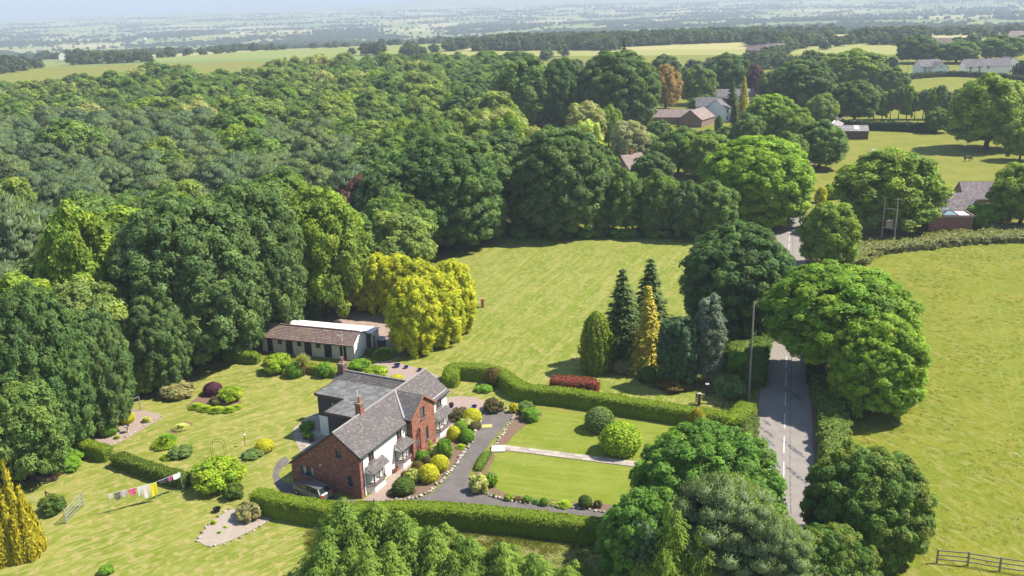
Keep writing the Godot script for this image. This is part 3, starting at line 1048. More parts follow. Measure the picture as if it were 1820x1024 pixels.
	while x < 17.3:
		rc.tube(Vector3(x, ridge + 0.0, rz), Vector3(minf(x + 0.44, 17.4), ridge + 0.01, rz), 0.13, 0.125, 8, Color.WHITE, false)
		x += 0.45
	part("ridge_tiles", rc, M.ridge, r1).set_meta("kind", "stuff")
	# verge boards and gutter
	var tr := MB.new()
	tr.bar(Vector3(-0.15, fe.y - 0.06, 0.3), Vector3(-0.15, ridge - 0.06, rz), 0.05, 0.2, Color.WHITE)
	tr.bar(Vector3(-0.15, be.y - 0.06, be.z), Vector3(-0.15, ridge - 0.06, rz), 0.05, 0.2, Color.WHITE)
	part("verge_board", tr, M.dark_trim, h)
	var gt := MB.new()
	gt.tube(Vector3(-0.1, fe.y - 0.05, 0.33), Vector3(8.5, fe.y - 0.05, 0.33), 0.06, 0.06, 6, Color.WHITE)
	part("gutter", gt, M.dark_trim, h)
	gt = MB.new()
	gt.tube(Vector3(13.35, fe.y - 0.05, 0.33), Vector3(17.3, fe.y - 0.05, 0.33), 0.06, 0.06, 6, Color.WHITE)
	part("gutter", gt, M.dark_trim, h)
	gt = MB.new()
	gt.tube(Vector3(0.48, 0, 0.06), Vector3(0.48, fe.y - 0.05, 0.06), 0.045, 0.045, 6, Color.WHITE)
	part("downpipe", gt, M.dark_trim, h)
	# the brick cross gable with the front door
	var px := 0.66
	var ga := 10.95
	var gr := 6.66
	var ge := 4.98
	var cp := PackedVector2Array([Vector2(8.6, 0), Vector2(13.2, 0), Vector2(13.2, ge), Vector2(ga, gr - 0.06), Vector2(8.6, ge)])
	var ch := [Vector4(9.15, 0.12, 10.15, 2.75), Vector4(11.2, 1.25, 11.75, 2.75), Vector4(10.35, 4.05, 11.25, 5.3)]
	var cm := MB.new()
	var cc := [8.6, 9.15, 10.15, 10.35, ga, 11.2, 11.25, 11.75, 13.2]
	var cy := func(s: float) -> float: return gr - 0.06 - absf(s - ga) * ((gr - 0.06 - ge) / (ga - 8.6 if s < ga else 13.2 - ga))
	for k in cc.size() - 1:
		var a: float = cc[k]
		var b: float = cc[k + 1]
		var ys := [0.0]
		for q in [ch[0], ch[1], ch[2]]:
			if (a + b) * 0.5 > q.x and (a + b) * 0.5 < q.z:
				ys.append_array([q.y, q.w])
		ys.append(-1.0)
		for n in range(0, ys.size(), 2):
			var ya: float = cy.call(a) if ys[n + 1] < 0 else ys[n + 1]
			var yb: float = cy.call(b) if ys[n + 1] < 0 else ys[n + 1]
			cm.quad(Vector3(a, ys[n], px), Vector3(b, ys[n], px), Vector3(b, yb, px), Vector3(a, ya, px), Color.WHITE)
	for q in ch:
		for e in [[q.x, q.y, q.z, q.y], [q.z, q.y, q.z, q.w], [q.z, q.w, q.x, q.w], [q.x, q.w, q.x, q.y]]:
			cm.quad(Vector3(e[2], e[3], px), Vector3(e[0], e[1], px), Vector3(e[0], e[1], px - 0.14), Vector3(e[2], e[3], px - 0.14), Color.WHITE)
	cm.quad(Vector3(8.6, 0, -0.02), Vector3(8.6, 0, px), Vector3(8.6, ge, px), Vector3(8.6, ge, -0.02), Color.WHITE)
	cm.quad(Vector3(13.2, 0, px), Vector3(13.2, 0, -0.02), Vector3(13.2, ge, -0.02), Vector3(13.2, ge, px), Color.WHITE)
	var cw := part("cross_gable", cm, M.mortar, h)
	part("brick_courses", bricks(Vector3(0, 0, px), X, Z, cp, ch, red), M.vertex, cw).set_meta("kind", "stuff")
	part("brick_courses", bricks(Vector3(8.6, 0, -0.02), Z, -X, PackedVector2Array([Vector2(0, 0), Vector2(px + 0.02, 0), Vector2(px + 0.02, ge), Vector2(0, ge)]), [], red), M.vertex, cw).set_meta("kind", "stuff")
	window(h, Vector3(11.2, 1.25, px), X, Z, 0.55, 1.5, 1, M.redwood, M.sill_dark)
	window(h, Vector3(10.35, 4.05, px), X, Z, 0.9, 1.25, 1, M.redwood, M.sill_dark)
	var dm := MB.new()
	dm.box(Vector3(9.15, 0.12, px - 0.12), Vector3(10.15, 2.75, px - 0.06), Color.WHITE)
	for k in [[9.3, 0.35, 9.6, 1.1], [9.7, 0.35, 10.0, 1.1]]:
		dm.box(Vector3(k[0], k[1], px - 0.06), Vector3(k[2], k[3], px - 0.035), Color.WHITE)
	var door := part("front_door", dm, M.red_door, h)
	for k in [9.27, 9.71]:
		var g := MB.new()
		g.box(Vector3(k, 1.3, px - 0.06), Vector3(k + 0.34, 2.2, px - 0.05), Color.WHITE)
		part("pane", g, M.glass, door)
	var hd := MB.new()
	hd.tube(Vector3(10.05, 1.15, px - 0.05), Vector3(10.05, 1.15, px + 0.02), 0.035, 0.035, 8, Color.WHITE)
	part("handle", hd, M.brass, door)
	var step := MB.new()
	step.box(Vector3(8.95, 0, px + 0.02), Vector3(10.35, 0.13, px + 0.65), Color.WHITE)
	part("door_step", step, M.concrete, h)
	var lan := MB.new()
	lan.tube(Vector3(9.75, 2.95, px + 0.2), Vector3(9.75, 3.3, px + 0.2), 0.09, 0.12, 6, Color.WHITE)
	lan.bar(Vector3(9.75, 3.32, px), Vector3(9.75, 3.32, px + 0.26), 0.04, 0.04, Color.WHITE)
	part("lantern", lan, M.dark_trim, h)
	# cross roof: two slopes running back into the main roof
	var cs := (gr - ge) / (ga - 8.6)
	for s in [-1.0, 1.0]:
		var ex: float = ga + s * 2.62
		var ey := gr - cs * 2.62
		var a := Vector3(ex, ey, px + 0.2)
		var b := Vector3(ga, gr, px + 0.2)
		var c := Vector3(ga, gr, rz + 0.05)
		var d := Vector3(ex, ey, -0.05)
		var sb: MeshInstance3D
		if s < 0:
			sb = slope_slab(h, "cross_roof", a, b, c, d, M.roof_under)
		else:
			sb = slope_slab(h, "cross_roof", b, a, d, c, M.roof_under)
		var es := (b - a).normalized()
		var SL := a.distance_to(b)
		var LL := px + 0.2 - rz
		part("tile_courses", tiles(a + Vector3(0, 0.015, 0), -Z, es, LL, SL, slate, 0.22, 0.19, PackedVector2Array([Vector2(-0.1, -0.1), Vector2(0.95, -0.1), Vector2(LL + 0.1, SL + 0.1), Vector2(-0.1, SL + 0.1)])), M.vertex, sb).set_meta("kind", "stuff")
	var vb := MB.new()
	vb.bar(Vector3(ga - 2.62, gr - cs * 2.62 - 0.05, px + 0.21), Vector3(ga, gr - 0.05, px + 0.21), 0.04, 0.14, Color.WHITE)
	vb.bar(Vector3(ga + 2.62, gr - cs * 2.62 - 0.05, px + 0.21), Vector3(ga, gr - 0.05, px + 0.21), 0.04, 0.14, Color.WHITE)
	part("verge_board", vb, M.terracotta, h)
	var vl := MB.new()
	vl.bar(Vector3(ga, gr + 0.04, rz + 0.1), Vector3(8.4, 4.95, -0.08), 0.2, 0.05, Color.WHITE)
	part("valley_lead", vl, M.lead, h)
	# flat-roofed rear extension, dark cladding above white walls
	var fy := 5.2
	var flat := MB.new()
	flat.box(Vector3(6.0, fy - 0.3, -8.45), Vector3(14.2, fy, -4.55), Color.WHITE)
	flat.box(Vector3(9.55, fy - 0.3, -12.5), Vector3(14.2, fy - 0.002, -8.452), Color.WHITE)
	part("flat_roof", flat, M.felt, h)
	var fas := MB.new()
	fas.box(Vector3(5.95, fy - 0.24, -8.5), Vector3(5.99, fy + 0.04, -4.8), Color.WHITE)
	fas.box(Vector3(5.95, fy - 0.24, -8.54), Vector3(9.5, fy + 0.04, -8.5), Color.WHITE)
	fas.box(Vector3(9.5, fy - 0.24, -12.54), Vector3(9.54, fy + 0.04, -8.46), Color.WHITE)
	fas.box(Vector3(9.5, fy - 0.24, -12.58), Vector3(14.2, fy + 0.04, -12.54), Color.WHITE)
	part("fascia", fas, M.fascia, h)
	var cl := MB.new()
	cl.box(Vector3(6.2, 2.2, -8.3), Vector3(9.9, fy - 0.301, -4.6), Color.WHITE)
	part("dark_cladding", cl, M.cladding, h)
	var c2 := wall(Vector3(9.75, 2.5, -8.3), -Z, -X, 4.05, fy - 2.8, [Vector4(1.35, 0.85, 2.35, 1.95)])
	c2.box(Vector3(9.9, 2.5, -12.35), Vector3(13.4, fy - 0.301, -12.3), Color.WHITE)
	part("dark_cladding", c2, M.cladding, h)
	window(h, Vector3(9.75, 3.35, -9.65), -Z, -X, 1.0, 1.1, 2, M.dark_frame, null, 0.06, true)
	var bw := wall(Vector3(9.75, 0, -8.2), -Z, -X, 4.15, 2.5, [Vector4(0.5, 0.1, 1.5, 2.2)])
	bw.box(Vector3(9.76, 0, -12.36), Vector3(13.4, 2.5, -12.32), Color.WHITE)
	part("rear_wall", bw, M.render, h)
	window(h, Vector3(9.75, 0.1, -8.7), -Z, -X, 1.0, 2.1, 1, M.dark_frame, null, 0.06, false, "garden_door")
	var vp := MB.new()
	vp.tube(Vector3(9.9, fy, -7.0), Vector3(9.9, fy + 1.1, -7.0), 0.06, 0.06, 8, Color.WHITE)
	part("vent_pipe", vp, M.white_paint, h)
	# the old rear wing with its own ridge
	var wx := 14.9
	var wy := 5.92
	var we := 4.3
	var wl := Vector3(12.6, we, -13.1)
	var wu := Vector3(wx - 12.6, wy - we, 0)
	var w1 := slope_slab(h, "wing_roof", wl, wl + Vector3(0, 0, 9.3), wl + Vector3(0, 0, 9.3) + wu, wl + wu, M.roof_under)
	part("tile_courses", tiles(wl + Vector3(0, 0.01, 0), Z, wu.normalized(), 9.3, wu.length(), slate), M.vertex, w1).set_meta("kind", "stuff")
	var wr := Vector3(17.25, we, -13.1)
	var wv := Vector3(wx - 17.25, wy - we, 0)
	var w2 := slope_slab(h, "wing_roof", wr + Vector3(0, 0, 9.3), wr, wr + wv, wr + Vector3(0, 0, 9.3) + wv, M.roof_under)
	part("tile_courses", tiles(wr + Vector3(0, 0.01, 0), Z, wv.normalized(), 9.3, wv.length(), slate), M.vertex, w2).set_meta("kind", "stuff")
	var wc := MB.new()
	var z := -13.1
	while z < -3.9:
		wc.tube(Vector3(wx, wy + 0.02, z), Vector3(wx, wy + 0.03, minf(z + 0.44, -3.7)), 0.13, 0.125, 8, Color.WHITE, false)
		z += 0.45
	part("ridge_tiles", wc, M.ridge, w1).set_meta("kind", "stuff")
	part("wing_wall", poly_wall([Vector3(12.8, 0, -12.98), Vector3(12.8, we, -12.98), Vector3(wx, wy - 0.12, -12.98), Vector3(17.1, we, -12.98), Vector3(17.1, 0, -12.98)], Vector3(0, 0, 0.2)), M.render, h)
	part("wing_wall", wall(Vector3(17.1, 0, -12.97), Z, X, 12.9, we, []), M.render, h)
	chimney(h, Vector3(4.75, ridge, -2.95), 0.62, 0.62, 1.15, red, 1, M.mortar)
	chimney(h, Vector3(wx, wy, -12.5), 0.85, 0.75, 0.95, [Color(0.16, 0.10, 0.09), Color(0.20, 0.12, 0.10), Color(0.13, 0.09, 0.085)], 1, M.mortar)

func stables() -> void:
	var s := thing("stable_block", "low white stable block with mossy brown tiled roof and black doors", "stables", Vector3(-21.72, 0.00, -115.88), -0.3326)
	var X := Vector3.RIGHT
	var Z := Vector3.BACK
	var pal := [Color(0.185, 0.125, 0.112), Color(0.215, 0.150, 0.130), Color(0.155, 0.108, 0.105), Color(0.235, 0.170, 0.120), Color(0.175, 0.128, 0.128)]
	var L := 14.6
	var doors := [[-13.75, 0.95], [-10.75, 1.15], [-7.75, 1.15], [-4.65, 1.2], [-2.25, 1.05]]
	var wins := [[-11.95, 0.7], [-8.85, 0.7], [-5.9, 0.75]]
	var holes := []
	for d in doors:
		holes.append(Vector4(L + d[0], 0.02, L + d[0] + d[1], 2.12))
	for d in wins:
		holes.append(Vector4(L + d[0], 1.3, L + d[0] + d[1], 2.1))
	part("front_wall", wall(Vector3(-L, 0, 0), X, Z, L, 2.45, holes, 0.16), M.shaded_limewash, s)
	for d in doors:
		var lo := MB.new()
		lo.box(Vector3(d[0] + 0.03, 0.05, -0.13), Vector3(d[0] + d[1] - 0.03, 1.15, -0.08), Color.WHITE)
		for k in 6:
			lo.box(Vector3(d[0] + 0.05 + (d[1] - 0.1) * k / 6.0, 0.07, -0.08), Vector3(d[0] + 0.03 + (d[1] - 0.1) * (k + 1) / 6.0, 1.13, -0.07), Color.WHITE)
		var o := part("stable_door", lo, M.black_wood, s)
		var hi := MB.new()
		hi.box(Vector3(d[0] + 0.03, 1.18, -0.14), Vector3(d[0] + d[1] - 0.03, 2.1, -0.09), Color.WHITE)
		part("top_leaf", hi, M.black_wood, o)
	for d in wins:
		window(s, Vector3(d[0], 1.3, 0), X, Z, d[1], 0.8, 2, M.black_wood, null, 0.08, false)
	# end wall facing the yard, with a small window
	part("end_wall", poly_wall([Vector3(0.003, 0, 0), Vector3(0.003, 0, -3.6), Vector3(0.003, 2.75, -3.6), Vector3(0.003, 3.55, -1.55), Vector3(0.003, 2.5, 0)], Vector3(-0.15, 0, 0)), M.white_wall, s)
	window(s, Vector3(0.02, 1.5, -1.0), -Z, X, 0.4, 0.85, 1, M.white_paint, null, -0.02, false)
	part("end_wall", poly_wall([Vector3(-L, 0, -3.6), Vector3(-L, 0, 0), Vector3(-L, 2.5, 0), Vector3(-L, 3.55, -1.55), Vector3(-L, 2.75, -3.6)], Vector3(0.15, 0, 0)), M.shaded_limewash, s)
	var e := Vector3(-15.7, 2.35, 0.62)
	var u := Vector3(0, 3.72 - 2.35, -1.52 - 0.62)
	var r := slope_slab(s, "roof", e, e + X * 15.9, e + X * 15.9 + u, e + u, M.roof_under)
	part("tile_courses", tiles(e + Vector3(0, 0.01, 0), X, u.normalized(), 15.9, u.length(), pal, 0.28, 0.26), M.vertex, r).set_meta("kind", "stuff")
	var b := Vector3(-15.7, 2.92, -3.5)
	var bu := Vector3(0, 3.72 - 2.92, -1.52 + 3.5)
	var r2 := slope_slab(s, "rear_roof", b + X * 15.9, b, b + bu, b + X * 15.9 + bu, M.roof_under)
	part("tile_courses", tiles(b + Vector3(0, 0.01, 0), X, bu.normalized(), 15.9, bu.length(), pal, 0.28, 0.26), M.vertex, r2).set_meta("kind", "stuff")
	var rc := MB.new()
	var x := -15.7
	while x < 0.1:
		rc.tube(Vector3(x, 3.74, -1.52), Vector3(x + 0.43, 3.75, -1.52), 0.12, 0.115, 8, Color.WHITE, false)
		x += 0.44
	part("ridge_tiles", rc, M.ridge_brown, r).set_meta("kind", "stuff")
	# the flat white-roofed store along the back
	var st := thing("store_shed", "long flat white-roofed store running along the back of the stables", "shed", s.position, s.rotation.y)
	var fr := MB.new()
	for k in 10:   # roof sheets laid side by side
		var x0 := -13.55 + k * 1.46
		fr = MB.new()
		fr.box(Vector3(x0, 2.80 + (k % 2) * 0.006, -5.9), Vector3(x0 + 1.44, 2.89 + (k % 2) * 0.006, -3.46), Color.WHITE)
		part("roof_sheet", fr, M.white_roof, st)
	var wb := wall(Vector3(0.9, 0, -3.62), -Z, X, 2.1, 2.79, [Vector4(0.1, 0.05, 1.15, 2.2)])
	part("end_wall", wb, M.white_wall, st)
	var dd := MB.new()
	dd.box(Vector3(0.8, 0.05, -4.75), Vector3(0.86, 2.2, -3.74), Color.WHITE)
	part("door", dd, M.grey_wood, st)
	var bk := MB.new()
	bk.box(Vector3(-13.4, 0, -5.75), Vector3(0.88, 2.78, -5.6), Color.WHITE)
	bk.box(Vector3(-13.4, 0, -5.6), Vector3(-13.25, 2.78, -3.7), Color.WHITE)
	part("back_wall", bk, M.shaded_limewash, st)
	# lean-to hutch at the end of the store
	var hu := thing("rabbit_hutch", "small wooden hutch with sloping grey lid beside the white store", "hutch", s.position, s.rotation.y)
	var hb := MB.new()
	hb.box(Vector3(1.05, 0.3, -5.5), Vector3(2.0, 1.35, -4.9), Color.WHITE)
	for q in [[1.08, -5.46], [1.93, -5.46], [1.08, -4.97], [1.93, -4.97]]:
		hb.box(Vector3(q[0], 0, q[1]), Vector3(q[0] + 0.06, 0.3, q[1] + 0.06), Color.WHITE)
	part("body", hb, M.dark_timber, hu)
	part("lid", poly_wall([Vector3(0.98, 1.4, -4.8), Vector3(2.1, 1.4, -4.8), Vector3(2.1, 1.72, -5.6), Vector3(0.98, 1.72, -5.6)], Vector3(0, -0.05, 0)), M.lead, hu)
	# tall pole that carries a lamp in front of the stables
	var la := thing("yard_lamp", "thin white lamp pole with crossbar standing before the stables", "lamp", Vector3(-23.31, 0.00, -116.31))
	var lm := MB.new()
	lm.tube(Vector3.ZERO, Vector3(0, 3.6, 0), 0.05, 0.04, 8, Color.WHITE)
	part("pole", lm, M.white_paint, la)
	lm = MB.new()
	lm.bar(Vector3(-0.6, 3.62, 0), Vector3(0.15, 3.62, 0), 0.06, 0.05, Color.WHITE)
	part("crossbar", lm, M.white_paint, la)

func cottage(called: String, label: String, at: Vector3, turn: float, L: float, D: float, eave: float, ridge: float, wallm: Material, pal: Array, wins: Array, opts := {}) -> Node3D:
	# a plain gabled house: x along the ridge, front towards +z
	var h := thing(called, label, opts.get("category", "house"), at, turn, opts.get("group", ""))
	var X := Vector3.RIGHT
	var Z := Vector3.BACK
	var holes := []
	for w in wins:
		holes.append(Vector4(w[0], w[1], w[0] + w[2], w[1] + w[3]))
	part("front_wall", wall(Vector3(-L * 0.5, 0, D * 0.5), X, Z, L, eave, holes), wallm, h)
	for w in wins:
		window(h, Vector3(-L * 0.5 + w[0], w[1], D * 0.5), X, Z, w[2], w[3], 2 if w[2] > 0.8 else 1, opts.get("frame", M.dark_frame), null, 0.08, false, "window" if w[1] > 0.3 else "door")
	part("rear_wall", wall(Vector3(-L * 0.5, 0, -D * 0.5), X, -Z, L, eave, []), wallm, h)
	for s in [-1.0, 1.0]:
		var x: float = s * L * 0.5
		var pts := [Vector3(x, 0, D * 0.5), Vector3(x, 0, -D * 0.5), Vector3(x, eave, -D * 0.5), Vector3(x, ridge - 0.1, 0), Vector3(x, eave, D * 0.5)]
		if s < 0:
			pts.reverse()
		part("gable_wall", poly_wall(pts, Vector3(-s * 0.15, 0, 0)), opts.get("gable", wallm), h)
	for g in opts.get("gable_windows", []):   # [side, z, y, w, h]
		var s: float = g[0]
		window(h, Vector3(s * (L * 0.5 + 0.03), g[2], g[1]), -Z * s, X * s, g[3], g[4], 1, opts.get("frame", M.dark_frame), null, 0.0, false)
	var sl := (ridge - eave) / (D * 0.5)
	var ov: float = opts.get("over", 0.3)
	for s in [-1.0, 1.0]:
		var a := Vector3(-L * 0.5 - ov * 0.5, eave - sl * ov, s * (D * 0.5 + ov))
		var u := Vector3(0, ridge - a.y, -a.z)
		var b := a + X * (L + ov)
		var r: MeshInstance3D
		if s > 0:
			r = slope_slab(h, "roof", a, b, b + u, a + u, M.roof_under)
		else:
			r = slope_slab(h, "roof", b, a, a + u, b + u, M.roof_under)
		part("tile_courses", tiles(a + Vector3(0, 0.01, 0), X, u.normalized(), L + ov, u.length(), pal, opts.get("tw", 0.5), opts.get("th", 0.4)), M.vertex, r).set_meta("kind", "stuff")
	for c in opts.get("chimneys", []):
		var cm := MB.new()
		cm.box(Vector3(c - 0.4, ridge - 0.6, -0.35), Vector3(c + 0.4, ridge + 0.9, 0.35), Color.WHITE)
		cm.box(Vector3(c - 0.46, ridge + 0.7, -0.41), Vector3(c + 0.46, ridge + 0.88, 0.41), Color.WHITE)
		var ch := part("chimney", cm, opts.get("chimney", M.brick), h)
		var pm := MB.new()
		pm.tube(Vector3(c, ridge + 0.9, 0), Vector3(c, ridge + 1.4, 0), 0.16, 0.13, 8, Color.WHITE)
		part("chimney_pot", pm, M.terracotta, ch)
	return h

# ---------------------------------------------------------------- small things
func car() -> void:
	var o := thing("parked_car", "silver grey estate car parked between the brick gable and hedge", "car", Vector3(-20.33, 0.00, -80.17), 2.4847)
	# a lofted body: stations along x (rear to front), each a half-section of (z, y)
	var st := [[-2.2, 0.74, 0.45, 0.86, 0.95], [-2.1, 0.84, 0.3, 0.95, 1.05], [-1.2, 0.88, 0.24, 0.98, 1.0], [0.2, 0.88, 0.24, 0.96, 0.97], [1.1, 0.87, 0.24, 0.92, 0.94], [1.8, 0.82, 0.26, 0.82, 0.84], [2.2, 0.66, 0.36, 0.66, 0.68]]
	var b := MB.new()
	var rows := []
	for s in st:
		var r := []
		for q in [[-1.0, s[2]], [-1.0, s[2] + (s[3] - s[2]) * 0.6], [-0.95, s[3]], [-0.78, s[4]], [0.78, s[4]], [0.95, s[3]], [1.0, s[2] + (s[3] - s[2]) * 0.6], [1.0, s[2]]]:
			r.append(Vector3(s[0], q[1], q[0] * s[1]))
		rows.append(r)
	for k in rows.size() - 1:
		for q in 7:
			b.quad(rows[k][q], rows[k + 1][q], rows[k + 1][q + 1], rows[k][q + 1], Color.WHITE)
		b.quad(rows[k][7], rows[k + 1][7], rows[k + 1][0], rows[k][0], Color.WHITE)
	for e in [0, rows.size() - 1]:
		for q in range(1, 7):
			b.tri(rows[e][0], rows[e][q], rows[e][q + 1], Color.WHITE)
	part("body", b, M.car_paint, o)
	var g := MB.new()   # glasshouse
	var lo := [Vector3(-2.02, 1.0, 0.76), Vector3(1.15, 0.95, 0.76), Vector3(1.15, 0.95, -0.76), Vector3(-2.02, 1.0, -0.76)]
	var hi := [Vector3(-1.65, 1.42, 0.62), Vector3(0.35, 1.45, 0.62), Vector3(0.35, 1.45, -0.62), Vector3(-1.65, 1.42, -0.62)]
	for k in 4:
		g.quad(lo[k], lo[(k + 1) % 4], hi[(k + 1) % 4], hi[k], Color.WHITE)
	part("windows", g, M.car_glass, o)
	var r := MB.new()
	r.quad(hi[0] + Vector3(-0.05, 0.012, 0.02), hi[1] + Vector3(0.02, 0.012, 0.02), hi[2] + Vector3(0.02, 0.012, -0.02), hi[3] + Vector3(-0.05, 0.012, -0.02), Color.WHITE)
	for z in [-0.61, 0.61]:
		r.bar(Vector3(-1.6, 1.46, z), Vector3(0.25, 1.48, z), 0.04, 0.04, Color.WHITE)
		r.bar(Vector3(0.35, 1.44, z), Vector3(1.12, 0.97, z * 1.2), 0.07, 0.04, Color.WHITE)
		r.bar(Vector3(-1.65, 1.42, z), Vector3(-2.0, 1.02, z * 1.2), 0.12, 0.05, Color.WHITE)
		r.bar(Vector3(-0.6, 1.43, z * 1.01), Vector3(-0.6, 1.0, z * 1.235), 0.08, 0.03, Color.WHITE)
	part("roof", r, M.car_paint, o)
	for z in [-0.7, 0.7]:
		var tl := MB.new()
		tl.box(Vector3(-2.22, 0.72, z - 0.12), Vector3(-2.12, 1.0, z + 0.12), Color.WHITE)
		part("tail_light", tl, M.tail_light, o)
		for x in [-1.35, 1.35]:
			var w := MB.new()
			w.tube(Vector3(x, 0.32, z - 0.02 + signf(z) * 0.06), Vector3(x, 0.32, z + signf(z) * 0.19), 0.32, 0.32, 18, Color.WHITE)
			var wo := part("wheel", w, M.rubber, o)
			w = MB.new()
			w.tube(Vector3(x, 0.32, z), Vector3(x, 0.32, z + signf(z) * 0.2), 0.2, 0.2, 12, Color.WHITE)
			part("rim", w, M.steel, wo)

func cloth_mesh(w: float, h: float, kind: String) -> MB:
	# a piece of washing hanging from its top edge
	var mb := MB.new()
	var nx := 9
	var ny := 9
	for s in [0, 1]:
		var k0 := mb.v.size()
		for y in ny + 1:
			for x in nx + 1:
				var u := float(x) / nx
				var f := float(y) / ny
				var px := (u - 0.5) * w * (1.0 - 0.06 * f)
				var pz: float = sin(u * 9.0 + f * 2.0) * 0.035 * f + 0.06 * f * sin(u * 3.0) + s * 0.012
				mb.v.append(Vector3(px, -f * h * (1.0 + 0.06 * sin(u * 5.0)), pz))
				mb.n.append(Vector3(-cos(u * 9.0) * 0.3 * f, 0, 1.0 if s else -1.0).normalized())
				mb.c.append(Color.WHITE)
		for y in ny:
			for x in nx:
				if kind == "trousers" and y > 2 and absf((x + 0.5) / nx - 0.5) < 0.05 + 0.012 * y:
					continue
				if kind == "shirt" and y > 3 and absf((x + 0.5) / nx - 0.5) > 0.36:
					continue
				if kind == "socks" and (x == 2 or x == 3 or x == 6):
					continue
				var a := k0 + y * (nx + 1) + x
				if s:
					mb.i.append_array([a, a + 1, a + nx + 2, a, a + nx + 2, a + nx + 1])
				else:
					mb.i.append_array([a, a + nx + 2, a + 1, a, a + nx + 1, a + nx + 2])
	return mb

func washing() -> void:
	var a := Vector2(-39.41, -77.91)
	var b := Vector2(-35.70, -79.98)
	var c := Vector2(-33.80, -81.94)
	var H := 2.05
	var l := thing("washing_line", "thin grey washing line strung across the near lawn on slim posts", "washing line", Vector3(a.x, 0, a.y))
	for p in [a, b, c]:
		var mb := MB.new()
		mb.tube(Vector3(p.x - a.x, 0, p.y - a.y), Vector3(p.x - a.x, H, p.y - a.y), 0.028, 0.024, 6, Color.WHITE)
		part("post", mb, M.steel, l)
	var ln := MB.new()
	ln.tube(Vector3(0, H, 0), Vector3(b.x - a.x, H, b.y - a.y), 0.012, 0.012, 5, Color.WHITE)
	ln.tube(Vector3(b.x - a.x, H, b.y - a.y), Vector3(c.x - a.x, H, c.y - a.y), 0.012, 0.012, 5, Color.WHITE)
	part("cord", ln, M.white_paint, l)
	var yaw := atan2(-(b.y - a.y), b.x - a.x)
	var items := [   # share of the first span, width, height, cut, colour, name, label
		[0.05, 0.42, 0.42, "socks", Color(0.75, 0.75, 0.78), "socks", "white and black socks at the far left of the washing line"],
		[0.20, 0.56, 0.75, "cloth", Color(0.055, 0.05, 0.075), "patterned_top", "dark patterned top on the washing line beside the socks"],
		[0.35, 0.5, 0.62, "shirt", Color(0.62, 0.46, 0.66), "lilac_shirt", "pale lilac shirt on the washing line"],
		[0.52, 0.75, 0.66, "shirt", Color(0.72, 0.14, 0.27), "pink_shirt", "bright pink shirt on the washing line"],
		[0.68, 0.45, 0.95, "trousers", Color(0.74, 0.74, 0.80), "trousers", "white trousers hanging on the washing line"],
		[0.82, 0.78, 1.3, "cloth", Color(0.76, 0.70, 0.66), "cream_sheet", "cream cloth hanging between white trousers and yellow towel"],
		[0.97, 0.72, 1.3, "cloth", Color(0.78, 0.68, 0.05), "yellow_towel", "bright yellow towel hanging on the washing line"],
	]
	for t in items:
		var p: Vector2 = a.lerp(b, t[0])
		var m := mat(t[4].r, t[4].g, t[4].b, 0.9, 0.2)
		m.backlight_enabled = true
		m.backlight = Color(0.4, 0.4, 0.4)
		if t[5] == "patterned_top":
			m = M.spotted
		var o := single(t[5], cloth_mesh(t[1], t[2], t[3]), m, t[6], "laundry", "washing on the line")
		o.position = Vector3(p.x, H - 0.01, p.y)
		o.rotation.y = yaw
	yaw = atan2(-(c.y - b.y), c.x - b.x)
	for t in [[0.35, 0.9, 0.36, Color(0.05, 0.05, 0.07), "dark_garment", "dark garment on the washing line beyond the yellow towel"], [0.60, 0.45, 0.45, Color(0.34, 0.09, 0.20), "plum_garment", "plum pink garment near the right end of the washing line"], [0.85, 0.8, 0.5, Color(0.72, 0.73, 0.80), "white_garment", "white garment at the right end of the washing line"]]:
		var p: Vector2 = b.lerp(c, t[0])
		var o := single(t[4], cloth_mesh(t[1], t[2], "cloth"), mat(t[3].r, t[3].g, t[3].b, 0.9, 0.2), t[5], "laundry", "washing on the line")
		o.position = Vector3(p.x, H - 0.01, p.y)
		o.rotation.y = yaw

func five_bar(called: String, label: String, a: Vector3, b: Vector3, h: float, bars: int, m: Material, braced: bool) -> void:
	var o := thing(called, label, "gate", a)
	var d := b - a
	for e in [Vector3.ZERO, d]:
		var mb := MB.new()
		mb.tube(e, e + Vector3(0, h + 0.12, 0), 0.07, 0.07, 8, Color.WHITE)
		part("post", mb, m, o)
	for k in bars:
		var mb := MB.new()
		var y := h * (0.22 + 0.76 * k / (bars - 1))
		mb.bar(Vector3(0, y, 0) + d * 0.02, Vector3(0, y, 0) + d * 0.98, 0.05, 0.08, Color.WHITE)
		part("rail", mb, m, o)
	if braced:
		var mb := MB.new()
		mb.bar(d * 0.03 + Vector3(0.03, h * 0.25, 0.03), d * 0.97 + Vector3(0.03, h * 0.95, 0.03), 0.03, 0.06, Color.WHITE)
		part("brace", mb, m, o)

func fence(label: String, pts: Array, gap: float, h: float, rails: int, m: Material, thick := 0.12, called := "post_and_rail_fence") -> void:
	var line := smooth_line(pts, gap)
	var a: Vector2 = line[0]
	var o := thing(called, label, "fence", Vector3(a.x, 0, a.y))
	var pm := MB.new()
	pm.box(Vector3(-thick * 0.5, 0, -thick * 0.5), Vector3(thick * 0.5, h, thick * 0.5), Color.WHITE)
	var pmesh := pm.mesh(m)
	for k in line.size():
		var p: Vector2 = line[k] - a
		var q := shared("post", pmesh, o)
		q.position = Vector3(p.x, 0, p.y)
		if k:
			var r: Vector2 = line[k - 1] - a
			for n in rails:
				var mb := MB.new()
				var y := h * (0.9 - 0.62 * n / maxf(1.0, rails - 1)) + randf_range(-0.02, 0.02)
				mb.bar(Vector3(r.x, y, r.y), Vector3(p.x, y + randf_range(-0.015, 0.015), p.y), 0.04, 0.11, Color.WHITE)
				part("rail", mb, m, o)

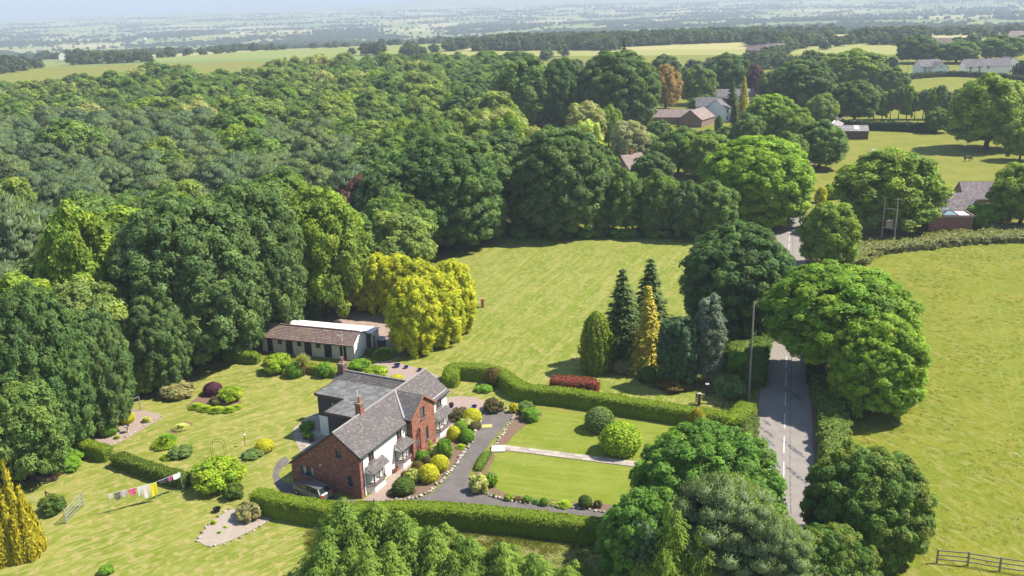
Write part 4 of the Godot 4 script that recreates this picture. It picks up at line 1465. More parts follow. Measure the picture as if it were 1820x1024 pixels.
func pole(called: String, label: String, at: Vector3, h: float, arm := 0.0, r := 0.14) -> Node3D:
	var o := thing(called, label, "pole", at)
	var mb := MB.new()
	mb.tube(Vector3.ZERO, Vector3(0, h, 0), r, r * 0.7, 10, Color.WHITE)
	part("shaft", mb, M.pole_wood, o)
	if arm > 0:
		mb = MB.new()
		mb.bar(Vector3(-arm, h - 0.3, 0.1), Vector3(arm, h - 0.3, 0.1), 0.1, 0.1, Color.WHITE)
		part("crossarm", mb, M.pole_wood, o)
		for s in [-0.8, 0.0, 0.8]:
			mb = MB.new()
			mb.lathe(Vector3(arm * s, h - 0.25, 0.1), [Vector2(0.03, 0), Vector2(0.07, 0.06), Vector2(0.04, 0.12), Vector2(0.06, 0.18), Vector2(0.02, 0.24)], 8, Color.WHITE)
			part("insulator", mb, M.terracotta, o)
	return o

func horse(label: String, at: Vector3, turn: float, m: Material, s: float) -> void:
	# one continuous skin: capsules joined smoothly on a grid, then wrapped with surface nets
	var bones := [[Vector3(-0.75, 1.22, 0), Vector3(0.0, 1.13, 0), 0.31, 0.30], [Vector3(0.0, 1.13, 0), Vector3(0.6, 1.2, 0), 0.30, 0.29], [Vector3(0.62, 1.3, 0), Vector3(1.12, 0.92, 0), 0.22, 0.14], [Vector3(1.12, 0.92, 0), Vector3(1.34, 0.36, 0), 0.13, 0.08], [Vector3(1.05, 1.05, 0.07), Vector3(1.02, 1.16, 0.08), 0.035, 0.015], [Vector3(1.05, 1.05, -0.07), Vector3(1.02, 1.16, -0.08), 0.035, 0.015], [Vector3(-0.98, 1.3, 0), Vector3(-1.15, 0.7, 0), 0.06, 0.09]]
	for z in [-0.18, 0.18]:
		bones.append([Vector3(0.55, 1.0, z), Vector3(0.56 + z * 0.6, 0.52, z), 0.15, 0.075])
		bones.append([Vector3(0.56 + z * 0.6, 0.52, z), Vector3(0.55 + z * 0.6, 0.04, z), 0.065, 0.06])
		bones.append([Vector3(-0.78, 1.1, z), Vector3(-0.62 - z * 0.5, 0.78, z), 0.22, 0.12])
		bones.append([Vector3(-0.62 - z * 0.5, 0.78, z), Vector3(-0.92 - z * 0.5, 0.5, z), 0.11, 0.07])
		bones.append([Vector3(-0.92 - z * 0.5, 0.5, z), Vector3(-0.86 - z * 0.5, 0.04, z), 0.062, 0.06])
	var cell := 0.05
	var lo := Vector3(-1.35, -0.05, -0.5)
	var n := Vector3i(57, 36, 20)
	var f := PackedFloat32Array()
	f.resize(n.x * n.y * n.z)
	for z in n.z:
		for y in n.y:
			for x in n.x:
				var p := lo + Vector3(x, y, z) * cell
				var acc := 0.0
				for b in bones:
					var ab: Vector3 = b[1] - b[0]
					var t := clampf((p - b[0]).dot(ab) / ab.length_squared(), 0.0, 1.0)
					var d: float = (p - b[0] - ab * t).length() - lerpf(b[2], b[3], t)
					if d < 0.4:
						acc += exp(-d * 26.0)
				f[x + n.x * (y + n.y * z)] = -log(acc + 1e-9) / 26.0
	var mb := MB.new()
	var id := {}
	var step := [1, n.x, n.x * n.y]
	for z in n.z - 1:
		for y in n.y - 1:
			for x in n.x - 1:
				var k := x + n.x * (y + n.y * z)
				var sum := Vector3.ZERO
				var cnt := 0
				for e in 12:
					var ax := e / 4
					var o1 := e % 2
					var o2 := (e / 2) % 2
					var c := Vector3i(x, y, z)
					c[(ax + 1) % 3] += o1
					c[(ax + 2) % 3] += o2
					var k0 := c.x + n.x * (c.y + n.y * c.z)
					var f0 := f[k0]
					var f1: float = f[k0 + step[ax]]
					if (f0 < 0.0) != (f1 < 0.0):
						var q := Vector3(c)
						q[ax] += f0 / (f0 - f1)
						sum += q
						cnt += 1
				if cnt:
					id[k] = mb.v.size()
					mb.v.append(lo + sum / cnt * cell)
					mb.n.append(Vector3.UP); mb.c.append(Color.WHITE)
	var acc := PackedVector3Array()
	acc.resize(mb.v.size())
	for k in id:
		for ax in 3:
			if k + step[ax] >= f.size() or (f[k] < 0.0) == (f[k + step[ax]] < 0.0):
				continue
			var s1: int = step[(ax + 1) % 3]
			var s2: int = step[(ax + 2) % 3]
			if not (id.has(k - s1) and id.has(k - s2) and id.has(k - s1 - s2)):
				continue
			var q := [id[k], id[k - s1], id[k - s1 - s2], id[k - s2]]
			if f[k] < 0.0:
				q.reverse()
			for t in [[0, 1, 2], [0, 2, 3]]:
				mb.i.append_array([q[t[0]], q[t[1]], q[t[2]]])
				var nn: Vector3 = (mb.v[q[t[2]]] - mb.v[q[t[0]]]).cross(mb.v[q[t[1]]] - mb.v[q[t[0]]])
				for w in t:
					acc[q[w]] += nn
	for k in acc.size():
		mb.n[k] = acc[k].normalized()
	var o := thing("horse", label, "horse", at, turn, "horses grazing in the paddock")
	o.scale = Vector3.ONE * s
	part("body", mb, m, o)
	var mane := MB.new()
	for k in 22:
		var g := k / 21.0
		mane.leaf(Vector3(0.5, 1.5, 0).lerp(Vector3(1.1, 1.04, 0), g) + Vector3(0, 0, 0.05), Vector3(0, 0.3, 1).normalized(), Vector3(0.1, -1, 0.2).normalized(), 0.28, 0.1, Color(0.02, 0.015, 0.012), Vector3(0, 0.5, 1).normalized())
	part("mane", mane, M.vertex, o)

func pot(label: String, at: Vector3, m: Material, s: float, plant := "") -> void:
	var o := thing("plant_pot", label, "pot", at, 0.0, "pots set out round the house")
	var mb := MB.new()
	mb.lathe(Vector3.ZERO, [Vector2(0.24, 0), Vector2(0.34, 0.34), Vector2(0.39, 0.36), Vector2(0.39, 0.44), Vector2(0.33, 0.445), Vector2(0.32, 0.38), Vector2(0.02, 0.375)], 14, Color.WHITE)
	part("vessel", mb, m, o)
	if plant != "":
		var p: Dictionary = proto[plant]
		var q := shared("plant", p.crown, o)
		q.position.y = 0.36
		q.scale = Vector3.ONE * 0.38
	o.scale = Vector3.ONE * s

func small_things() -> void:
	car()
	washing()
	five_bar("field_gate", "silver metal field gate standing half open beside golden conifers", Vector3(-42.97, 0.00, -76.31), Vector3(-42.75, 0.00, -79.44), 1.45, 4, M.steel, false)
	fence("dark rail fence joining the silver gate to the green bush", [Vector2(-46.80, -80.52), Vector2(-44.39, -78.80)], 1.4, 1.2, 2, M.dark_timber, 0.1)
	fence("weathered post and rail fence at the bottom edge of the meadow", [Vector2(35.02, -65.94), Vector2(37.37, -65.42), Vector2(39.17, -64.70), Vector2(41.88, -63.79)], 2.4, 1.35, 3, M.grey_wood)
	fence("dark wooden rails beside the open garden gate on the roadside", [Vector2(21.69, -98.32), Vector2(23.22, -97.74), Vector2(24.25, -97.35)], 2.2, 1.1, 2, M.dark_timber)
	fence("dark rails running from white-capped gatepost behind the pale bush", [Vector2(23.15, -101.12), Vector2(24.62, -101.01), Vector2(26.13, -101.07)], 1.5, 1.25, 3, M.dark_timber)
	fence("low wooden fence at the edge of the cottage garden", [Vector2(94.85, -176.66), Vector2(101.27, -173.98), Vector2(104.69, -172.18)], 2.5, 1.2, 3, M.grey_wood)
	for k in 2:
		var g := thing("gatepost", ["stout dark gatepost with white cap nearest the clipped hedge", "stout dark gatepost with white cap beside the pale bush"][k], "post", [Vector3(21.68, 0.00, -98.48), Vector3(23.18, 0.00, -101.12)][k])
		var mb := MB.new()
		mb.box(Vector3(-0.15, 0, -0.15), Vector3(0.15, 1.45, 0.15), Color.WHITE)
		part("shaft", mb, M.dark_timber, g)
		mb = MB.new()
		mb.box(Vector3(-0.19, 1.45, -0.19), Vector3(0.19, 1.53, 0.19), Color.WHITE)
		mb.tube(Vector3(0, 1.53, 0), Vector3(0, 1.62, 0), 0.2, 0.03, 4, Color.WHITE)
		part("cap", mb, M.white_paint, g)
	five_bar("garden_gate", "open dark timber gate swung back from the white-capped posts", Vector3(21.59, 0.00, -98.17), Vector3(21.45, 0.00, -99.13), 1.15, 4, M.dark_timber, true)
	# poles
	pole("telegraph_pole", "tall grey wooden pole on the left verge of the road", Vector3(27.79, 0.00, -99.31), 12.4, 0.0, 0.12)
	var tw := thing("electricity_pole", "twin electricity poles joined by a crossbar carrying a transformer box", "pole", Vector3(70.85, 0.00, -168.35))
	var gap: Vector3 = Vector3(72.66, 0.00, -166.87) - Vector3(70.85, 0.00, -168.35)
	for e in [Vector3.ZERO, gap]:
		var mb := MB.new()
		mb.tube(e, e + Vector3(0, 9.0, 0), 0.15, 0.11, 10, Color.WHITE)
		part("shaft", mb, M.pole_wood, tw)
		mb = MB.new()
		mb.bar(e + Vector3(-0.6, 8.8, 0.12), e + Vector3(0.6, 9.0, 0.12), 0.1, 0.1, Color.WHITE)
		part("crossarm", mb, M.pole_wood, tw)
	var cb := MB.new()
	cb.bar(Vector3(0, 6.9, 0.12), gap + Vector3(0, 6.9, 0.12), 0.1, 0.16, Color.WHITE)
	cb.bar(Vector3(0, 3.2, 0.12), gap + Vector3(0, 3.2, 0.12), 0.1, 0.16, Color.WHITE)
	part("crossbar", cb, M.pole_wood, tw)
	var bx := MB.new()
	bx.box(gap * 0.5 + Vector3(-0.6, 3.3, -0.35), gap * 0.5 + Vector3(0.6, 4.6, 0.35), Color.WHITE)
	bx.box(gap * 0.5 + Vector3(-0.65, 4.6, -0.4), gap * 0.5 + Vector3(0.65, 4.75, 0.4), Color.WHITE)
	part("transformer_box", bx, M.rust_grey, tw)
	pole("telegraph_pole", "thin pole standing in trees beside the distant blue swing frame", Vector3(17.03, 0.00, -362.35), 9.5, 0.0, 0.14)
	pole("telegraph_pole", "thin dark pole beside the far white cottage on the hill", Vector3(224.54, 0.00, -519.48), 9.5, 0.0, 0.15)
	pole("telegraph_pole", "thin pole rising behind the long white farmhouse on the hill", Vector3(300.27, 0.00, -575.23), 10.0, 0.0, 0.14)
	pole("telegraph_pole", "slim pole among the trees above the lane bend", Vector3(85.60, 0.00, -257.48), 9.0, 0.0, 0.13)
	pole("telegraph_pole", "thin pole standing before the meadow hedge under the overhanging sycamore", Vector3(37.75, 0.00, -102.23), 6.5, 0.0, 0.07)
	# garden lamp, bird bath, planters, beehive-like stump
	var gl := thing("garden_lamp", "slim garden lamp with white globe standing on the left lawn", "lamp", Vector3(-30.04, 0.00, -91.36))
	var mb := MB.new()
	mb.tube(Vector3.ZERO, Vector3(0, 1.25, 0), 0.03, 0.025, 8, Color.WHITE)
	part("post", mb, M.dark_trim, gl)
	mb = MB.new()
	mb.blob(Vector3(0, 1.38, 0), Vector3(0.16, 0.15, 0.16), Color.WHITE, 12, 8, 0.0)
	part("globe", mb, M.white_paint, gl)
	mb = MB.new()
	mb.tube(Vector3(0, 1.5, 0), Vector3(0, 1.66, 0), 0.07, 0.03, 8, Color.WHITE)
	part("finial", mb, M.dark_trim, gl)
	var bb := thing("bird_bath", "pale stone bird bath on the gravel bed", "bird bath", Vector3(-44.76, 0.00, -95.66))
	mb = MB.new()
	mb.lathe(Vector3.ZERO, [Vector2(0.24, 0), Vector2(0.2, 0.08), Vector2(0.1, 0.16), Vector2(0.09, 0.6), Vector2(0.14, 0.68)], 12, Color.WHITE)
	part("pedestal", mb, M.concrete, bb)
	mb = MB.new()
	mb.lathe(Vector3(0, 0.68, 0), [Vector2(0.14, 0), Vector2(0.36, 0.1), Vector2(0.36, 0.15), Vector2(0.3, 0.15), Vector2(0.05, 0.09)], 14, Color.WHITE)
	part("bowl", mb, M.concrete, bb)
	for p in [["large blue glazed pot on the rear patio nearest the stables", Vector3(-15.63, 0.00, -113.08), 1.1], ["smaller blue glazed pot midway along the patio edge", Vector3(-14.38, 0.00, -112.59), 0.8], ["dark blue pot at the patio edge behind the far roof ridge", Vector3(-12.48, 0.00, -111.48), 0.8], ["blue pot at the top end of the drive", Vector3(-4.92, 0.00, -99.42), 0.85]]:
		pot(p[0], p[1], M.blue_glaze, p[2], "")
	pot("small purple-flowered pot on gravel outside the far bay window", Vector3(-7.66, 0.00, -99.77), M.blue_glaze, 0.7, "loose_purple")
	pot("dark planter with leafy plant on the paving, nearest the brick gable", Vector3(-22.87, 0.00, -91.98), M.dark_pot, 1.0, "loose_green")
	pot("dark planter with leafy plant on the paving, further from the gable", Vector3(-23.56, 0.00, -92.57), M.dark_pot, 0.95, "loose_lime")
	pot("round terracotta pot on the gravel between the two front bays", Vector3(-12.68, 0.00, -84.46), M.terracotta, 1.1, "")
	pot("tall dark green pot beside the front door", Vector3(-9.36, 0.00, -90.69), M.green_glaze, 1.2, "")
	pot("black plastic tub on the lawn beside the stony bed", Vector3(-29.04, 0.00, -77.63), M.black_wood, 0.95, "")
	var hive := thing("chimney_pot_planter", "old brick-red chimney pot standing on the mown field", "planter", Vector3(-4.69, 0.00, -137.28))
	mb = MB.new()
	mb.lathe(Vector3.ZERO, [Vector2(0.36, 0), Vector2(0.3, 0.2), Vector2(0.26, 1.1), Vector2(0.36, 1.2), Vector2(0.36, 1.4)], 12, Color.WHITE)
	part("vessel", mb, M.terracotta, hive)
	var bg := single("feed_sack", sack(), M.cream, "yellowish mat lying on the drive beside the golden dome shrub", "mat")
	bg.position = Vector3(-3.49, 0.00, -94.48)
	# pergola posts over the gravel bed
	var pts := [Vector3(-45.54, 0.00, -101.64), Vector3(-48.01, 0.00, -99.30), Vector3(-47.96, 0.00, -101.02), Vector3(-49.21, 0.00, -97.72), Vector3(-49.43, 0.00, -96.41)]
	var pg := thing("pergola", "rustic wooden pergola of thin posts and poles under the trees", "pergola", pts[0])
	for k in pts.size():
		mb = MB.new()
		mb.tube(pts[k] - pts[0], pts[k] - pts[0] + Vector3(0, 1.9 if k == 0 else 1.35, 0), 0.07, 0.06, 7, Color.WHITE)
		part("post", mb, M.grey_wood, pg)
	mb = MB.new()
	mb.tube(pts[0] - pts[0] + Vector3(0, 1.85, 0), pts[1] - pts[0] + Vector3(0, 1.3, 0), 0.05, 0.05, 6, Color.WHITE)
	mb.tube(pts[1] - pts[0] + Vector3(0, 1.3, 0), pts[4] - pts[0] + Vector3(0, 1.3, 0), 0.05, 0.05, 6, Color.WHITE)
	part("rail", mb, M.grey_wood, pg)
	var ar := thing("garden_arch", "thin wire rose arch on the left lawn near the clipped hedge", "arch", Vector3(-32.09, 0.00, -88.62))
	for x in [-0.7, 0.7]:
		for z in [-0.3, 0.3]:
			mb = MB.new()
			mb.tube(Vector3(x, 0, z), Vector3(x, 1.7, z), 0.02, 0.02, 5, Color.WHITE)
			part("upright", mb, M.dark_trim, ar)
	for z in [-0.3, 0.3]:
		mb = MB.new()
		for k in 8:
			var a0 := PI * k / 8.0
			var a1 := PI * (k + 1) / 8.0
			mb.tube(Vector3(cos(a0) * 0.7, 1.7 + sin(a0) * 0.5, z), Vector3(cos(a1) * 0.7, 1.7 + sin(a1) * 0.5, z), 0.02, 0.02, 5, Color.WHITE, false)
		part("hoop", mb, M.dark_trim, ar)
	var sn := thing("garden_ornament", "small pale stone ornament at the foot of the rose arch", "ornament", Vector3(-32.02, 0.00, -87.98))
	mb = MB.new()
	mb.lathe(Vector3.ZERO, [Vector2(0.22, 0), Vector2(0.25, 0.3), Vector2(0.12, 0.5), Vector2(0.16, 0.65), Vector2(0.05, 0.8)], 10, Color.WHITE)
	part("figure", mb, M.concrete, sn)
	# raised brick bed
	var rb := thing("raised_bed", "low raised bed edged with red bricks beside the left trees", "raised bed", Vector3(-48.54, 0.00, -84.52))
	var d: Vector3 = Vector3(-47.20, 0.00, -87.92) - Vector3(-48.54, 0.00, -84.52)
	var ex := d.normalized()
	var nz := ex.cross(Vector3.UP)
	mb = MB.new()
	mb.bar(Vector3(0, 0.22, 0), d + Vector3(0, 0.22, 0), 0.2, 0.44, Color.WHITE)
	mb.bar(Vector3(0, 0.22, 0), -nz * 1.6 + Vector3(0, 0.22, 0), 0.2, 0.43, Color.WHITE)
	var core := part("wall", mb, M.mortar, rb)
	part("brick_courses", bricks(nz * 0.101, ex, nz, PackedVector2Array([Vector2(0, 0), Vector2(d.length(), 0), Vector2(d.length(), 0.43), Vector2(0, 0.43)]), [], [Color(0.30, 0.14, 0.10), Color(0.36, 0.19, 0.14), Color(0.25, 0.12, 0.10)]), M.vertex, core).set_meta("kind", "stuff")
	mb = MB.new()
	mb.quad(Vector3(0, 0.4, 0), d + Vector3(0, 0.4, 0), d - nz * 1.6 + Vector3(0, 0.4, 0), -nz * 1.6 + Vector3(0, 0.4, 0), Color.WHITE)
	part("soil", mb, M.soil, rb)
	# cordyline
	var co := thing("cordyline_palm", "spiky yellow-green cordyline palm before the stables", "palm", Vector3(-27.69, 0.00, -111.13))
	mb = MB.new()
	mb.tube(Vector3.ZERO, Vector3(0.05, 2.0, 0), 0.16, 0.11, 8, Color(0.10, 0.07, 0.045))
	part("trunk", mb, M.vertex, co)
	mb = MB.new()
	for k in 260:
		var e := rdir()
		e.y = e.y * 0.8 + 0.25
		e = e.normalized()
		var dry := e.y < -0.2
		var nn := e.cross(rdir()).normalized()
		if nn.y < 0.0:
			nn = -nn
		mb.leaf(Vector3(0.05, 2.1 if not dry else 1.7, 0) + e * 0.62, nn, e, 1.15, 0.085, vary(Color(0.34, 0.33, 0.10) if not dry else Color(0.26, 0.17, 0.07), 0.2), (nn + Vector3.UP).normalized())
	part("leaves", mb, M.leaf, co)
	# the blue swing frame far off
	var sw := thing("climbing_frame", "distant blue climbing frame with orange side under the tall trees", "climbing frame", Vector3(12.80, 0.00, -374.21))
	mb = MB.new()
	for s in [-1.6, 1.6]:
		mb.tube(Vector3(s, 0, 1.2), Vector3(s * 0.6, 3.2, 0), 0.14, 0.14, 6, Color.WHITE)
		mb.tube(Vector3(s, 0, -1.2), Vector3(s * 0.6, 3.2, 0), 0.14, 0.14, 6, Color.WHITE)
	mb.tube(Vector3(-1.0, 3.2, 0), Vector3(1.0, 3.2, 0), 0.14, 0.14, 6, Color.WHITE)
	part("frame", mb, M.blue_paint, sw)
	mb = MB.new()
	mb.box(Vector3(-1.3, 0, -0.7), Vector3(1.3, 1.3, 0.7), Color.WHITE)
	part("side", mb, M.orange_paint, sw)
	horse("dark brown horse grazing in the paddock", Vector3(128.43, 0.00, -252.64), 0.15, M.dark_coat, 1.08)
	horse("pale horse standing half hidden behind the big ash tree", Vector3(108.23, 0.00, -268.33), 2.9, M.white_coat, 1.05)

func sack() -> MB:
	var mb := MB.new()
	mb.box(Vector3(-0.75, 0.03, -0.4), Vector3(0.75, 0.06, 0.4), Color.WHITE)
	return mb

func far_cars() -> void:
	pass

func other_houses() -> void:
	var slate := [Color(0.16, 0.15, 0.16), Color(0.20, 0.185, 0.19), Color(0.14, 0.13, 0.14)]
	var rosy := [Color(0.25, 0.188, 0.172), Color(0.29, 0.22, 0.20), Color(0.22, 0.165, 0.155)]
	var dull := [Color(0.215, 0.18, 0.185), Color(0.25, 0.21, 0.21), Color(0.18, 0.15, 0.16)]
	# cottage behind the ash: slate roof with a flat-roofed orangery
	var g := Vector3(94.88, 0.00, -185.60)
	cottage("stone_barn", "grey tiled barn with half-open gable beyond the brick extension", Vector3(104.39, 0.00, -197.56), -0.1379, 9.6, 7.2, 2.5, 5.5, M.dull_brick, dull, [], {"tw": 0.35, "th": 0.32, "category": "barn"})
	cottage("roadside_cottage", "low cottage with purple-grey tiled roof behind the flat-roofed extension", Vector3(91.09, 0.00, -185.06), -0.1309, 9.5, 6.5, 2.9, 5.9, M.dull_brick, dull, [], {"tw": 0.35, "th": 0.32, "chimneys": [-4.2]})
	var ext := thing("orangery", "flat-roofed red brick extension with glass roof lantern", "extension", Vector3(87.96, 0.00, -175.65), -0.1245)
	var mb := MB.new()
	mb.box(Vector3(-4.6, 0, -4.4), Vector3(3.6, 3.0, 0), Color.WHITE)
	var w := part("wall", mb, M.mortar, ext)
	var pb := [Color(0.27, 0.13, 0.115), Color(0.32, 0.165, 0.145), Color(0.23, 0.115, 0.105)]
	part("brick_courses", bricks(Vector3(-4.6, 0, 0.003), Vector3.RIGHT, Vector3.BACK, PackedVector2Array([Vector2(0, 0), Vector2(8.2, 0), Vector2(8.2, 3.0), Vector2(0, 3.0)]), [], pb), M.vertex, w).set_meta("kind", "stuff")
	mb = MB.new()
	mb.box(Vector3(-4.75, 3.0, -4.5), Vector3(3.75, 3.12, 0.15), Color.WHITE)
	part("flat_roof", mb, M.pale_felt, ext)
	mb = MB.new()
	for q in [[-4.75, 0.0, 3.75, 0.15], [3.5, -4.5, 3.75, -0.004]]:
		mb.box(Vector3(q[0], 3.121, q[1]), Vector3(q[2], 3.36, q[3]), Color.WHITE)
	part("parapet", mb, M.dull_brick, ext)
	mb = MB.new()
	var c := [Vector3(-1.9, 3.18, -0.7), Vector3(1.1, 3.18, -0.7), Vector3(1.1, 3.18, -3.0), Vector3(-1.9, 3.18, -3.0)]
	var a0 := Vector3(-0.9, 3.85, -1.85)
	var a1 := Vector3(0.1, 3.85, -1.85)
	mb.quad(c[0], c[1], a1, a0, Color.WHITE)
	mb.quad(c[2], c[3], a0, a1, Color.WHITE)
	mb.tri(c[1], c[2], a1, Color.WHITE)
	mb.tri(c[3], c[0], a0, Color.WHITE)
	var ln := part("roof_lantern", mb, M.sky_glass, ext)
	mb = MB.new()
	for q in [[c[0], a0], [c[1], a1], [c[2], a1], [c[3], a0], [a0, a1], [c[0], c[1]], [c[1], c[2]], [c[2], c[3]], [c[3], c[0]]]:
		mb.bar(q[0] + Vector3(0, 0.03, 0), q[1] + Vector3(0, 0.03, 0), 0.09, 0.09, Color.WHITE)
	part("glazing_bar", mb, M.dark_trim, ln)
	var sk := MB.new()
	sk.box(Vector3(-0.6, 3.4, -5.6), Vector3(0.5, 3.5, -4.7), Color.WHITE)
	part("skylight", sk, M.sky_glass, ext)
	# field barn, L-shaped
	var fb := cottage("field_shelter", "dark brown timber shelter with grey roof at the paddock corner", Vector3(112.70, 0.00, -301.44), -0.2076, 11.5, 5.0, 2.9, 4.2, M.brown_board, [Color(0.24, 0.22, 0.22), Color(0.27, 0.25, 0.25)], [], {"category": "barn", "tw": 1.0, "th": 1.4})
	mb = MB.new()
	mb.obox(Transform3D(Basis(Vector3.RIGHT, atan2(1.3, 2.5)), Vector3(2.0, 3.72, 1.2)), Vector3(1.5, 0.05, 2.0), Color.WHITE)
	part("roof_light", mb, M.white_roof, fb)
	mb = MB.new()
	mb.box(Vector3(-5.8, 4.16, -0.15), Vector3(5.8, 4.3, 0.15), Color.WHITE)
	part("ridge_cap", mb, M.white_roof, fb)
	var f2 := cottage("field_shelter", "grey-roofed wing running back from the brown timber shelter", Vector3(112.42, 0.00, -315.18), -0.2076 + 1.35, 12.0, 5.0, 2.7, 3.9, M.brown_board, [Color(0.24, 0.22, 0.22), Color(0.27, 0.25, 0.25)], [], {"category": "barn", "tw": 1.0, "th": 1.4})
	mb = MB.new()
	mb.box(Vector3(-6.1, 3.86, -0.15), Vector3(6.1, 4.0, 0.15), Color.WHITE)
	part("ridge_cap", mb, M.white_roof, f2)
	# houses along the lane among the trees
	cottage("tiled_bungalow", "bungalow with long rosy tiled roof among the trees", Vector3(63.77, 0.00, -352.98), -0.2307, 18.0, 8.0, 2.9, 5.4, M.dull_brick, rosy, [[10.5, 0.9, 1.6, 1.2]], {})
	cottage("tiled_bungalow", "rosy tiled brick gable end of the bungalow facing the lane", Vector3(71.47, 0.00, -346.09), -0.2307 + PI * 0.5 - 0.35, 13.0, 9.0, 2.9, 6.2, M.dull_brick, rosy, [], {"gable_windows": [[-1.0, 1.5, 1.0, 1.8, 1.2]]})
	cottage("white_gabled_house", "pale blue-white gabled house with grey slate roof beyond the bungalow", Vector3(83.93, 0.00, -356.86), -0.2392 + PI * 0.5 - 0.5, 12.0, 7.5, 5.4, 8.6, M.pale_wall, slate, [[2.0, 0.9, 1.2, 1.2], [8.0, 0.9, 1.2, 1.2], [2.0, 3.4, 1.2, 1.2], [8.0, 3.4, 1.2, 1.2]], {})
	cottage("white_gabled_house", "grey slate wing of the pale gabled house behind the bungalow", Vector3(81.50, 0.00, -364.72), -0.2392, 13.0, 7.0, 5.2, 8.2, M.pale_wall, slate, [], {})
	cottage("lane_house", "slate-roofed house with white gable behind dark conifers", Vector3(104.58, 0.00, -423.07), -0.2835 + 0.15, 17.0, 8.0, 2.8, 5.6, M.cream_wall, slate, [[3.0, 0.9, 1.2, 1.2], [8.0, 0.9, 1.2, 1.2]], {"chimneys": [8.0]})
	cottage("shed_roofed_cottage", "small cottage showing only a pointed pinkish roof and tall chimney among trees", Vector3(32.70, 0.00, -241.76), -0.1614 + 0.8, 7.5, 7.5, 3.0, 6.8, M.dull_brick, rosy, [], {"chimneys": [0.0]})
	cottage("hidden_bungalow", "strip of pinkish roof of a bungalow half hidden by trees", Vector3(0.59, 0.00, -246.98), -0.1614, 14.0, 7.0, 3.0, 5.4, M.dull_brick, rosy, [], {})
	# white cottages on the hill
	cottage("hill_cottage", "white cottage with dark roof and gable towards the road, on the hill", Vector3(241.82, 0.00, -533.59), -0.3819 + 0.45, 13.0, 9.0, 4.8, 8.4, M.white_wall, slate, [[2.0, 0.6, 1.2, 2.0], [5.0, 0.6, 1.5, 1.6], [8.5, 3.0, 1.2, 1.2], [2.0, 3.0, 1.2, 1.2]], {"gable_windows": [[1.0, 0.8, 4.4, 1.8, 1.8], [1.0, 2.2, 0.4, 4.2, 2.0]], "tw": 0.8, "th": 0.7})
	cottage("hill_cottage", "small white gabled garage end joined to the cottage on the hill", Vector3(245.09, 0.00, -528.00), -0.3819 - PI * 0.5 + 0.3, 10.0, 8.5, 4.2, 7.4, M.white_wall, slate, [], {"gable_windows": [[1.0, 1.0, 4.0, 1.8, 1.6], [1.0, 2.2, 0.3, 4.4, 2.0]], "tw": 0.8, "th": 0.7})
	cottage("hill_farmhouse", "long white farmhouse with two chimneys on the hill at right", Vector3(272.81, 0.00, -529.73), -0.3875 + 0.4, 26.0, 8.0, 4.3, 8.2, M.white_wall, slate, [[2.0, 2.7, 1.4, 1.3], [7.0, 2.7, 1.4, 1.3], [12.0, 2.7, 1.4, 1.3], [2.0, 0.6, 1.4, 1.5], [7.0, 0.6, 1.4, 1.5]], {"chimneys": [-5.0, 0.0], "tw": 0.8, "th": 0.7})
	cottage("hill_farmhouse", "white gabled wing at the right end of the long hill farmhouse", Vector3(291.08, 0.00, -540.05), -0.3875 + 0.4 + PI * 0.5, 11.0, 9.0, 4.6, 8.2, M.white_wall, slate, [], {"gable_windows": [[-1.0, -1.0, 1.2, 1.8, 1.6]], "tw": 0.8, "th": 0.7})
	for q in [
		["distant_house", "distant brown house among trees above the white hill cottages", Vector3(312.01, 0.00, -652.75), 1.93, 18, 9, 5, 8.5, 1, 2],
		["distant_house", "distant house behind the brown one above the hill cottages", Vector3(358.76, 0.00, -771.96), 2.3, 16, 9, 5, 8.5, 1, 1],
		["distant_house", "distant house at the right edge above the hill farmhouse", Vector3(401.47, 0.00, -745.03), 2.47, 18, 9, 5, 8.5, 1, 2],
		["distant_house", "distant pale house at the far right above the farmhouse", Vector3(467.09, 0.00, -854.23), 2.92, 16, 9, 5, 8.5, 0, 1],
		["distant_house", "first house from the left in the distant rosy-roofed row", Vector3(199.14, 0.00, -741.55), 2.29, 16, 8, 5, 8.5, 1, 1],
		["distant_house", "second house from the left in the distant rosy-roofed row", Vector3(209.62, 0.00, -752.10), 2.86, 16, 8, 5, 8.5, 0, 1],
		["distant_house", "third house from the left in the distant rosy-roofed row", Vector3(219.99, 0.00, -763.16), 0.09, 16, 8, 5, 8.5, 1, 1],
		["distant_house", "distant farm building beyond the wood, left of the poplars", Vector3(40.12, 0.00, -948.97), 1.44, 26, 10, 6, 9, 1, 1],
		["distant_house", "distant grey farm shed beyond the wood", Vector3(89.40, 0.00, -918.65), 2.92, 34, 12, 5, 8, 0, 0],
		["distant_house", "tiny white house far off beyond the left field", Vector3(-490.11, 0.00, -1044.80), 2.01, 16, 8, 5, 8.5, 0, 0]]:
		cottage(q[0], q[1], q[2], q[3], q[4], q[5], q[6], q[7], [M.white_wall, M.dull_brick, M.cream_wall][q[8]], [slate, rosy, dull][q[9]], [], {"tw": 1.2, "th": 1.0, "group": "houses scattered in the distance"})
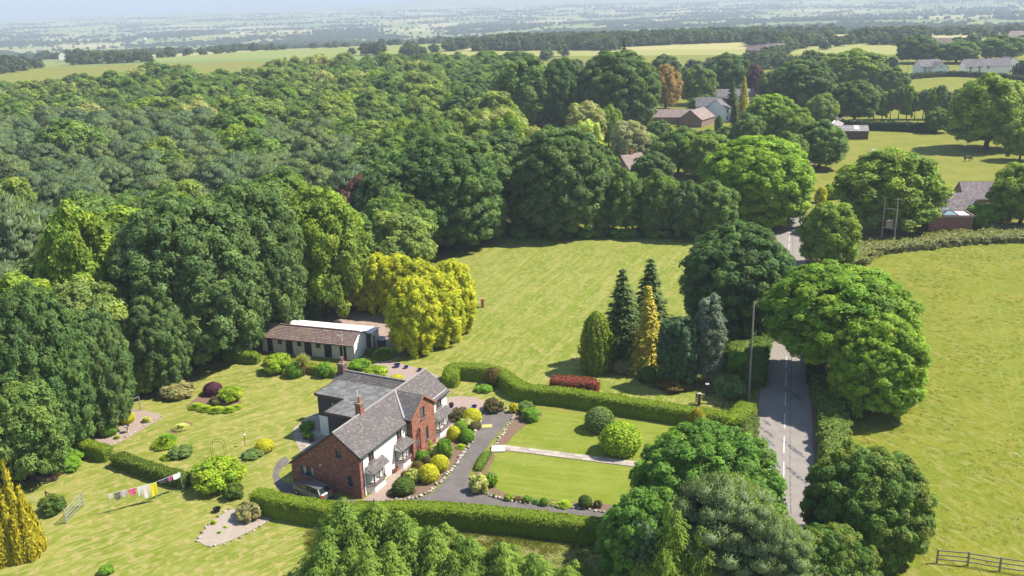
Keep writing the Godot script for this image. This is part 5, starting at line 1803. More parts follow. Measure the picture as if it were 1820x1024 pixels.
	for k in [[-1342.72, -3524.82, "tiny pale house at the left of the far village", 2.79, 0, 1], [-1515.56, -4180.54, "tiny far house in the valley village at left", 1.45, 0, 1], [-1325.38, -3744.16, "tiny far house in the valley village at left", 1.69, 2, 0], [-1427.99, -4252.83, "tiny far house in the valley village at left", 0.04, 0, 1], [-1449.42, -4435.76, "tiny far house in the valley village at left", 0.87, 1, 0], [-1222.24, -3783.19, "tiny far house in the valley village at left", 2.36, 0, 0], [-1062.56, -3410.78, "tiny far house in the valley village at left", 1.92, 1, 0], [-1044.93, -3509.19, "tiny far house in the valley village at left", 0.41, 0, 0], [-1153.12, -3997.30, "tiny far house in the valley village at left", 2.40, 0, 0], [-1038.71, -3752.87, "tiny far house in the valley village at left", 0.90, 0, 2], [-923.85, -3524.68, "tiny far house in the valley village at left", 2.72, 2, 0], [-1015.78, -4017.37, "tiny far house in the valley village at left", 0.56, 2, 0], [-1214.37, -5456.15, "tiny far house in the middle of the far valley", 3.00, 1, 1], [-923.15, -4435.54, "tiny far house in the middle of the far valley", 0.07, 1, 0], [-1115.20, -5608.82, "tiny far house in the middle of the far valley", 2.90, 1, 0], [-786.00, -4478.97, "tiny far house in the middle of the far valley", 1.03, 2, 2], [-736.94, -4859.92, "tiny far house in the middle of the far valley", 0.01, 2, 2], [-303.94, -3761.45, "tiny far house in the middle of the far valley", 1.05, 1, 1], [-326.80, -5769.87, "tiny far house in the middle of the far valley", 2.54, 1, 2], [-142.80, -6796.09, "tiny far house in the middle of the far valley", 0.98, 1, 1], [102.71, -5059.18, "tiny far house in the middle of the far valley", 2.18, 0, 1], [710.64, -6018.30, "tiny far house in the far valley at right", 3.02, 0, 2], [866.37, -6987.64, "tiny far house in the far valley at right", 1.11, 1, 0], [892.74, -6168.62, "tiny far house in the far valley at right", 1.70, 1, 1], [1033.62, -6479.90, "tiny far house in the far valley at right", 1.17, 0, 1], [1556.26, -7634.69, "tiny far house in the far valley at right", 0.14, 0, 2], [1078.38, -4286.03, "tiny far house in the far valley at right", 2.96, 0, 0], [1029.94, -3308.07, "tiny far house in the far valley at right", 2.34, 1, 1], [2067.47, -6414.52, "tiny far house in the far valley at right", 1.59, 2, 1], [1227.81, -3421.76, "tiny far house in the far valley at right", 2.40, 0, 2], [1624.34, -3778.58, "tiny far house in the far valley at right", 2.32, 1, 1], [1645.95, -3725.61, "tiny far house in the far valley at right", 0.11, 0, 0], [1746.99, -3851.53, "tiny far house in the far valley at right", 1.06, 2, 1], [-2195.29, -4966.12, "tiny far house in the valley village at left", 2.85, 1, 1], [-1359.56, -2762.46, "tiny far house in the valley village at left", 2.87, 2, 0]]:   # a few pixels each, far down the valley
		var at := Vector3(k[0], terrain_height(k[0], k[1]) - 0.3, k[1])
		var mb2 := MB.new()
		mb2.box(Vector3(-9, 0, -5), Vector3(9, 5.5, 5), Color.WHITE)
		var o := thing("far_house", k[2], "house", at, k[3], "tiny houses of the far valley")
		part("wall", mb2, [M.white_wall, M.cream_wall, M.dull_brick][k[4]], o)
		mb2 = MB.new()
		mb2.quad(Vector3(-9.4, 5.4, 5.4), Vector3(9.4, 5.4, 5.4), Vector3(9.4, 9.5, 0), Vector3(-9.4, 9.5, 0), Color.WHITE)
		mb2.quad(Vector3(9.4, 5.4, -5.4), Vector3(-9.4, 5.4, -5.4), Vector3(-9.4, 9.5, 0), Vector3(9.4, 9.5, 0), Color.WHITE)
		mb2.tri(Vector3(9, 5.4, 5), Vector3(9, 5.4, -5), Vector3(9, 9.4, 0), Color.WHITE)
		mb2.tri(Vector3(-9, 5.4, -5), Vector3(-9, 5.4, 5), Vector3(-9, 9.4, 0), Color.WHITE)
		part("roof", mb2, [M.ridge, M.brick, M.ridge_brown][k[5]], o)

# ---------------------------------------------------------------- the place
func terrain_height(x: float, z: float) -> float:
	var d := Vector2(x, z).length()
	var h := -48.0 * smoothstep(950.0, 2600.0, d) + 56.0 * smoothstep(4200.0, 9000.0, d)
	noise.frequency = 0.0004
	var n := noise.get_noise_2d(x, z)
	h += n * 16.0 * smoothstep(1500.0, 3500.0, d)
	var az := atan2(x, -z)
	h += (150.0 * smoothstep(-0.34, 0.15, az) + 30.0) * smoothstep(8500.0, 12500.0, d) * (0.75 + n)
	return h

func materials() -> void:
	M.leaf = leafmat()
	M.bark = vmat(0.9, 0.2)
	M.vertex = vmat(0.85, 0.3)
	var mott := height_tex(256, 0.02, 5, 5)
	M.render = plain(mix_tex(256, [[noise_bytes(256, 0.03, 61, 5), 0.45, 0.95, Color(0.66, 0.64, 0.58), 0.6]], Color(0.84, 0.82, 0.76)), 0.3, 0.9, mott, 0.6)
	M.white_wall = plain(mix_tex(256, [[noise_bytes(256, 0.03, 62, 5), 0.5, 0.95, Color(0.64, 0.63, 0.60), 0.6]], Color(0.78, 0.78, 0.76)), 0.3, 0.9)
	M.shaded_limewash = plain(mix_tex(256, [[noise_bytes(256, 0.03, 63, 5), 0.4, 0.9, Color(0.34, 0.31, 0.275), 0.7]], Color(0.52, 0.485, 0.44)), 0.4, 0.92)  # white stable walls, greyed so the shade on the front is in the colour
	M.pale_wall = mat(0.60, 0.68, 0.72)
	M.cream_wall = mat(0.66, 0.60, 0.48)
	M.mortar = mat(0.22, 0.165, 0.135, 0.95, 0.2)
	M.brick = plain(mix_tex(256, [[noise_bytes(256, 0.12, 64, 3), 0.4, 0.7, Color(0.17, 0.07, 0.055), 0.8]], Color(0.30, 0.125, 0.085)), 0.5, 0.9)
	M.dull_brick = plain(mix_tex(256, [[noise_bytes(256, 0.12, 65, 3), 0.4, 0.7, Color(0.18, 0.12, 0.105), 0.8]], Color(0.27, 0.185, 0.16)), 0.5, 0.9)
	M.roof_under = mat(0.09, 0.08, 0.085)
	M.ridge = mat(0.25, 0.225, 0.215)
	M.ridge_brown = mat(0.20, 0.14, 0.125)
	M.lead = mat(0.30, 0.29, 0.295, 0.6)
	M.felt = plain(mix_tex(512, [[noise_bytes(512, 0.012, 66, 5), 0.4, 0.7, Color(0.185, 0.195, 0.185), 0.85], [noise_bytes(512, 0.02, 67, 5), 0.55, 0.8, Color(0.085, 0.078, 0.078), 0.8]], Color(0.12, 0.12, 0.118)), 0.12, 0.75)
	M.pale_felt = plain(mix_tex(256, [[noise_bytes(256, 0.03, 68, 4), 0.4, 0.8, Color(0.45, 0.42, 0.40), 0.8]], Color(0.58, 0.56, 0.54)), 0.2, 0.8)
	M.fascia = mat(0.085, 0.062, 0.055, 0.6)
	M.cladding = mat(0.040, 0.046, 0.062, 0.6)
	M.redwood = mat(0.115, 0.040, 0.036, 0.5)
	M.red_door = mat(0.155, 0.030, 0.030, 0.4, 0.5)
	M.dark_frame = mat(0.03, 0.028, 0.03, 0.5)
	M.dark_trim = mat(0.035, 0.032, 0.034, 0.5)
	M.sill_dark = mat(0.16, 0.125, 0.125, 0.7)
	M.white_paint = mat(0.75, 0.75, 0.74, 0.5)
	M.white_roof = plain(mix_tex(256, [[noise_bytes(256, 0.02, 69, 5), 0.5, 0.9, Color(0.55, 0.52, 0.48), 0.6]], Color(0.78, 0.76, 0.73)), 0.15, 0.6)
	M.terracotta = mat(0.36, 0.145, 0.085, 0.8)
	M.concrete = mat(0.42, 0.39, 0.36, 0.9)
	M.brass = mat(0.55, 0.40, 0.15, 0.35)
	M.brass.metallic = 1.0
	M.steel = mat(0.50, 0.51, 0.52, 0.4)
	M.steel.metallic = 0.6
	M.glass = StandardMaterial3D.new()
	M.glass.albedo_color = Color(0.55, 0.62, 0.66, 0.16)
	M.glass.transparency = BaseMaterial3D.TRANSPARENCY_ALPHA
	M.glass.roughness = 0.03
	M.sky_glass = mat(0.20, 0.28, 0.34, 0.08, 0.8)
	M.curtain = mat(0.66, 0.65, 0.62, 0.95, 0.1)
	M.black_wood = mat(0.018, 0.017, 0.018, 0.6)
	M.grey_wood = mat(0.28, 0.245, 0.205, 0.9)
	M.dark_timber = mat(0.070, 0.050, 0.042, 0.85)
	M.brown_board = mat(0.105, 0.060, 0.058, 0.85)
	M.pole_wood = mat(0.28, 0.245, 0.215, 0.9)
	M.rust_grey = mat(0.34, 0.25, 0.21, 0.8)
	M.blue_glaze = mat(0.025, 0.035, 0.20, 0.18, 0.6)
	M.green_glaze = mat(0.02, 0.07, 0.055, 0.25, 0.6)
	M.dark_pot = mat(0.055, 0.045, 0.045, 0.6)
	M.blue_paint = mat(0.03, 0.14, 0.45, 0.5)
	M.orange_paint = mat(0.50, 0.20, 0.08, 0.6)
	M.cream = mat(0.42, 0.36, 0.13, 0.9)
	M.car_paint = mat(0.13, 0.128, 0.13, 0.3, 0.5)
	M.car_paint.metallic = 0.2
	M.car_paint.clearcoat_enabled = true
	M.car_glass = mat(0.02, 0.022, 0.025, 0.05, 0.8)
	M.tail_light = mat(0.40, 0.02, 0.02, 0.2, 0.6)
	M.rubber = mat(0.02, 0.02, 0.02, 0.8)
	M.dark_coat = mat(0.030, 0.022, 0.018, 0.6)
	M.white_coat = mat(0.62, 0.60, 0.56, 0.7)
	M.stone = [mat(0.33, 0.285, 0.245, 0.9), mat(0.25, 0.205, 0.175, 0.9), mat(0.43, 0.385, 0.34, 0.9)]
	M.spotted = plain(mix_tex(128, [[noise_bytes(128, 0.09, 70, 1), 0.62, 0.68, Color(0.55, 0.52, 0.56), 1.0]], Color(0.035, 0.032, 0.05)), 1.6, 0.9)
	# ground
	var g0 := noise_bytes(1024, 0.006, 11, 4)
	var g1 := noise_bytes(1024, 0.03, 12, 4)
	var g2 := noise_bytes(1024, 0.16, 13, 3)
	var streak := noise_bytes(1024, 0.03, 14, 4, 1024, 72)
	var fine := noise_bytes(1024, 0.09, 15, 3, 1024, 190)
	var bump := height_tex(512, 0.12, 16, 4)
	var lawn := mix_tex(1024, [[g0, 0.35, 0.75, Color(0.189, 0.210, 0.036), 0.8], [streak, 0.48, 0.78, Color(0.235, 0.234, 0.056), 0.75], [fine, 0.50, 0.80, Color(0.308, 0.278, 0.106), 0.6], [g1, 0.56, 0.80, Color(0.313, 0.259, 0.106), 0.7], [g2, 0.5, 0.95, Color(0.107, 0.136, 0.015), 0.5]], Color(0.134, 0.173, 0.017))
	M.lawn = ground_mat(lawn, 0.95, bump, 3.0)
	M.dry_lawn = ground_mat(mix_tex(1024, [[g0, 0.35, 0.75, Color(0.199, 0.210, 0.037), 0.8], [streak, 0.46, 0.76, Color(0.249, 0.241, 0.060), 0.75], [fine, 0.47, 0.78, Color(0.318, 0.282, 0.111), 0.65], [g1, 0.53, 0.76, Color(0.337, 0.263, 0.111), 0.75], [g2, 0.5, 0.95, Color(0.114, 0.142, 0.015), 0.5]], Color(0.137, 0.171, 0.017)), 0.95, bump, 3.0)
	var lush := mix_tex(1024, [[g0, 0.35, 0.75, Color(0.184, 0.214, 0.032), 0.7], [streak, 0.45, 0.75, Color(0.209, 0.225, 0.040), 0.6], [fine, 0.62, 0.9, Color(0.301, 0.268, 0.100), 0.5], [g1, 0.66, 0.9, Color(0.291, 0.242, 0.090), 0.5], [g2, 0.5, 0.95, Color(0.109, 0.142, 0.016), 0.5]], Color(0.144, 0.181, 0.017))
	M.lush = ground_mat(lush, 0.95, bump, 3.0)
	M.meadow = ground_mat(mix_tex(1024, [[g0, 0.35, 0.75, Color(0.194, 0.187, 0.020), 0.7], [streak, 0.5, 0.8, Color(0.125, 0.158, 0.016), 0.55], [g1, 0.5, 0.8, Color(0.228, 0.207, 0.050), 0.6], [g2, 0.50, 0.85, Color(0.090, 0.116, 0.012), 0.7], [fine, 0.60, 0.85, Color(0.284, 0.260, 0.108), 0.5]], Color(0.148, 0.169, 0.015)), 0.95, bump, 8.0)
	M.paddock = ground_mat(mix_tex(1024, [[g0, 0.35, 0.75, Color(0.201, 0.189, 0.036), 0.8], [g1, 0.55, 0.85, Color(0.265, 0.203, 0.072), 0.6], [g2, 0.5, 0.95, Color(0.127, 0.149, 0.021), 0.5]], Color(0.152, 0.169, 0.024)), 0.95, bump, 4.0)
	M.rough = ground_mat(mix_tex(1024, [[g0, 0.4, 0.7, Color(0.20, 0.17, 0.07), 0.7], [g1, 0.5, 0.8, Color(0.30, 0.23, 0.13), 0.7], [g2, 0.5, 0.9, Color(0.09, 0.12, 0.02), 0.6]], Color(0.13, 0.155, 0.03)), 0.95, bump, 6.0)
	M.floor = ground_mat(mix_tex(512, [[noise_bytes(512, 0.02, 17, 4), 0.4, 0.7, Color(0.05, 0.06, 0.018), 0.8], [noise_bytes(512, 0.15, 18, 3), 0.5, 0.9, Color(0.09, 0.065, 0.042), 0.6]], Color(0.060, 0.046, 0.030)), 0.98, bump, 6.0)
	M.soil = plain(mix_tex(512, [[noise_bytes(512, 0.05, 19, 4), 0.45, 0.8, Color(0.25, 0.165, 0.115), 0.8], [noise_bytes(512, 0.3, 20, 2), 0.5, 0.8, Color(0.10, 0.065, 0.045), 0.6]], Color(0.185, 0.120, 0.082)), 0.25, 0.95, bump, 4.0)
	M.asphalt = plain(mix_tex(1024, [[g0, 0.4, 0.8, Color(0.215, 0.190, 0.172), 0.8], [streak, 0.55, 0.85, Color(0.29, 0.257, 0.232), 0.5], [g2, 0.4, 1.0, Color(0.16, 0.141, 0.127), 0.5]], Color(0.250, 0.219, 0.196)), 0.06, 0.9, bump, 0.8)
	M.patch = plain(mix_tex(512, [[noise_bytes(512, 0.03, 26, 5), 0.45, 0.7, Color(0.25, 0.225, 0.22), 0.9]], Color(0.105, 0.10, 0.108)), 0.12, 0.85, bump, 0.8)
	M.drive = plain(mix_tex(1024, [[g0, 0.4, 0.8, Color(0.172, 0.150, 0.142), 0.8], [g1, 0.5, 0.85, Color(0.105, 0.092, 0.088), 0.7], [g2, 0.4, 1.0, Color(0.092, 0.080, 0.077), 0.5]], Color(0.132, 0.115, 0.109)), 0.08, 0.85, bump, 0.8)
	M.gravel = plain(mix_tex(512, [[noise_bytes(512, 0.25, 21, 3), 0.45, 0.8, Color(0.25, 0.185, 0.155), 0.8], [noise_bytes(512, 0.02, 22, 4), 0.5, 0.8, Color(0.40, 0.31, 0.26), 0.5]], Color(0.335, 0.255, 0.218)), 0.35, 0.95, bump, 3.0)
	M.pale_gravel = plain(mix_tex(512, [[noise_bytes(512, 0.25, 23, 3), 0.45, 0.8, Color(0.29, 0.235, 0.19), 0.8], [noise_bytes(512, 0.02, 22, 4), 0.5, 0.8, Color(0.44, 0.37, 0.31), 0.6]], Color(0.385, 0.315, 0.262)), 0.35, 0.95, bump, 4.0)
	M.yard = plain(mix_tex(512, [[noise_bytes(512, 0.25, 24, 3), 0.45, 0.8, Color(0.22, 0.165, 0.145), 0.8], [noise_bytes(512, 0.02, 25, 4), 0.5, 0.75, Color(0.34, 0.155, 0.085), 0.7]], Color(0.32, 0.255, 0.225)), 0.12, 0.95, bump, 3.0)
	M.slab = [mat(0.33, 0.285, 0.24, 0.9), mat(0.28, 0.243, 0.205, 0.9), mat(0.375, 0.325, 0.275, 0.9)]
	M.road_paint = mat(0.52, 0.505, 0.48, 0.8)

func field_noise(kind: int) -> FastNoiseLite:
	var f := FastNoiseLite.new()
	f.seed = 44
	f.noise_type = FastNoiseLite.TYPE_CELLULAR
	f.cellular_jitter = 0.9
	f.cellular_distance_function = FastNoiseLite.DISTANCE_EUCLIDEAN
	f.cellular_return_type = kind as FastNoiseLite.CellularReturnType
	f.frequency = 0.0036
	f.fractal_type = FastNoiseLite.FRACTAL_NONE
	return f

func terrain() -> void:
	# one sheet of land from under the camera to the far hills, its fields a patchwork of colours
	var f := field_noise(FastNoiseLite.RETURN_CELL_VALUE)
	var N := 1280
	var span := 9000.0
	var pal := [Color(0.20, 0.23, 0.065), Color(0.26, 0.26, 0.085), Color(0.33, 0.30, 0.13), Color(0.15, 0.20, 0.06), Color(0.23, 0.25, 0.08), Color(0.13, 0.17, 0.055), Color(0.36, 0.32, 0.16), Color(0.18, 0.21, 0.07)]
	var bytes := PackedByteArray()
	bytes.resize(N * N * 3)
	var s8 := []
	for p in pal:
		var q: Color = p.linear_to_srgb()
		s8.append([int(q.r * 255), int(q.g * 255), int(q.b * 255)])
	var k := 0
	for y in N:
		for x in N:
			var wx := (float(x) / N - 0.5) * span
			var wz := -float(y) / N * span
			var id := int((f.get_noise_2d(wx, wz * 0.8) * 0.5 + 0.5) * 997.0) % 8
			var c: Array = s8[id]
			bytes[k] = c[0]; bytes[k + 1] = c[1]; bytes[k + 2] = c[2]
			k += 3
	M.land = ground_mat(ImageTexture.create_from_image(Image.create_from_data(N, N, false, Image.FORMAT_RGB8, bytes)), 0.95)
	var mb := MB.new()
	var rings := [0.0]
	var r := 60.0
	while r < 17000.0:
		rings.append(r)
		r *= 1.075
	var seg := 220
	for q in rings:
		for a in seg:
			var an: float = TAU * a / seg
			var p := Vector3(sin(an) * q, 0, -cos(an) * q)
			p.y = terrain_height(p.x, p.z) - 0.06
			mb.v.append(p); mb.n.append(Vector3.UP); mb.c.append(Color.WHITE)
			mb.t.append(Vector2(p.x / span + 0.5, -p.z / span))
	for q in rings.size() - 1:
		for a in seg:
			var i0: int = q * seg + a
			var i1: int = q * seg + (a + 1) % seg
			mb.i.append_array([i0, i0 + seg, i1 + seg, i0, i1 + seg, i1])
	var st := SurfaceTool.new()
	st.create_from(mb.mesh(M.land), 0)
	st.generate_normals()
	var o := MeshInstance3D.new()
	o.name = "terrain"
	o.mesh = st.commit()
	o.mesh.surface_set_material(0, M.land)
	o.set_meta("kind", "structure")
	add_child(o)

func scatter(called: String, label: String, category: String, mesh: Mesh, xf: Array) -> void:
	var mm := MultiMesh.new()
	mm.transform_format = MultiMesh.TRANSFORM_3D
	mm.mesh = mesh
	mm.instance_count = xf.size()
	for k in xf.size():
		mm.set_instance_transform(k, xf[k])
	var o := MultiMeshInstance3D.new()
	o.name = numbered(called)
	o.multimesh = mm
	o.set_meta("kind", "stuff")
	o.set_meta("label", label)
	o.set_meta("category", category)
	add_child(o)

func far_country() -> void:
	var edge := field_noise(FastNoiseLite.RETURN_DISTANCE2_SUB)
	var cell := field_noise(FastNoiseLite.RETURN_CELL_VALUE)
	var lots := [[], [], []]
	var patch := FastNoiseLite.new()
	patch.seed = 9
	patch.frequency = 0.0016
	seed(77)
	var clear := [PackedVector2Array([Vector2(187.63, -467.86), Vector2(258.60, -526.85), Vector2(298.23, -609.34), Vector2(252.57, -596.77)]), PackedVector2Array([Vector2(-383.73, -710.50), Vector2(-356.04, -997.13), Vector2(-162.09, -977.49), Vector2(-118.37, -764.25), Vector2(-139.82, -686.87), Vector2(-303.74, -847.94)]), PackedVector2Array([Vector2(109.83, -952.82), Vector2(255.13, -985.89), Vector2(221.66, -817.20), Vector2(144.44, -796.61), Vector2(98.62, -813.01)]), PackedVector2Array([Vector2(145.39, -442.56), Vector2(285.98, -524.35), Vector2(243.11, -420.00), Vector2(135.67, -370.02)]), PackedVector2Array([Vector2(325.17, -673.84), Vector2(407.96, -705.30), Vector2(311.62, -535.94), Vector2(251.49, -561.51)]), PackedVector2Array([Vector2(336.54, -697.79), Vector2(381.31, -672.68), Vector2(286.91, -503.23), Vector2(222.06, -508.53)])]
	for k in 90000:
		var t := randf()
		var d := 560.0 * pow(15.0, pow(t, 0.8))
		var an := randf_range(-0.62, 0.66)
		var x := sin(an) * d
		var z := -cos(an) * d
		if d < 1300.0:
			var hit := false
			for c in clear:
				if Geometry2D.is_point_in_polygon(Vector2(x, z), c):
					hit = true
			if hit:
				continue
		var e := edge.get_noise_2d(x, z * 0.8)
		var id := int((cell.get_noise_2d(x, z * 0.8) * 0.5 + 0.5) * 997.0)
		var wooded := id % 9 == 4 or patch.get_noise_2d(x, z) > 0.20
		var hedge_row := e < -0.955
		if not (wooded or (hedge_row and randf() < 0.62) or randf() < 0.006):
			continue
		if d < 1500.0 and an < -0.02 and not (hedge_row and randf() < 0.5):
			continue
		var s := randf_range(0.55, 1.15) * (1.0 if wooded else randf_range(0.45, 1.0))
		var sy := s * randf_range(0.8, 1.15)
		lots[randi() % 3].append(Transform3D(Basis(Vector3.UP, randf() * TAU).scaled(Vector3(s * 1.2, sy, s * 1.2)), Vector3(x, terrain_height(x, z) - 0.5, z)))
	for k in 3:
		scatter("distant_woodland", ["dark hedgerow trees and woods spread across the far valley", "mid green trees dotted along the far hedgerows", "deep green trees massed in the far woods"][k], "woodland", proto["far_%d" % k].crown, lots[k])

func slabs(poly: Array, w: float, d: float, turn: float, y: float, called: String) -> void:
	# paving stones laid one by one inside an outline
	var o := sheet(called, poly, y, M.pale_gravel, 4.0)
	var pts := PackedVector2Array(poly)
	var c := Vector2.ZERO
	for p in pts:
		c += p / pts.size()
	var meshes := []
	for k in 3:
		var mb := MB.new()
		mb.box(Vector3(-w * 0.5 + 0.015, 0, -d * 0.5 + 0.015), Vector3(w * 0.5 - 0.015, 0.03, d * 0.5 - 0.015), Color.WHITE)
		meshes.append(mb.mesh(M.slab[k]))
	var n := 0
	for a in range(-40, 41):
		for b in range(-40, 41):
			var p := c + Vector2(a * w, b * d).rotated(turn)
			var ok := n < 280
			for e in [Vector2(-0.42, -0.42), Vector2(0.42, -0.42), Vector2(0.42, 0.42), Vector2(-0.42, 0.42)]:
				if ok and not Geometry2D.is_point_in_polygon(p + Vector2(e.x * w, e.y * d).rotated(turn), pts):
					ok = false
			if ok:
				var q := shared("slab", meshes[randi() % 3], o)
				q.position = Vector3(p.x, y + 0.004 + randf() * 0.006, p.y)
				q.rotation.y = -turn + randf_range(-0.01, 0.01)
				n += 1

func flag_path(called: String, a: Vector2, b: Vector2, w: float, y: float) -> void:
	# a straight path of broad flags, one after the other
	var d := (b - a).normalized()
	var s := Vector2(-d.y, d.x)
	var o := sheet(called, [a + s * w * 0.55, b + s * w * 0.55, b - s * w * 0.55, a - s * w * 0.55], y, M.soil, 4.0)
	var run := 0.0
	while run < a.distance_to(b):
		var len := randf_range(0.7, 1.0)
		for k in 2:
			var half := w * 0.5
			var mb := MB.new()
			mb.box(Vector3(-len * 0.5 + 0.012, 0, -half * 0.5 + 0.012), Vector3(len * 0.5 - 0.012, 0.03, half * 0.5 - 0.012), Color.WHITE)
			var q := part("slab", mb, M.slab[randi() % 3], o)
			var p := a + d * (run + len * 0.5) + s * (k - 0.5) * half
			q.position = Vector3(p.x, y + 0.004 + randf() * 0.008, p.y)
			q.rotation.y = -d.angle() + randf_range(-0.012, 0.012)
		run += len

func edging(bed: Node, pts: Array, gap: float, size: float) -> void:
	# rough stones set along the edge of a bed
	var line := smooth_line(pts, gap)
	for p in line:
		var o := shared("stone", M.rocks[randi() % 6], bed)
		o.position = Vector3(p.x + randf_range(-0.12, 0.12), 0.0, p.y + randf_range(-0.12, 0.12))
		o.rotation.y = randf() * TAU
		o.scale = Vector3(randf_range(0.7, 1.3), randf_range(0.6, 1.1), randf_range(0.7, 1.2)) * size

func ground() -> void:
	seed(31)
	sheet("field_ground", [Vector2(-54.62, -42.18), Vector2(-619.65, -893.92), Vector2(-324.14, -906.13), Vector2(1.20, -847.90), Vector2(266.58, -737.03), Vector2(429.12, -617.99), Vector2(48.74, -38.66)], 0.0, M.paddock, 60.0)
	sheet("woodland_floor", [Vector2(-66.22, -80.77), Vector2(-54.47, -83.95), Vector2(-49.67, -85.41), Vector2(-49.38, -91.67), Vector2(-50.17, -96.61), Vector2(-46.92, -102.55), Vector2(-44.47, -108.34), Vector2(-44.71, -115.57), Vector2(-40.58, -119.81), Vector2(-37.73, -124.01), Vector2(-37.27, -128.70), Vector2(-33.53, -130.86), Vector2(-31.01, -140.04), Vector2(-25.12, -143.28), Vector2(-19.21, -140.36), Vector2(-17.49, -173.59), Vector2(-14.29, -175.38), Vector2(-0.23, -187.18), Vector2(2.29, -237.06), Vector2(-0.42, -319.81), Vector2(7.01, -393.19), Vector2(14.59, -576.14), Vector2(0.90, -621.59), Vector2(-35.24, -601.83), Vector2(-72.06, -608.28), Vector2(-101.14, -565.81), Vector2(-126.34, -556.90), Vector2(-149.71, -520.98), Vector2(-182.33, -534.29), Vector2(-217.02, -566.96), Vector2(-223.85, -533.79), Vector2(-236.30, -491.91), Vector2(-268.19, -496.25), Vector2(-262.52, -426.86), Vector2(-191.25, -269.15)], 0.012, M.floor, 14.0)
	sheet("copse_floor", [Vector2(-2.00, -183.02), Vector2(35.71, -176.55), Vector2(28.44, -130.41), Vector2(35.47, -124.75), Vector2(46.61, -156.46), Vector2(54.83, -185.69), Vector2(103.29, -311.55), Vector2(150.88, -579.48), Vector2(0.56, -640.83)], 0.012, M.meadow, 14.0)
	sheet("mown_field", smooth_poly([Vector2(-17.11, -115.40), Vector2(-13.69, -124.28), Vector2(-6.23, -133.59), Vector2(-11.35, -162.81), Vector2(-15.48, -176.40), Vector2(-0.23, -187.18), Vector2(19.91, -181.28), Vector2(35.71, -176.55), Vector2(26.54, -123.15), Vector2(28.77, -112.13), Vector2(29.22, -101.17), Vector2(27.46, -95.75), Vector2(13.57, -98.74), Vector2(3.13, -104.80), Vector2(-1.80, -111.61), Vector2(-8.63, -114.12)], 1.5, 0.15), 0.02, M.lawn, 46.0, 2.7542)
	sheet("garden_lawn", smooth_poly([Vector2(-50.54, -91.74), Vector2(-47.50, -106.80), Vector2(-44.50, -114.95), Vector2(-40.46, -119.37), Vector2(-34.39, -117.20), Vector2(-22.96, -109.45), Vector2(-20.74, -114.08), Vector2(-8.63, -114.12), Vector2(-0.74, -103.37), Vector2(0.85, -96.10), Vector2(-13.97, -89.40), Vector2(-22.29, -91.26), Vector2(-22.63, -81.51), Vector2(-26.90, -78.53), Vector2(-42.53, -85.93)], 1.2, 0.1), 0.024, M.dry_lawn, 40.0, 2.1782)
	sheet("near_lawn", [Vector2(-51.18, -50.78), Vector2(-62.99, -82.76), Vector2(-54.83, -85.72), Vector2(-49.87, -84.02), Vector2(-48.65, -90.04), Vector2(-42.83, -86.67), Vector2(-33.21, -81.03), Vector2(-26.76, -78.01), Vector2(-18.91, -74.12), Vector2(-15.38, -68.60), Vector2(-14.02, -49.32)], 0.02, M.dry_lawn, 38.0, 2.2695)
	sheet("rough_strip", [Vector2(-19.37, -75.11), Vector2(-8.99, -74.06), Vector2(8.31, -70.37), Vector2(10.36, -67.29), Vector2(6.16, -48.52), Vector2(-16.29, -49.41)], 0.026, M.rough, 16.0)
	sheet("front_lawn", smooth_poly([Vector2(-3.94, -80.19), Vector2(-0.78, -96.21), Vector2(2.56, -98.57), Vector2(11.83, -95.34), Vector2(24.94, -90.88), Vector2(23.31, -81.01), Vector2(14.84, -76.16), Vector2(8.78, -74.52), Vector2(0.46, -77.49)], 1.0, 0.05), 0.03, M.lush, 30.0, 1.3152)
	sheet("meadow", [Vector2(18.94, -48.02), Vector2(35.94, -100.68), Vector2(42.36, -119.48), Vector2(49.65, -145.79), Vector2(60.95, -160.53), Vector2(69.13, -165.61), Vector2(86.06, -169.99), Vector2(122.56, -167.73), Vector2(102.79, -95.78), Vector2(55.45, -42.21)], 0.016, M.meadow, 62.0, 0.5)
	sheet("verge", [Vector2(20.11, -75.86), Vector2(22.31, -75.73), Vector2(29.29, -101.17), Vector2(35.58, -120.06), Vector2(33.67, -122.52), Vector2(28.04, -112.19), Vector2(24.09, -95.24)], 0.034, M.meadow, 14.0)
	# tracks pressed into the meadow and lines left by the mower
	for off in [-0.85, 0.85]:
		ribbon("meadow_track", smooth_line([Vector2(86.39, -162.77), Vector2(80.82, -149.19), Vector2(74.34, -134.23), Vector2(67.96, -119.54), Vector2(59.89, -100.58), Vector2(50.72, -78.26)], 0.5), 0.2, 0.024, M.lush, 9.0, off, 0.07)
	for q in [[Vector2(-5.97, -120.89), Vector2(13.98, -165.85)], [Vector2(-0.67, -114.49), Vector2(23.78, -167.57)], [Vector2(-7.34, -131.07), Vector2(7.61, -177.22)], [Vector2(5.27, -112.03), Vector2(30.66, -170.12)]]:
		ribbon("mowing_line", smooth_line(q, 0.6), 0.28, 0.026, M.lush, 13.0, 0.0, 0.09)
	# the lane
	var road := smooth_line([Vector2(14.60, -39.82), Vector2(21.85, -64.79), Vector2(27.18, -83.08), Vector2(30.74, -94.78), Vector2(35.91, -111.56), Vector2(44.63, -140.06), Vector2(58.46, -185.23), Vector2(69.52, -219.32), Vector2(87.02, -267.11), Vector2(105.08, -311.16), Vector2(124.40, -350.49), Vector2(156.65, -407.90), Vector2(195.11, -465.32)], 3.0)
	var ro := ribbon("road", road, 2.95, 0.05, M.asphalt, 6.0, 0.0, 0.05)
	ribbon("tar_seam", road, 0.05, 0.055, M.patch, 5.0, 0.62, 0.01, ro)
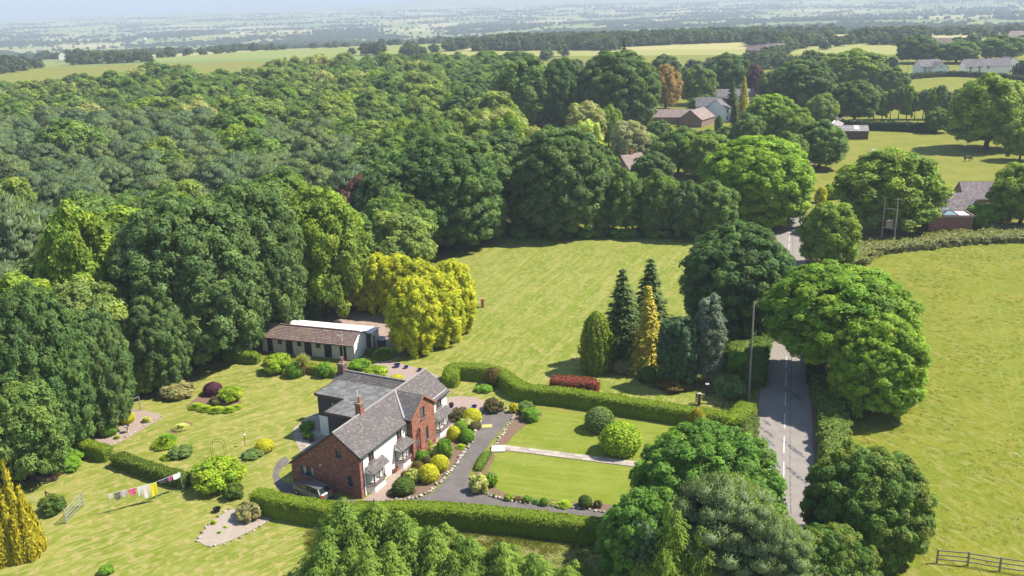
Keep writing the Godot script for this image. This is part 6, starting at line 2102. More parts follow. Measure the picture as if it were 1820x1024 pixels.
	for q in [Vector2(28.18, -93.20), Vector2(27.62, -90.70), Vector2(27.13, -88.71), Vector2(29.35, -86.62), Vector2(27.84, -81.30), Vector2(26.32, -84.33), Vector2(33.42, -100.87)]:
		var blot := []
		var run := randf_range(1.0, 2.6)
		for k in 16:
			var an := TAU * k / 16.0
			blot.append(q + Vector2(cos(an) * randf_range(0.20, 0.32), sin(an) * run * randf_range(0.75, 1.05)).rotated(-0.27))
		sheet("tar_patch", smooth_poly(blot, 0.12, 0.01), 0.055, M.patch, 5.0, 0.0, ro)
	for s in [-1.0, 1.0]:
		ribbon("verge_edge", road, 0.28, 0.044, M.soil, 5.0, s * 3.05, 0.14)
	var dash := smooth_line([Vector2(14.60, -39.82), Vector2(21.85, -64.79), Vector2(27.18, -83.08), Vector2(30.74, -94.78), Vector2(35.91, -111.56), Vector2(44.63, -140.06), Vector2(58.46, -185.23), Vector2(69.52, -219.32), Vector2(87.02, -267.11), Vector2(105.08, -311.16), Vector2(124.40, -350.49), Vector2(156.65, -407.90), Vector2(195.11, -465.32)], 1.0)
	var n := 0
	while n * 6 + 4 < dash.size() and n < 60:
		ribbon("lane_marking", dash.slice(n * 6, n * 6 + 5), 0.06, 0.058, M.road_paint, 3.0, 0.0, 0.004, ro)
		n += 1
	# junction further up the lane, with its white lines
	var jn := sheet("junction", [Vector2(104.13, -314.17), Vector2(115.60, -335.72), Vector2(126.29, -357.21), Vector2(126.78, -349.90), Vector2(118.88, -328.62), Vector2(111.34, -318.31), Vector2(102.60, -303.57)], 0.052, M.asphalt, 6.0)
	for q in [Vector2(113.82, -329.79), Vector2(115.55, -332.53), Vector2(117.83, -336.82), Vector2(120.16, -341.21)]:
		var mb := MB.new()
		mb.box(Vector3(q.x - 0.9, 0.058, q.y - 0.25), Vector3(q.x + 0.9, 0.062, q.y + 0.25), Color.WHITE)
		part("marking", mb, M.road_paint, jn)
	# drive, gravel, beds, paths
	sheet("drive", smooth_poly([Vector2(8.62, -73.09), Vector2(8.81, -75.70), Vector2(4.22, -76.97), Vector2(0.47, -77.91), Vector2(-2.26, -79.01), Vector2(-4.17, -80.20), Vector2(-4.95, -81.80), Vector2(-4.77, -84.81), Vector2(-3.09, -89.75), Vector2(-0.78, -95.76), Vector2(-0.31, -97.23), Vector2(-1.57, -98.86), Vector2(-3.26, -100.57), Vector2(-4.25, -96.90), Vector2(-5.01, -92.18), Vector2(-6.67, -84.22), Vector2(-8.65, -79.81), Vector2(-11.29, -78.48), Vector2(-14.58, -78.56), Vector2(-18.39, -79.95), Vector2(-22.66, -82.40), Vector2(-24.23, -83.53), Vector2(-24.89, -85.33), Vector2(-24.23, -87.12), Vector2(-25.04, -88.55), Vector2(-25.60, -86.34), Vector2(-24.68, -82.52), Vector2(-22.15, -79.31), Vector2(-17.23, -76.46), Vector2(-9.10, -75.32), Vector2(-1.18, -73.91)], 0.9, 0.05), 0.045, M.drive, 8.0)
	sheet("gravel_walk", smooth_poly([Vector2(-15.43, -78.71), Vector2(-12.09, -78.31), Vector2(-10.62, -83.05), Vector2(-8.92, -87.16), Vector2(-6.40, -90.90), Vector2(-5.13, -95.76), Vector2(-3.65, -99.64), Vector2(-4.53, -102.30), Vector2(-8.00, -102.89), Vector2(-8.69, -97.51), Vector2(-11.14, -88.57), Vector2(-14.50, -79.94)], 0.8, 0.05), 0.04, M.gravel, 4.0)
	var front := sheet("shrub_border", smooth_poly([Vector2(-12.69, -78.77), Vector2(-10.93, -78.77), Vector2(-8.96, -80.16), Vector2(-7.37, -83.44), Vector2(-6.21, -86.99), Vector2(-5.00, -91.76), Vector2(-4.35, -95.41), Vector2(-4.72, -97.23), Vector2(-6.23, -97.03), Vector2(-7.43, -92.75), Vector2(-9.41, -89.76), Vector2(-10.96, -86.66), Vector2(-11.78, -83.12), Vector2(-12.89, -80.39)], 0.8, 0.06), 0.05, M.soil, 4.0)
	edging(front, [Vector2(-12.68, -78.66), Vector2(-10.92, -78.67), Vector2(-8.94, -79.94), Vector2(-7.30, -83.20), Vector2(-6.08, -86.73), Vector2(-4.75, -91.88), Vector2(-4.16, -95.70)], 0.42, 0.46)
	var fork := sheet("fork_border", smooth_poly([Vector2(-4.67, -81.78), Vector2(-4.06, -80.19), Vector2(-2.26, -78.90), Vector2(0.47, -77.80), Vector2(4.21, -76.76), Vector2(8.68, -75.50), Vector2(8.93, -76.70), Vector2(4.26, -77.58), Vector2(0.76, -78.62), Vector2(-1.71, -79.84), Vector2(-2.28, -81.19), Vector2(-2.01, -83.11), Vector2(-3.00, -83.99), Vector2(-4.34, -84.07)], 0.7, 0.05), 0.05, M.soil, 4.0)
	edging(fork, [Vector2(-4.81, -82.70), Vector2(-4.53, -81.10), Vector2(-3.94, -79.97), Vector2(-2.26, -78.69), Vector2(0.46, -77.59), Vector2(4.19, -76.56), Vector2(8.66, -75.31)], 0.45, 0.4)
	var top := sheet("drive_border", smooth_poly([Vector2(-2.35, -89.04), Vector2(-1.56, -88.99), Vector2(0.02, -92.54), Vector2(1.81, -95.58), Vector2(3.16, -96.99), Vector2(2.23, -98.60), Vector2(-0.12, -97.22)], 0.7, 0.05), 0.05, M.soil, 4.0)
	edging(top, [Vector2(-2.59, -89.06), Vector2(-1.56, -92.36), Vector2(-0.26, -96.62), Vector2(0.23, -98.12), Vector2(-1.43, -99.17)], 0.45, 0.38)
	var low := sheet("drive_border", smooth_poly([Vector2(-4.34, -84.07), Vector2(-3.12, -84.24), Vector2(-2.33, -87.12), Vector2(-2.70, -87.90), Vector2(-3.41, -87.19)], 0.6, 0.04), 0.05, M.soil, 4.0)
	flag_path("garden_path", Vector2(-1.56, -89.12), Vector2(13.59, -84.04), 1.15, 0.05)
	var st := MB.new()
	var sp := Vector3(-1.86, 0.00, -88.75)
	st.box(sp + Vector3(-0.9, 0, -0.75), sp + Vector3(0.6, 0.16, 0.75), Color.WHITE)
	single("stone_step", st, M.concrete, "pale stone step where the garden path meets the drive", "step")
	slabs(smooth_poly([Vector2(-25.40, -96.11), Vector2(-23.89, -99.34), Vector2(-20.91, -93.93), Vector2(-21.10, -89.86), Vector2(-22.56, -88.02), Vector2(-24.32, -91.39), Vector2(-25.51, -94.52)], 0.7, 0.03), 0.75, 0.6, 0.5, 0.045, "side_patio")
	sheet("rear_patio", smooth_poly([Vector2(-19.98, -109.04), Vector2(-19.21, -113.96), Vector2(-17.11, -115.40), Vector2(-14.25, -113.57), Vector2(-10.64, -110.57), Vector2(-8.06, -103.90), Vector2(-12.27, -104.21)], 0.8, 0.05), 0.04, M.gravel, 4.0)
	sheet("stable_yard", smooth_poly([Vector2(-32.97, -128.33), Vector2(-31.01, -140.04), Vector2(-24.99, -142.38), Vector2(-19.05, -138.91), Vector2(-14.51, -124.35), Vector2(-14.71, -118.13), Vector2(-17.16, -115.82), Vector2(-20.64, -118.61), Vector2(-22.03, -122.69)], 1.2, 0.15), 0.036, M.yard, 6.0)
	var rk := sheet("gravel_bed", smooth_poly([Vector2(-50.26, -94.32), Vector2(-49.90, -97.03), Vector2(-46.87, -101.90), Vector2(-45.40, -101.63), Vector2(-42.37, -99.84), Vector2(-45.49, -92.09)], 0.8, 0.05), 0.05, M.gravel, 4.0)
	edging(rk, [Vector2(-45.57, -91.82), Vector2(-43.96, -95.75), Vector2(-42.31, -99.68)], 0.7, 0.3)
	var bd := sheet("stony_bed", smooth_poly([Vector2(-29.29, -72.64), Vector2(-29.39, -73.94), Vector2(-28.80, -76.11), Vector2(-27.84, -77.97), Vector2(-25.71, -78.16), Vector2(-23.57, -76.12), Vector2(-25.09, -73.80), Vector2(-26.68, -72.14), Vector2(-28.07, -71.67)], 0.8, 0.06), 0.05, M.pale_gravel, 4.0)
	edging(bd, [Vector2(-29.29, -72.64), Vector2(-29.38, -74.22), Vector2(-28.73, -76.41), Vector2(-27.95, -77.97)], 0.7, 0.34)
	edging(bd, [Vector2(-27.96, -71.67), Vector2(-26.42, -72.13), Vector2(-24.82, -73.78), Vector2(-23.42, -75.91)], 0.7, 0.3)
	sheet("round_bed", smooth_poly([Vector2(-40.38, -102.57), Vector2(-39.29, -105.68), Vector2(-35.83, -105.94), Vector2(-33.67, -102.75), Vector2(-34.93, -100.42), Vector2(-38.39, -100.66)], 0.6, 0.05), 0.05, M.soil, 4.0)
	sheet("oval_bed", smooth_poly([Vector2(-40.03, -95.49), Vector2(-39.74, -97.08), Vector2(-38.54, -98.05), Vector2(-37.84, -97.10), Vector2(-38.51, -95.39), Vector2(-39.28, -95.01)], 0.5, 0.05), 0.05, M.soil, 3.0)
	sheet("oval_bed", smooth_poly([Vector2(-40.67, -91.78), Vector2(-40.34, -93.81), Vector2(-38.61, -93.42), Vector2(-38.06, -91.48), Vector2(-39.24, -90.75)], 0.5, 0.05), 0.05, M.soil, 3.0)
	sheet("conifer_bed", smooth_poly([Vector2(8.34, -108.36), Vector2(13.25, -113.38), Vector2(20.63, -116.92), Vector2(28.04, -112.19), Vector2(27.28, -103.00), Vector2(23.12, -102.97), Vector2(16.97, -103.43), Vector2(14.68, -107.14)], 1.0, 0.1), 0.05, M.rough, 10.0)

func greenery() -> void:
	seed(202)
	for t in [
		["sycamore_high", "sycamore_tree", 39.21, -103.49, 15.45, 17.75, "very large bright green sycamore overhanging the road from the meadow side", ""],
		["sycamore_bright", "sycamore_tree", 41.03, -95.26, 12.02, 10.88, "lower rounded sycamore on the meadow side of the largest roadside tree", ""],
		["sycamore_dark", "sycamore_tree", 31.94, -122.68, 16.38, 16.10, "broad dark green domed tree on the left verge of the road", ""],
		["sycamore_bright", "sycamore_tree", 51.67, -187.12, 18.68, 23.33, "tall lumpy sycamore shading the lane above the dark domed tree", ""],
		["oak", "oak_tree", 40.43, -175.98, 12.01, 9.97, "mid green tree left of the lumpy sycamore by the lane", ""],
		["ash", "ash_tree", 55.65, -154.02, 11.72, 10.58, "bushy mid green tree on the right verge by the lane bend", ""],
		["ash", "ash_tree", 75.48, -177.21, 16.71, 21.10, "large olive green ash tree behind the twin electricity poles", ""],
		["oak", "oak_tree", 85.29, -248.31, 13.80, 15.02, "green tree beside the lane in front of the timber shelter", ""],
		["sycamore_bright", "sycamore_tree", 85.37, -296.88, 15.86, 17.80, "bright dome-shaped tree right of the pale gabled house", ""],
		["sycamore", "oak_tree", 119.33, -374.30, 21.36, 26.74, "large dome-crowned tree above the far bend of the lane", ""],
		["oak_deep", "oak_tree", 129.01, -340.77, 15.76, 17.84, "dark rounded tree standing in the field hedge behind the shelter", ""],
		["lime", "lime_tree", 143.41, -272.32, 22.90, 22.96, "tall yellow-green tree standing alone in the horse paddock", ""],
		["ash", "ash_tree", 102.84, -178.52, 13.02, 13.24, "grey-green tree at the right edge beside the grey barn", ""],
		["lime", "oak_tree", 172.39, -463.47, 20.17, 32.96, "large pale green tree beyond the far bend of the lane", ""],
		["oak_deep", "oak_tree", 161.79, -493.60, 17.98, 17.84, "dark tree left of the large pale green tree by the lane", ""],
		["oak", "oak_tree", 74.74, -241.46, 11.69, 10.46, "green tree on the right side of the shaded lane", ""],
		["ash", "ash_tree", 90.19, -286.22, 12.58, 12.30, "feathery tree between the dome tree and the timber shelter", ""],
		["birch", "birch_tree", 110.06, -321.53, 13.03, 11.79, "light green tree above the timber shelter roof", ""],
		["sycamore", "sycamore_tree", 10.64, -184.35, 22.31, 20.86, "very large dark green tree at the far end of the mown field", ""],
		["sycamore_dark", "oak_tree", -12.93, -175.22, 22.68, 22.39, "big dark oak at the left end of the mown field", ""],
		["oak", "oak_tree", -5.62, -177.90, 11.70, 10.30, "rounded oak between the big dark oak and mown field", ""],
		["sycamore", "oak_tree", -22.76, -171.25, 17.81, 15.04, "dark tree behind the golden conifers beside the copper beech", ""],
		["oak", "oak_tree", 23.67, -181.76, 13.95, 8.89, "mid green tree right of the very large tree at the field end", ""],
		["oak_wide", "oak_tree", 30.31, -179.99, 13.61, 9.72, "leafy tree at the right half of the mown field's far edge", ""],
		["oak_deep", "oak_tree", 35.39, -176.59, 11.83, 8.67, "dark tree at the far right corner of the mown field", ""],
		["oak_wide", "oak_tree", 3.28, -185.26, 10.01, 8.16, "leafy tree left of the very large tree at the field end", ""],
		["copper", "copper_beech", -29.22, -171.98, 15.73, 9.08, "tall purple copper beech behind the golden conifers", ""],
		["copper", "copper_beech", -23.97, -172.22, 6.09, 9.18, "low purple copper beech at the edge of the mown field", ""],
		["sycamore", "sycamore_tree", -43.65, -117.53, 23.37, 19.68, "huge domed sycamore behind the left lawn and stables", ""],
		["sycamore", "sycamore_tree", -37.34, -126.30, 23.30, 15.66, "tall sycamore directly behind the stable block", ""],
		["ash", "hornbeam_tree", -28.85, -135.67, 20.59, 13.78, "tall olive green tree behind the store shed", ""],
		["lime", "lime_tree", -57.09, -116.95, 23.60, 11.96, "yellow-green tree left of the huge domed sycamore", ""],
		["pine_grey", "pine_tree", -74.48, -131.94, 22.28, 10.05, "grey-green pine at the left edge of the wood", ""],
		["sycamore_dark", "sycamore_tree", -51.18, -90.72, 19.95, 11.05, "dark layered sycamore over the gravel bed", ""],
		["sycamore", "sycamore_tree", -48.01, -96.90, 15.01, 8.31, "dark sycamore at the corner of the left lawn", ""],
		["sycamore_dark", "sycamore_tree", -54.59, -87.51, 17.47, 8.72, "dark sycamore at the left edge of the near lawn", ""],
		["oak", "oak_tree", -50.46, -85.22, 12.16, 8.60, "low leafy tree behind the raised brick bed", ""],
		["sycamore", "sycamore_tree", -45.22, -108.40, 12.91, 8.51, "shaded sycamore behind the rhododendron bank", ""],
		["sycamore_dark", "sycamore_tree", -39.09, -120.12, 12.22, 9.35, "shaded tree close behind the left end of the stables", ""],
		["oak_deep", "oak_tree", -32.90, -136.04, 11.00, 9.61, "shaded tree behind the middle of the stables", ""],
		["lime", "lime_tree", -47.02, -105.89, 5.70, 3.65, "small golden-leaved tree at the edge of the wood by the lawn", ""],
		["fir", "fir_tree", -52.83, -82.17, 11.73, 3.34, "blue-green conifer at the left picture edge", ""],
		["hemlock", "hemlock_tree", -14.19, -64.78, 8.60, 8.38, "tallest bright feathery conifer at the bottom, left of its row", "feathery conifers along the bottom edge"],
		["hemlock_bright", "hemlock_tree", -11.59, -64.62, 8.20, 8.38, "bright feathery conifer second from left in the bottom row", "feathery conifers along the bottom edge"],
		["hemlock", "hemlock_tree", -9.17, -63.54, 7.60, 8.08, "bright feathery conifer third from left in the bottom row", "feathery conifers along the bottom edge"],
		["hemlock_bright", "hemlock_tree", -6.72, -62.50, 7.00, 7.78, "bright feathery conifer in the middle of the bottom row", "feathery conifers along the bottom edge"],
		["hemlock", "hemlock_tree", -3.91, -61.94, 6.40, 7.32, "bright feathery conifer right of the middle of the bottom row", "feathery conifers along the bottom edge"],
		["hemlock_bright", "hemlock_tree", -1.46, -61.58, 6.20, 7.08, "bright feathery conifer third from the right in the bottom row", "feathery conifers along the bottom edge"],
		["hemlock", "hemlock_tree", 1.03, -60.54, 5.80, 6.79, "bright feathery conifer second from the right in the bottom row", "feathery conifers along the bottom edge"],
		["hemlock_bright", "hemlock_tree", 3.53, -59.38, 5.40, 6.28, "smallest bright feathery conifer at the right of the bottom row", "feathery conifers along the bottom edge"],
		["hemlock", "hemlock_tree", -14.99, -60.91, 7.20, 7.39, "lower feathery conifer at the left foot of the bottom row", "feathery conifers along the bottom edge"],
		["hemlock_bright", "hemlock_tree", -11.51, -59.29, 7.40, 7.63, "lower feathery conifer in front of the tallest ones", "feathery conifers along the bottom edge"],
		["broadleaf_near", "broadleaf_tree", 16.13, -68.75, 11.50, 12.99, "big dark green broadleaf tree at bottom right before the road", ""],
		["broadleaf_near", "broadleaf_tree", 10.35, -62.16, 9.50, 8.88, "dark broadleaf tree at the end of the long clipped hedge", ""],
		["pine_near", "pine_tree", 15.61, -60.87, 11.50, 9.42, "big grey-green pine in front of the dark broadleaf tree", ""],
		["pine_near", "pine_tree", 18.58, -57.67, 10.00, 6.72, "grey-green pine nearest the road at the bottom", ""],
		["hemlock_bright", "hemlock_tree", 11.39, -58.39, 10.50, 7.36, "single bright green feathery conifer before the grey-green pine", ""],
		["green_cypress", "cypress_tree", 9.51, -59.41, 9.00, 3.27, "dark blue-green conifer beside the single bright conifer", ""],
		["maple_near", "maple_tree", 29.33, -67.38, 10.00, 10.67, "large dark green maple right of the road at the bottom", ""],
		["maple_near", "maple_tree", 23.38, -59.11, 8.00, 7.37, "lower dark maple beside the road at the bottom edge", ""],
		["oak", "oak_tree", 15.22, -78.87, 4.50, 3.75, "small leafy tree beside the weeping gold conifer", ""],
		["yew", "yew_tree", 10.63, -109.68, 8.34, 4.47, "upright olive green yew column on the mown field", ""],
		["spruce", "spruce_tree", 14.32, -112.89, 12.81, 7.65, "dark green spruce behind the golden cypress, nearer the yew", ""],
		["spruce", "spruce_tree", 18.71, -117.51, 12.74, 7.63, "dark green spruce farthest back in the garden conifer group", ""],
		["gold_cypress", "cypress_tree", 17.14, -109.17, 11.59, 5.29, "bright golden yellow cypress in the garden conifer group", ""],
		["green_cypress", "cypress_tree", 19.06, -104.66, 8.77, 3.46, "dark green cypress right of the golden cypress", ""],
		["green_cypress", "cypress_tree", 20.80, -103.83, 9.43, 3.98, "larger dark green cypress beside the blue-grey column", ""],
		["blue_cypress", "cypress_tree", 23.89, -104.30, 12.11, 4.25, "tall blue-grey cypress column near the garden gate", ""],
		["golden_leylandii", "golden_conifer", -24.42, -138.57, 8.69, 7.49, "golden conifer at the left end of the back golden row", "golden conifers beside the stable yard"],
		["golden_leylandii", "golden_conifer", -20.99, -137.13, 9.61, 7.41, "golden conifer second from left in the back golden row", "golden conifers beside the stable yard"],
		["golden_leylandii", "golden_conifer", -17.62, -135.72, 9.71, 7.34, "golden conifer third from left in the back golden row", "golden conifers beside the stable yard"],
		["golden_leylandii", "golden_conifer", -14.31, -134.33, 9.27, 6.93, "golden conifer at the right of the back golden row", "golden conifers beside the stable yard"],
		["golden_leylandii", "golden_conifer", -13.53, -118.89, 11.14, 8.04, "largest golden conifer nearest the stables", "golden conifers beside the stable yard"],
		["golden_leylandii", "golden_conifer", -10.49, -121.72, 10.86, 7.58, "golden conifer behind the largest one", "golden conifers beside the stable yard"],
		["golden_leylandii", "golden_conifer", -8.61, -125.73, 11.48, 6.83, "golden conifer at the right end facing the mown field", "golden conifers beside the stable yard"],
		["gold_conifer", "golden_conifer", -44.77, -71.40, 9.51, 4.16, "mustard yellow conifer at the left edge near the silver gate", ""],
		["gold_conifer", "golden_conifer", -46.31, -70.87, 6.79, 3.96, "smaller mustard yellow conifer cut by the left picture edge", ""],
		["sycamore", "sycamore_tree", 39.59, -328.28, 29.34, 29.79, "great dark tree with pale flowers above the bungalow roofs", ""],
		["fir", "fir_tree", 58.92, -463.73, 28.27, 8.91, "tall pointed fir rising above the great dark tree", ""],
		["bronze", "bronze_tree", 68.98, -400.23, 19.49, 15.01, "bronze-brown tree left of the slate-roofed houses", ""],
		["oak", "oak_tree", 6.77, -332.48, 28.55, 24.14, "dark tree above the blue climbing frame", ""],
		["sycamore_dark", "sycamore_tree", 20.07, -332.55, 27.39, 22.15, "dark tree right of the blue climbing frame", ""],
		["oak_wide", "oak_tree", 85.69, -413.87, 18.17, 17.52, "green tree behind the bronze-brown tree", ""],
		["oak_deep", "oak_tree", 105.79, -443.69, 20.93, 23.54, "dark tree behind the slate-roofed lane house", ""],
		["copper", "copper_beech", 117.79, -440.02, 15.63, 9.58, "small purple tree right of the dark tree by the lane house", ""],
		["willow", "willow_tree", 25.13, -291.96, 16.00, 13.94, "buff-coloured willow below the great dark tree", ""],
		["lime", "lime_tree", 32.97, -297.57, 14.13, 9.48, "lime green tree right of the buff willow", ""],
		["grey_willow", "willow_tree", 34.27, -257.13, 13.95, 12.36, "silver-grey willow above the pointed cottage roof", ""],
		["pale_maple", "maple_tree", 22.77, -259.11, 14.36, 8.93, "pale yellow variegated tree beside the silver willow", ""],
		["oak", "oak_tree", 39.81, -259.89, 10.28, 11.23, "leafy tree left below the bungalow", ""],
		["oak_wide", "oak_tree", 46.20, -246.22, 13.41, 13.68, "leafy tree in front of the bungalow", ""],
		["ash", "ash_tree", 52.69, -238.50, 11.87, 14.77, "olive tree in front of the pale gabled house", ""],
		["oak_deep", "oak_tree", 35.88, -224.44, 10.14, 11.17, "tree right of the pointed cottage roof", ""],
		["lime", "lime_tree", 0.13, -247.06, 18.56, 13.98, "yellow-green tree above the hidden bungalow", ""],
		["birch", "birch_tree", -5.88, -238.34, 14.51, 10.31, "light birch left of the hidden bungalow", ""],
		["willow", "willow_tree", 7.45, -236.25, 15.40, 10.22, "pale tree beside the very large dark tree", ""],
		["oak", "oak_tree", 23.74, -222.74, 11.59, 8.31, "leafy tree left of the pointed cottage roof", ""],
		["oak", "oak_tree", 50.98, -306.49, 7.49, 9.03, "small tree in front of the bungalow's left end", ""],
		["oak_deep", "oak_tree", 57.77, -292.65, 6.47, 7.93, "small dark tree in front of the bungalow gable", ""],
		["oak_wide", "oak_tree", 63.19, -289.21, 6.40, 8.19, "small leafy tree between bungalow and pale gabled house", ""],
		["birch", "birch_tree", 71.50, -297.21, 6.20, 7.32, "small light tree before the pale gabled house", ""],
		["green_column", "cypress_tree", 74.05, -320.75, 6.64, 3.15, "bright green columnar conifer beside the bungalow", ""],
		["spruce", "spruce_tree", 87.04, -356.11, 15.80, 7.36, "dark conifer in front of the slate-roofed lane house", ""],
		["gold_cypress", "cypress_tree", 90.32, -351.80, 16.87, 6.42, "gold-green conifer beside the dark conifer by the lane house", ""],
		["spruce", "spruce_tree", 78.83, -316.85, 10.01, 5.04, "narrow spruce before the pale gabled house", ""],
		["oak", "oak_tree", 76.36, -288.96, 10.95, 10.65, "tree between the pale gabled house and dome tree", ""],
		["oak", "oak_tree", 79.60, -372.75, 8.52, 13.63, "tree behind the slate wing of the gabled house", ""],
		["birch", "birch_tree", -13.78, -265.43, 17.90, 11.40, "light tree in the clearing left of the hidden bungalow", ""],
		["oak_wide", "oak_tree", -21.72, -240.82, 19.32, 13.34, "spreading tree behind the big dark oak", ""],
		["grey_willow", "willow_tree", -21.48, -276.63, 13.25, 5.78, "small silvery tree in the clearing behind the big dark oak", ""],
		["oak", "oak_tree", 180.03, -431.72, 12.80, 15.68, "tree left of the far white cottage", ""],
		["birch", "birch_tree", 182.22, -454.06, 13.42, 13.72, "light tree beyond the paddock hedge", ""],
		["oak_deep", "oak_tree", 273.86, -620.96, 18.76, 29.78, "dark tree above the far white cottage", ""],
		["oak", "oak_tree", 295.23, -610.77, 14.94, 29.33, "tree above the white hill houses", ""],
		["oak_wide", "oak_tree", 328.74, -618.50, 17.25, 33.38, "broad tree above the long white farmhouse", ""],
		["oak", "oak_tree", 144.91, -308.02, 8.62, 8.69, "small round tree in the paddock hedge", ""],
		["ash", "ash_tree", 142.55, -251.98, 11.66, 9.34, "tree behind the right edge of the paddock", ""],
		["oak_deep", "oak_tree", 82.80, -486.77, 18.62, 17.59, "dark tree between the tall fir and green trees", ""],
		["oak", "oak_tree", 121.01, -418.29, 14.90, 15.19, "tree beside the big dome tree at the bend", ""],
		["oak_deep", "oak_tree", 28.68, -178.33, 10.58, 5.62, "shaded tree in the second row at the field's far end", ""],
		["oak", "oak_tree", 17.73, -182.50, 10.10, 6.89, "shaded tree right behind the very large dark tree", ""],
		["pine_grey", "plantation_tree", 138.73, -346.96, 12.93, 5.50, "slender tree in the thin plantation row behind the paddock", "thin plantation row behind the paddock"],
		["ash", "plantation_tree", 141.55, -346.27, 10.43, 5.49, "slender tree in the thin plantation row behind the paddock", "thin plantation row behind the paddock"],
		["pine_olive", "plantation_tree", 144.35, -345.58, 11.24, 5.48, "slender tree in the thin plantation row behind the paddock", "thin plantation row behind the paddock"],
		["pine_grey", "plantation_tree", 147.14, -344.89, 12.04, 5.47, "slender tree in the thin plantation row behind the paddock", "thin plantation row behind the paddock"],
		["ash", "plantation_tree", 149.92, -344.20, 12.83, 5.46, "slender tree in the thin plantation row behind the paddock", "thin plantation row behind the paddock"],
		["pine_olive", "plantation_tree", 152.69, -343.52, 10.35, 5.45, "slender tree in the thin plantation row behind the paddock", "thin plantation row behind the paddock"],
		["pine_grey", "plantation_tree", 155.45, -342.84, 11.15, 5.44, "slender tree in the thin plantation row behind the paddock", "thin plantation row behind the paddock"],
		["ash", "plantation_tree", 158.20, -342.16, 11.95, 5.43, "slender tree in the thin plantation row behind the paddock", "thin plantation row behind the paddock"],
		["pine_olive", "plantation_tree", 160.94, -341.49, 12.74, 5.41, "slender tree in the thin plantation row behind the paddock", "thin plantation row behind the paddock"],
		["pine_grey", "plantation_tree", 163.67, -340.82, 10.27, 5.41, "slender tree in the thin plantation row behind the paddock", "thin plantation row behind the paddock"],
		["ash", "plantation_tree", 166.39, -340.15, 11.07, 5.40, "slender tree in the thin plantation row behind the paddock", "thin plantation row behind the paddock"]]:
		put(t[0], t[1], t[2], t[3], t[4], t[5], t[6], "tree", t[7])
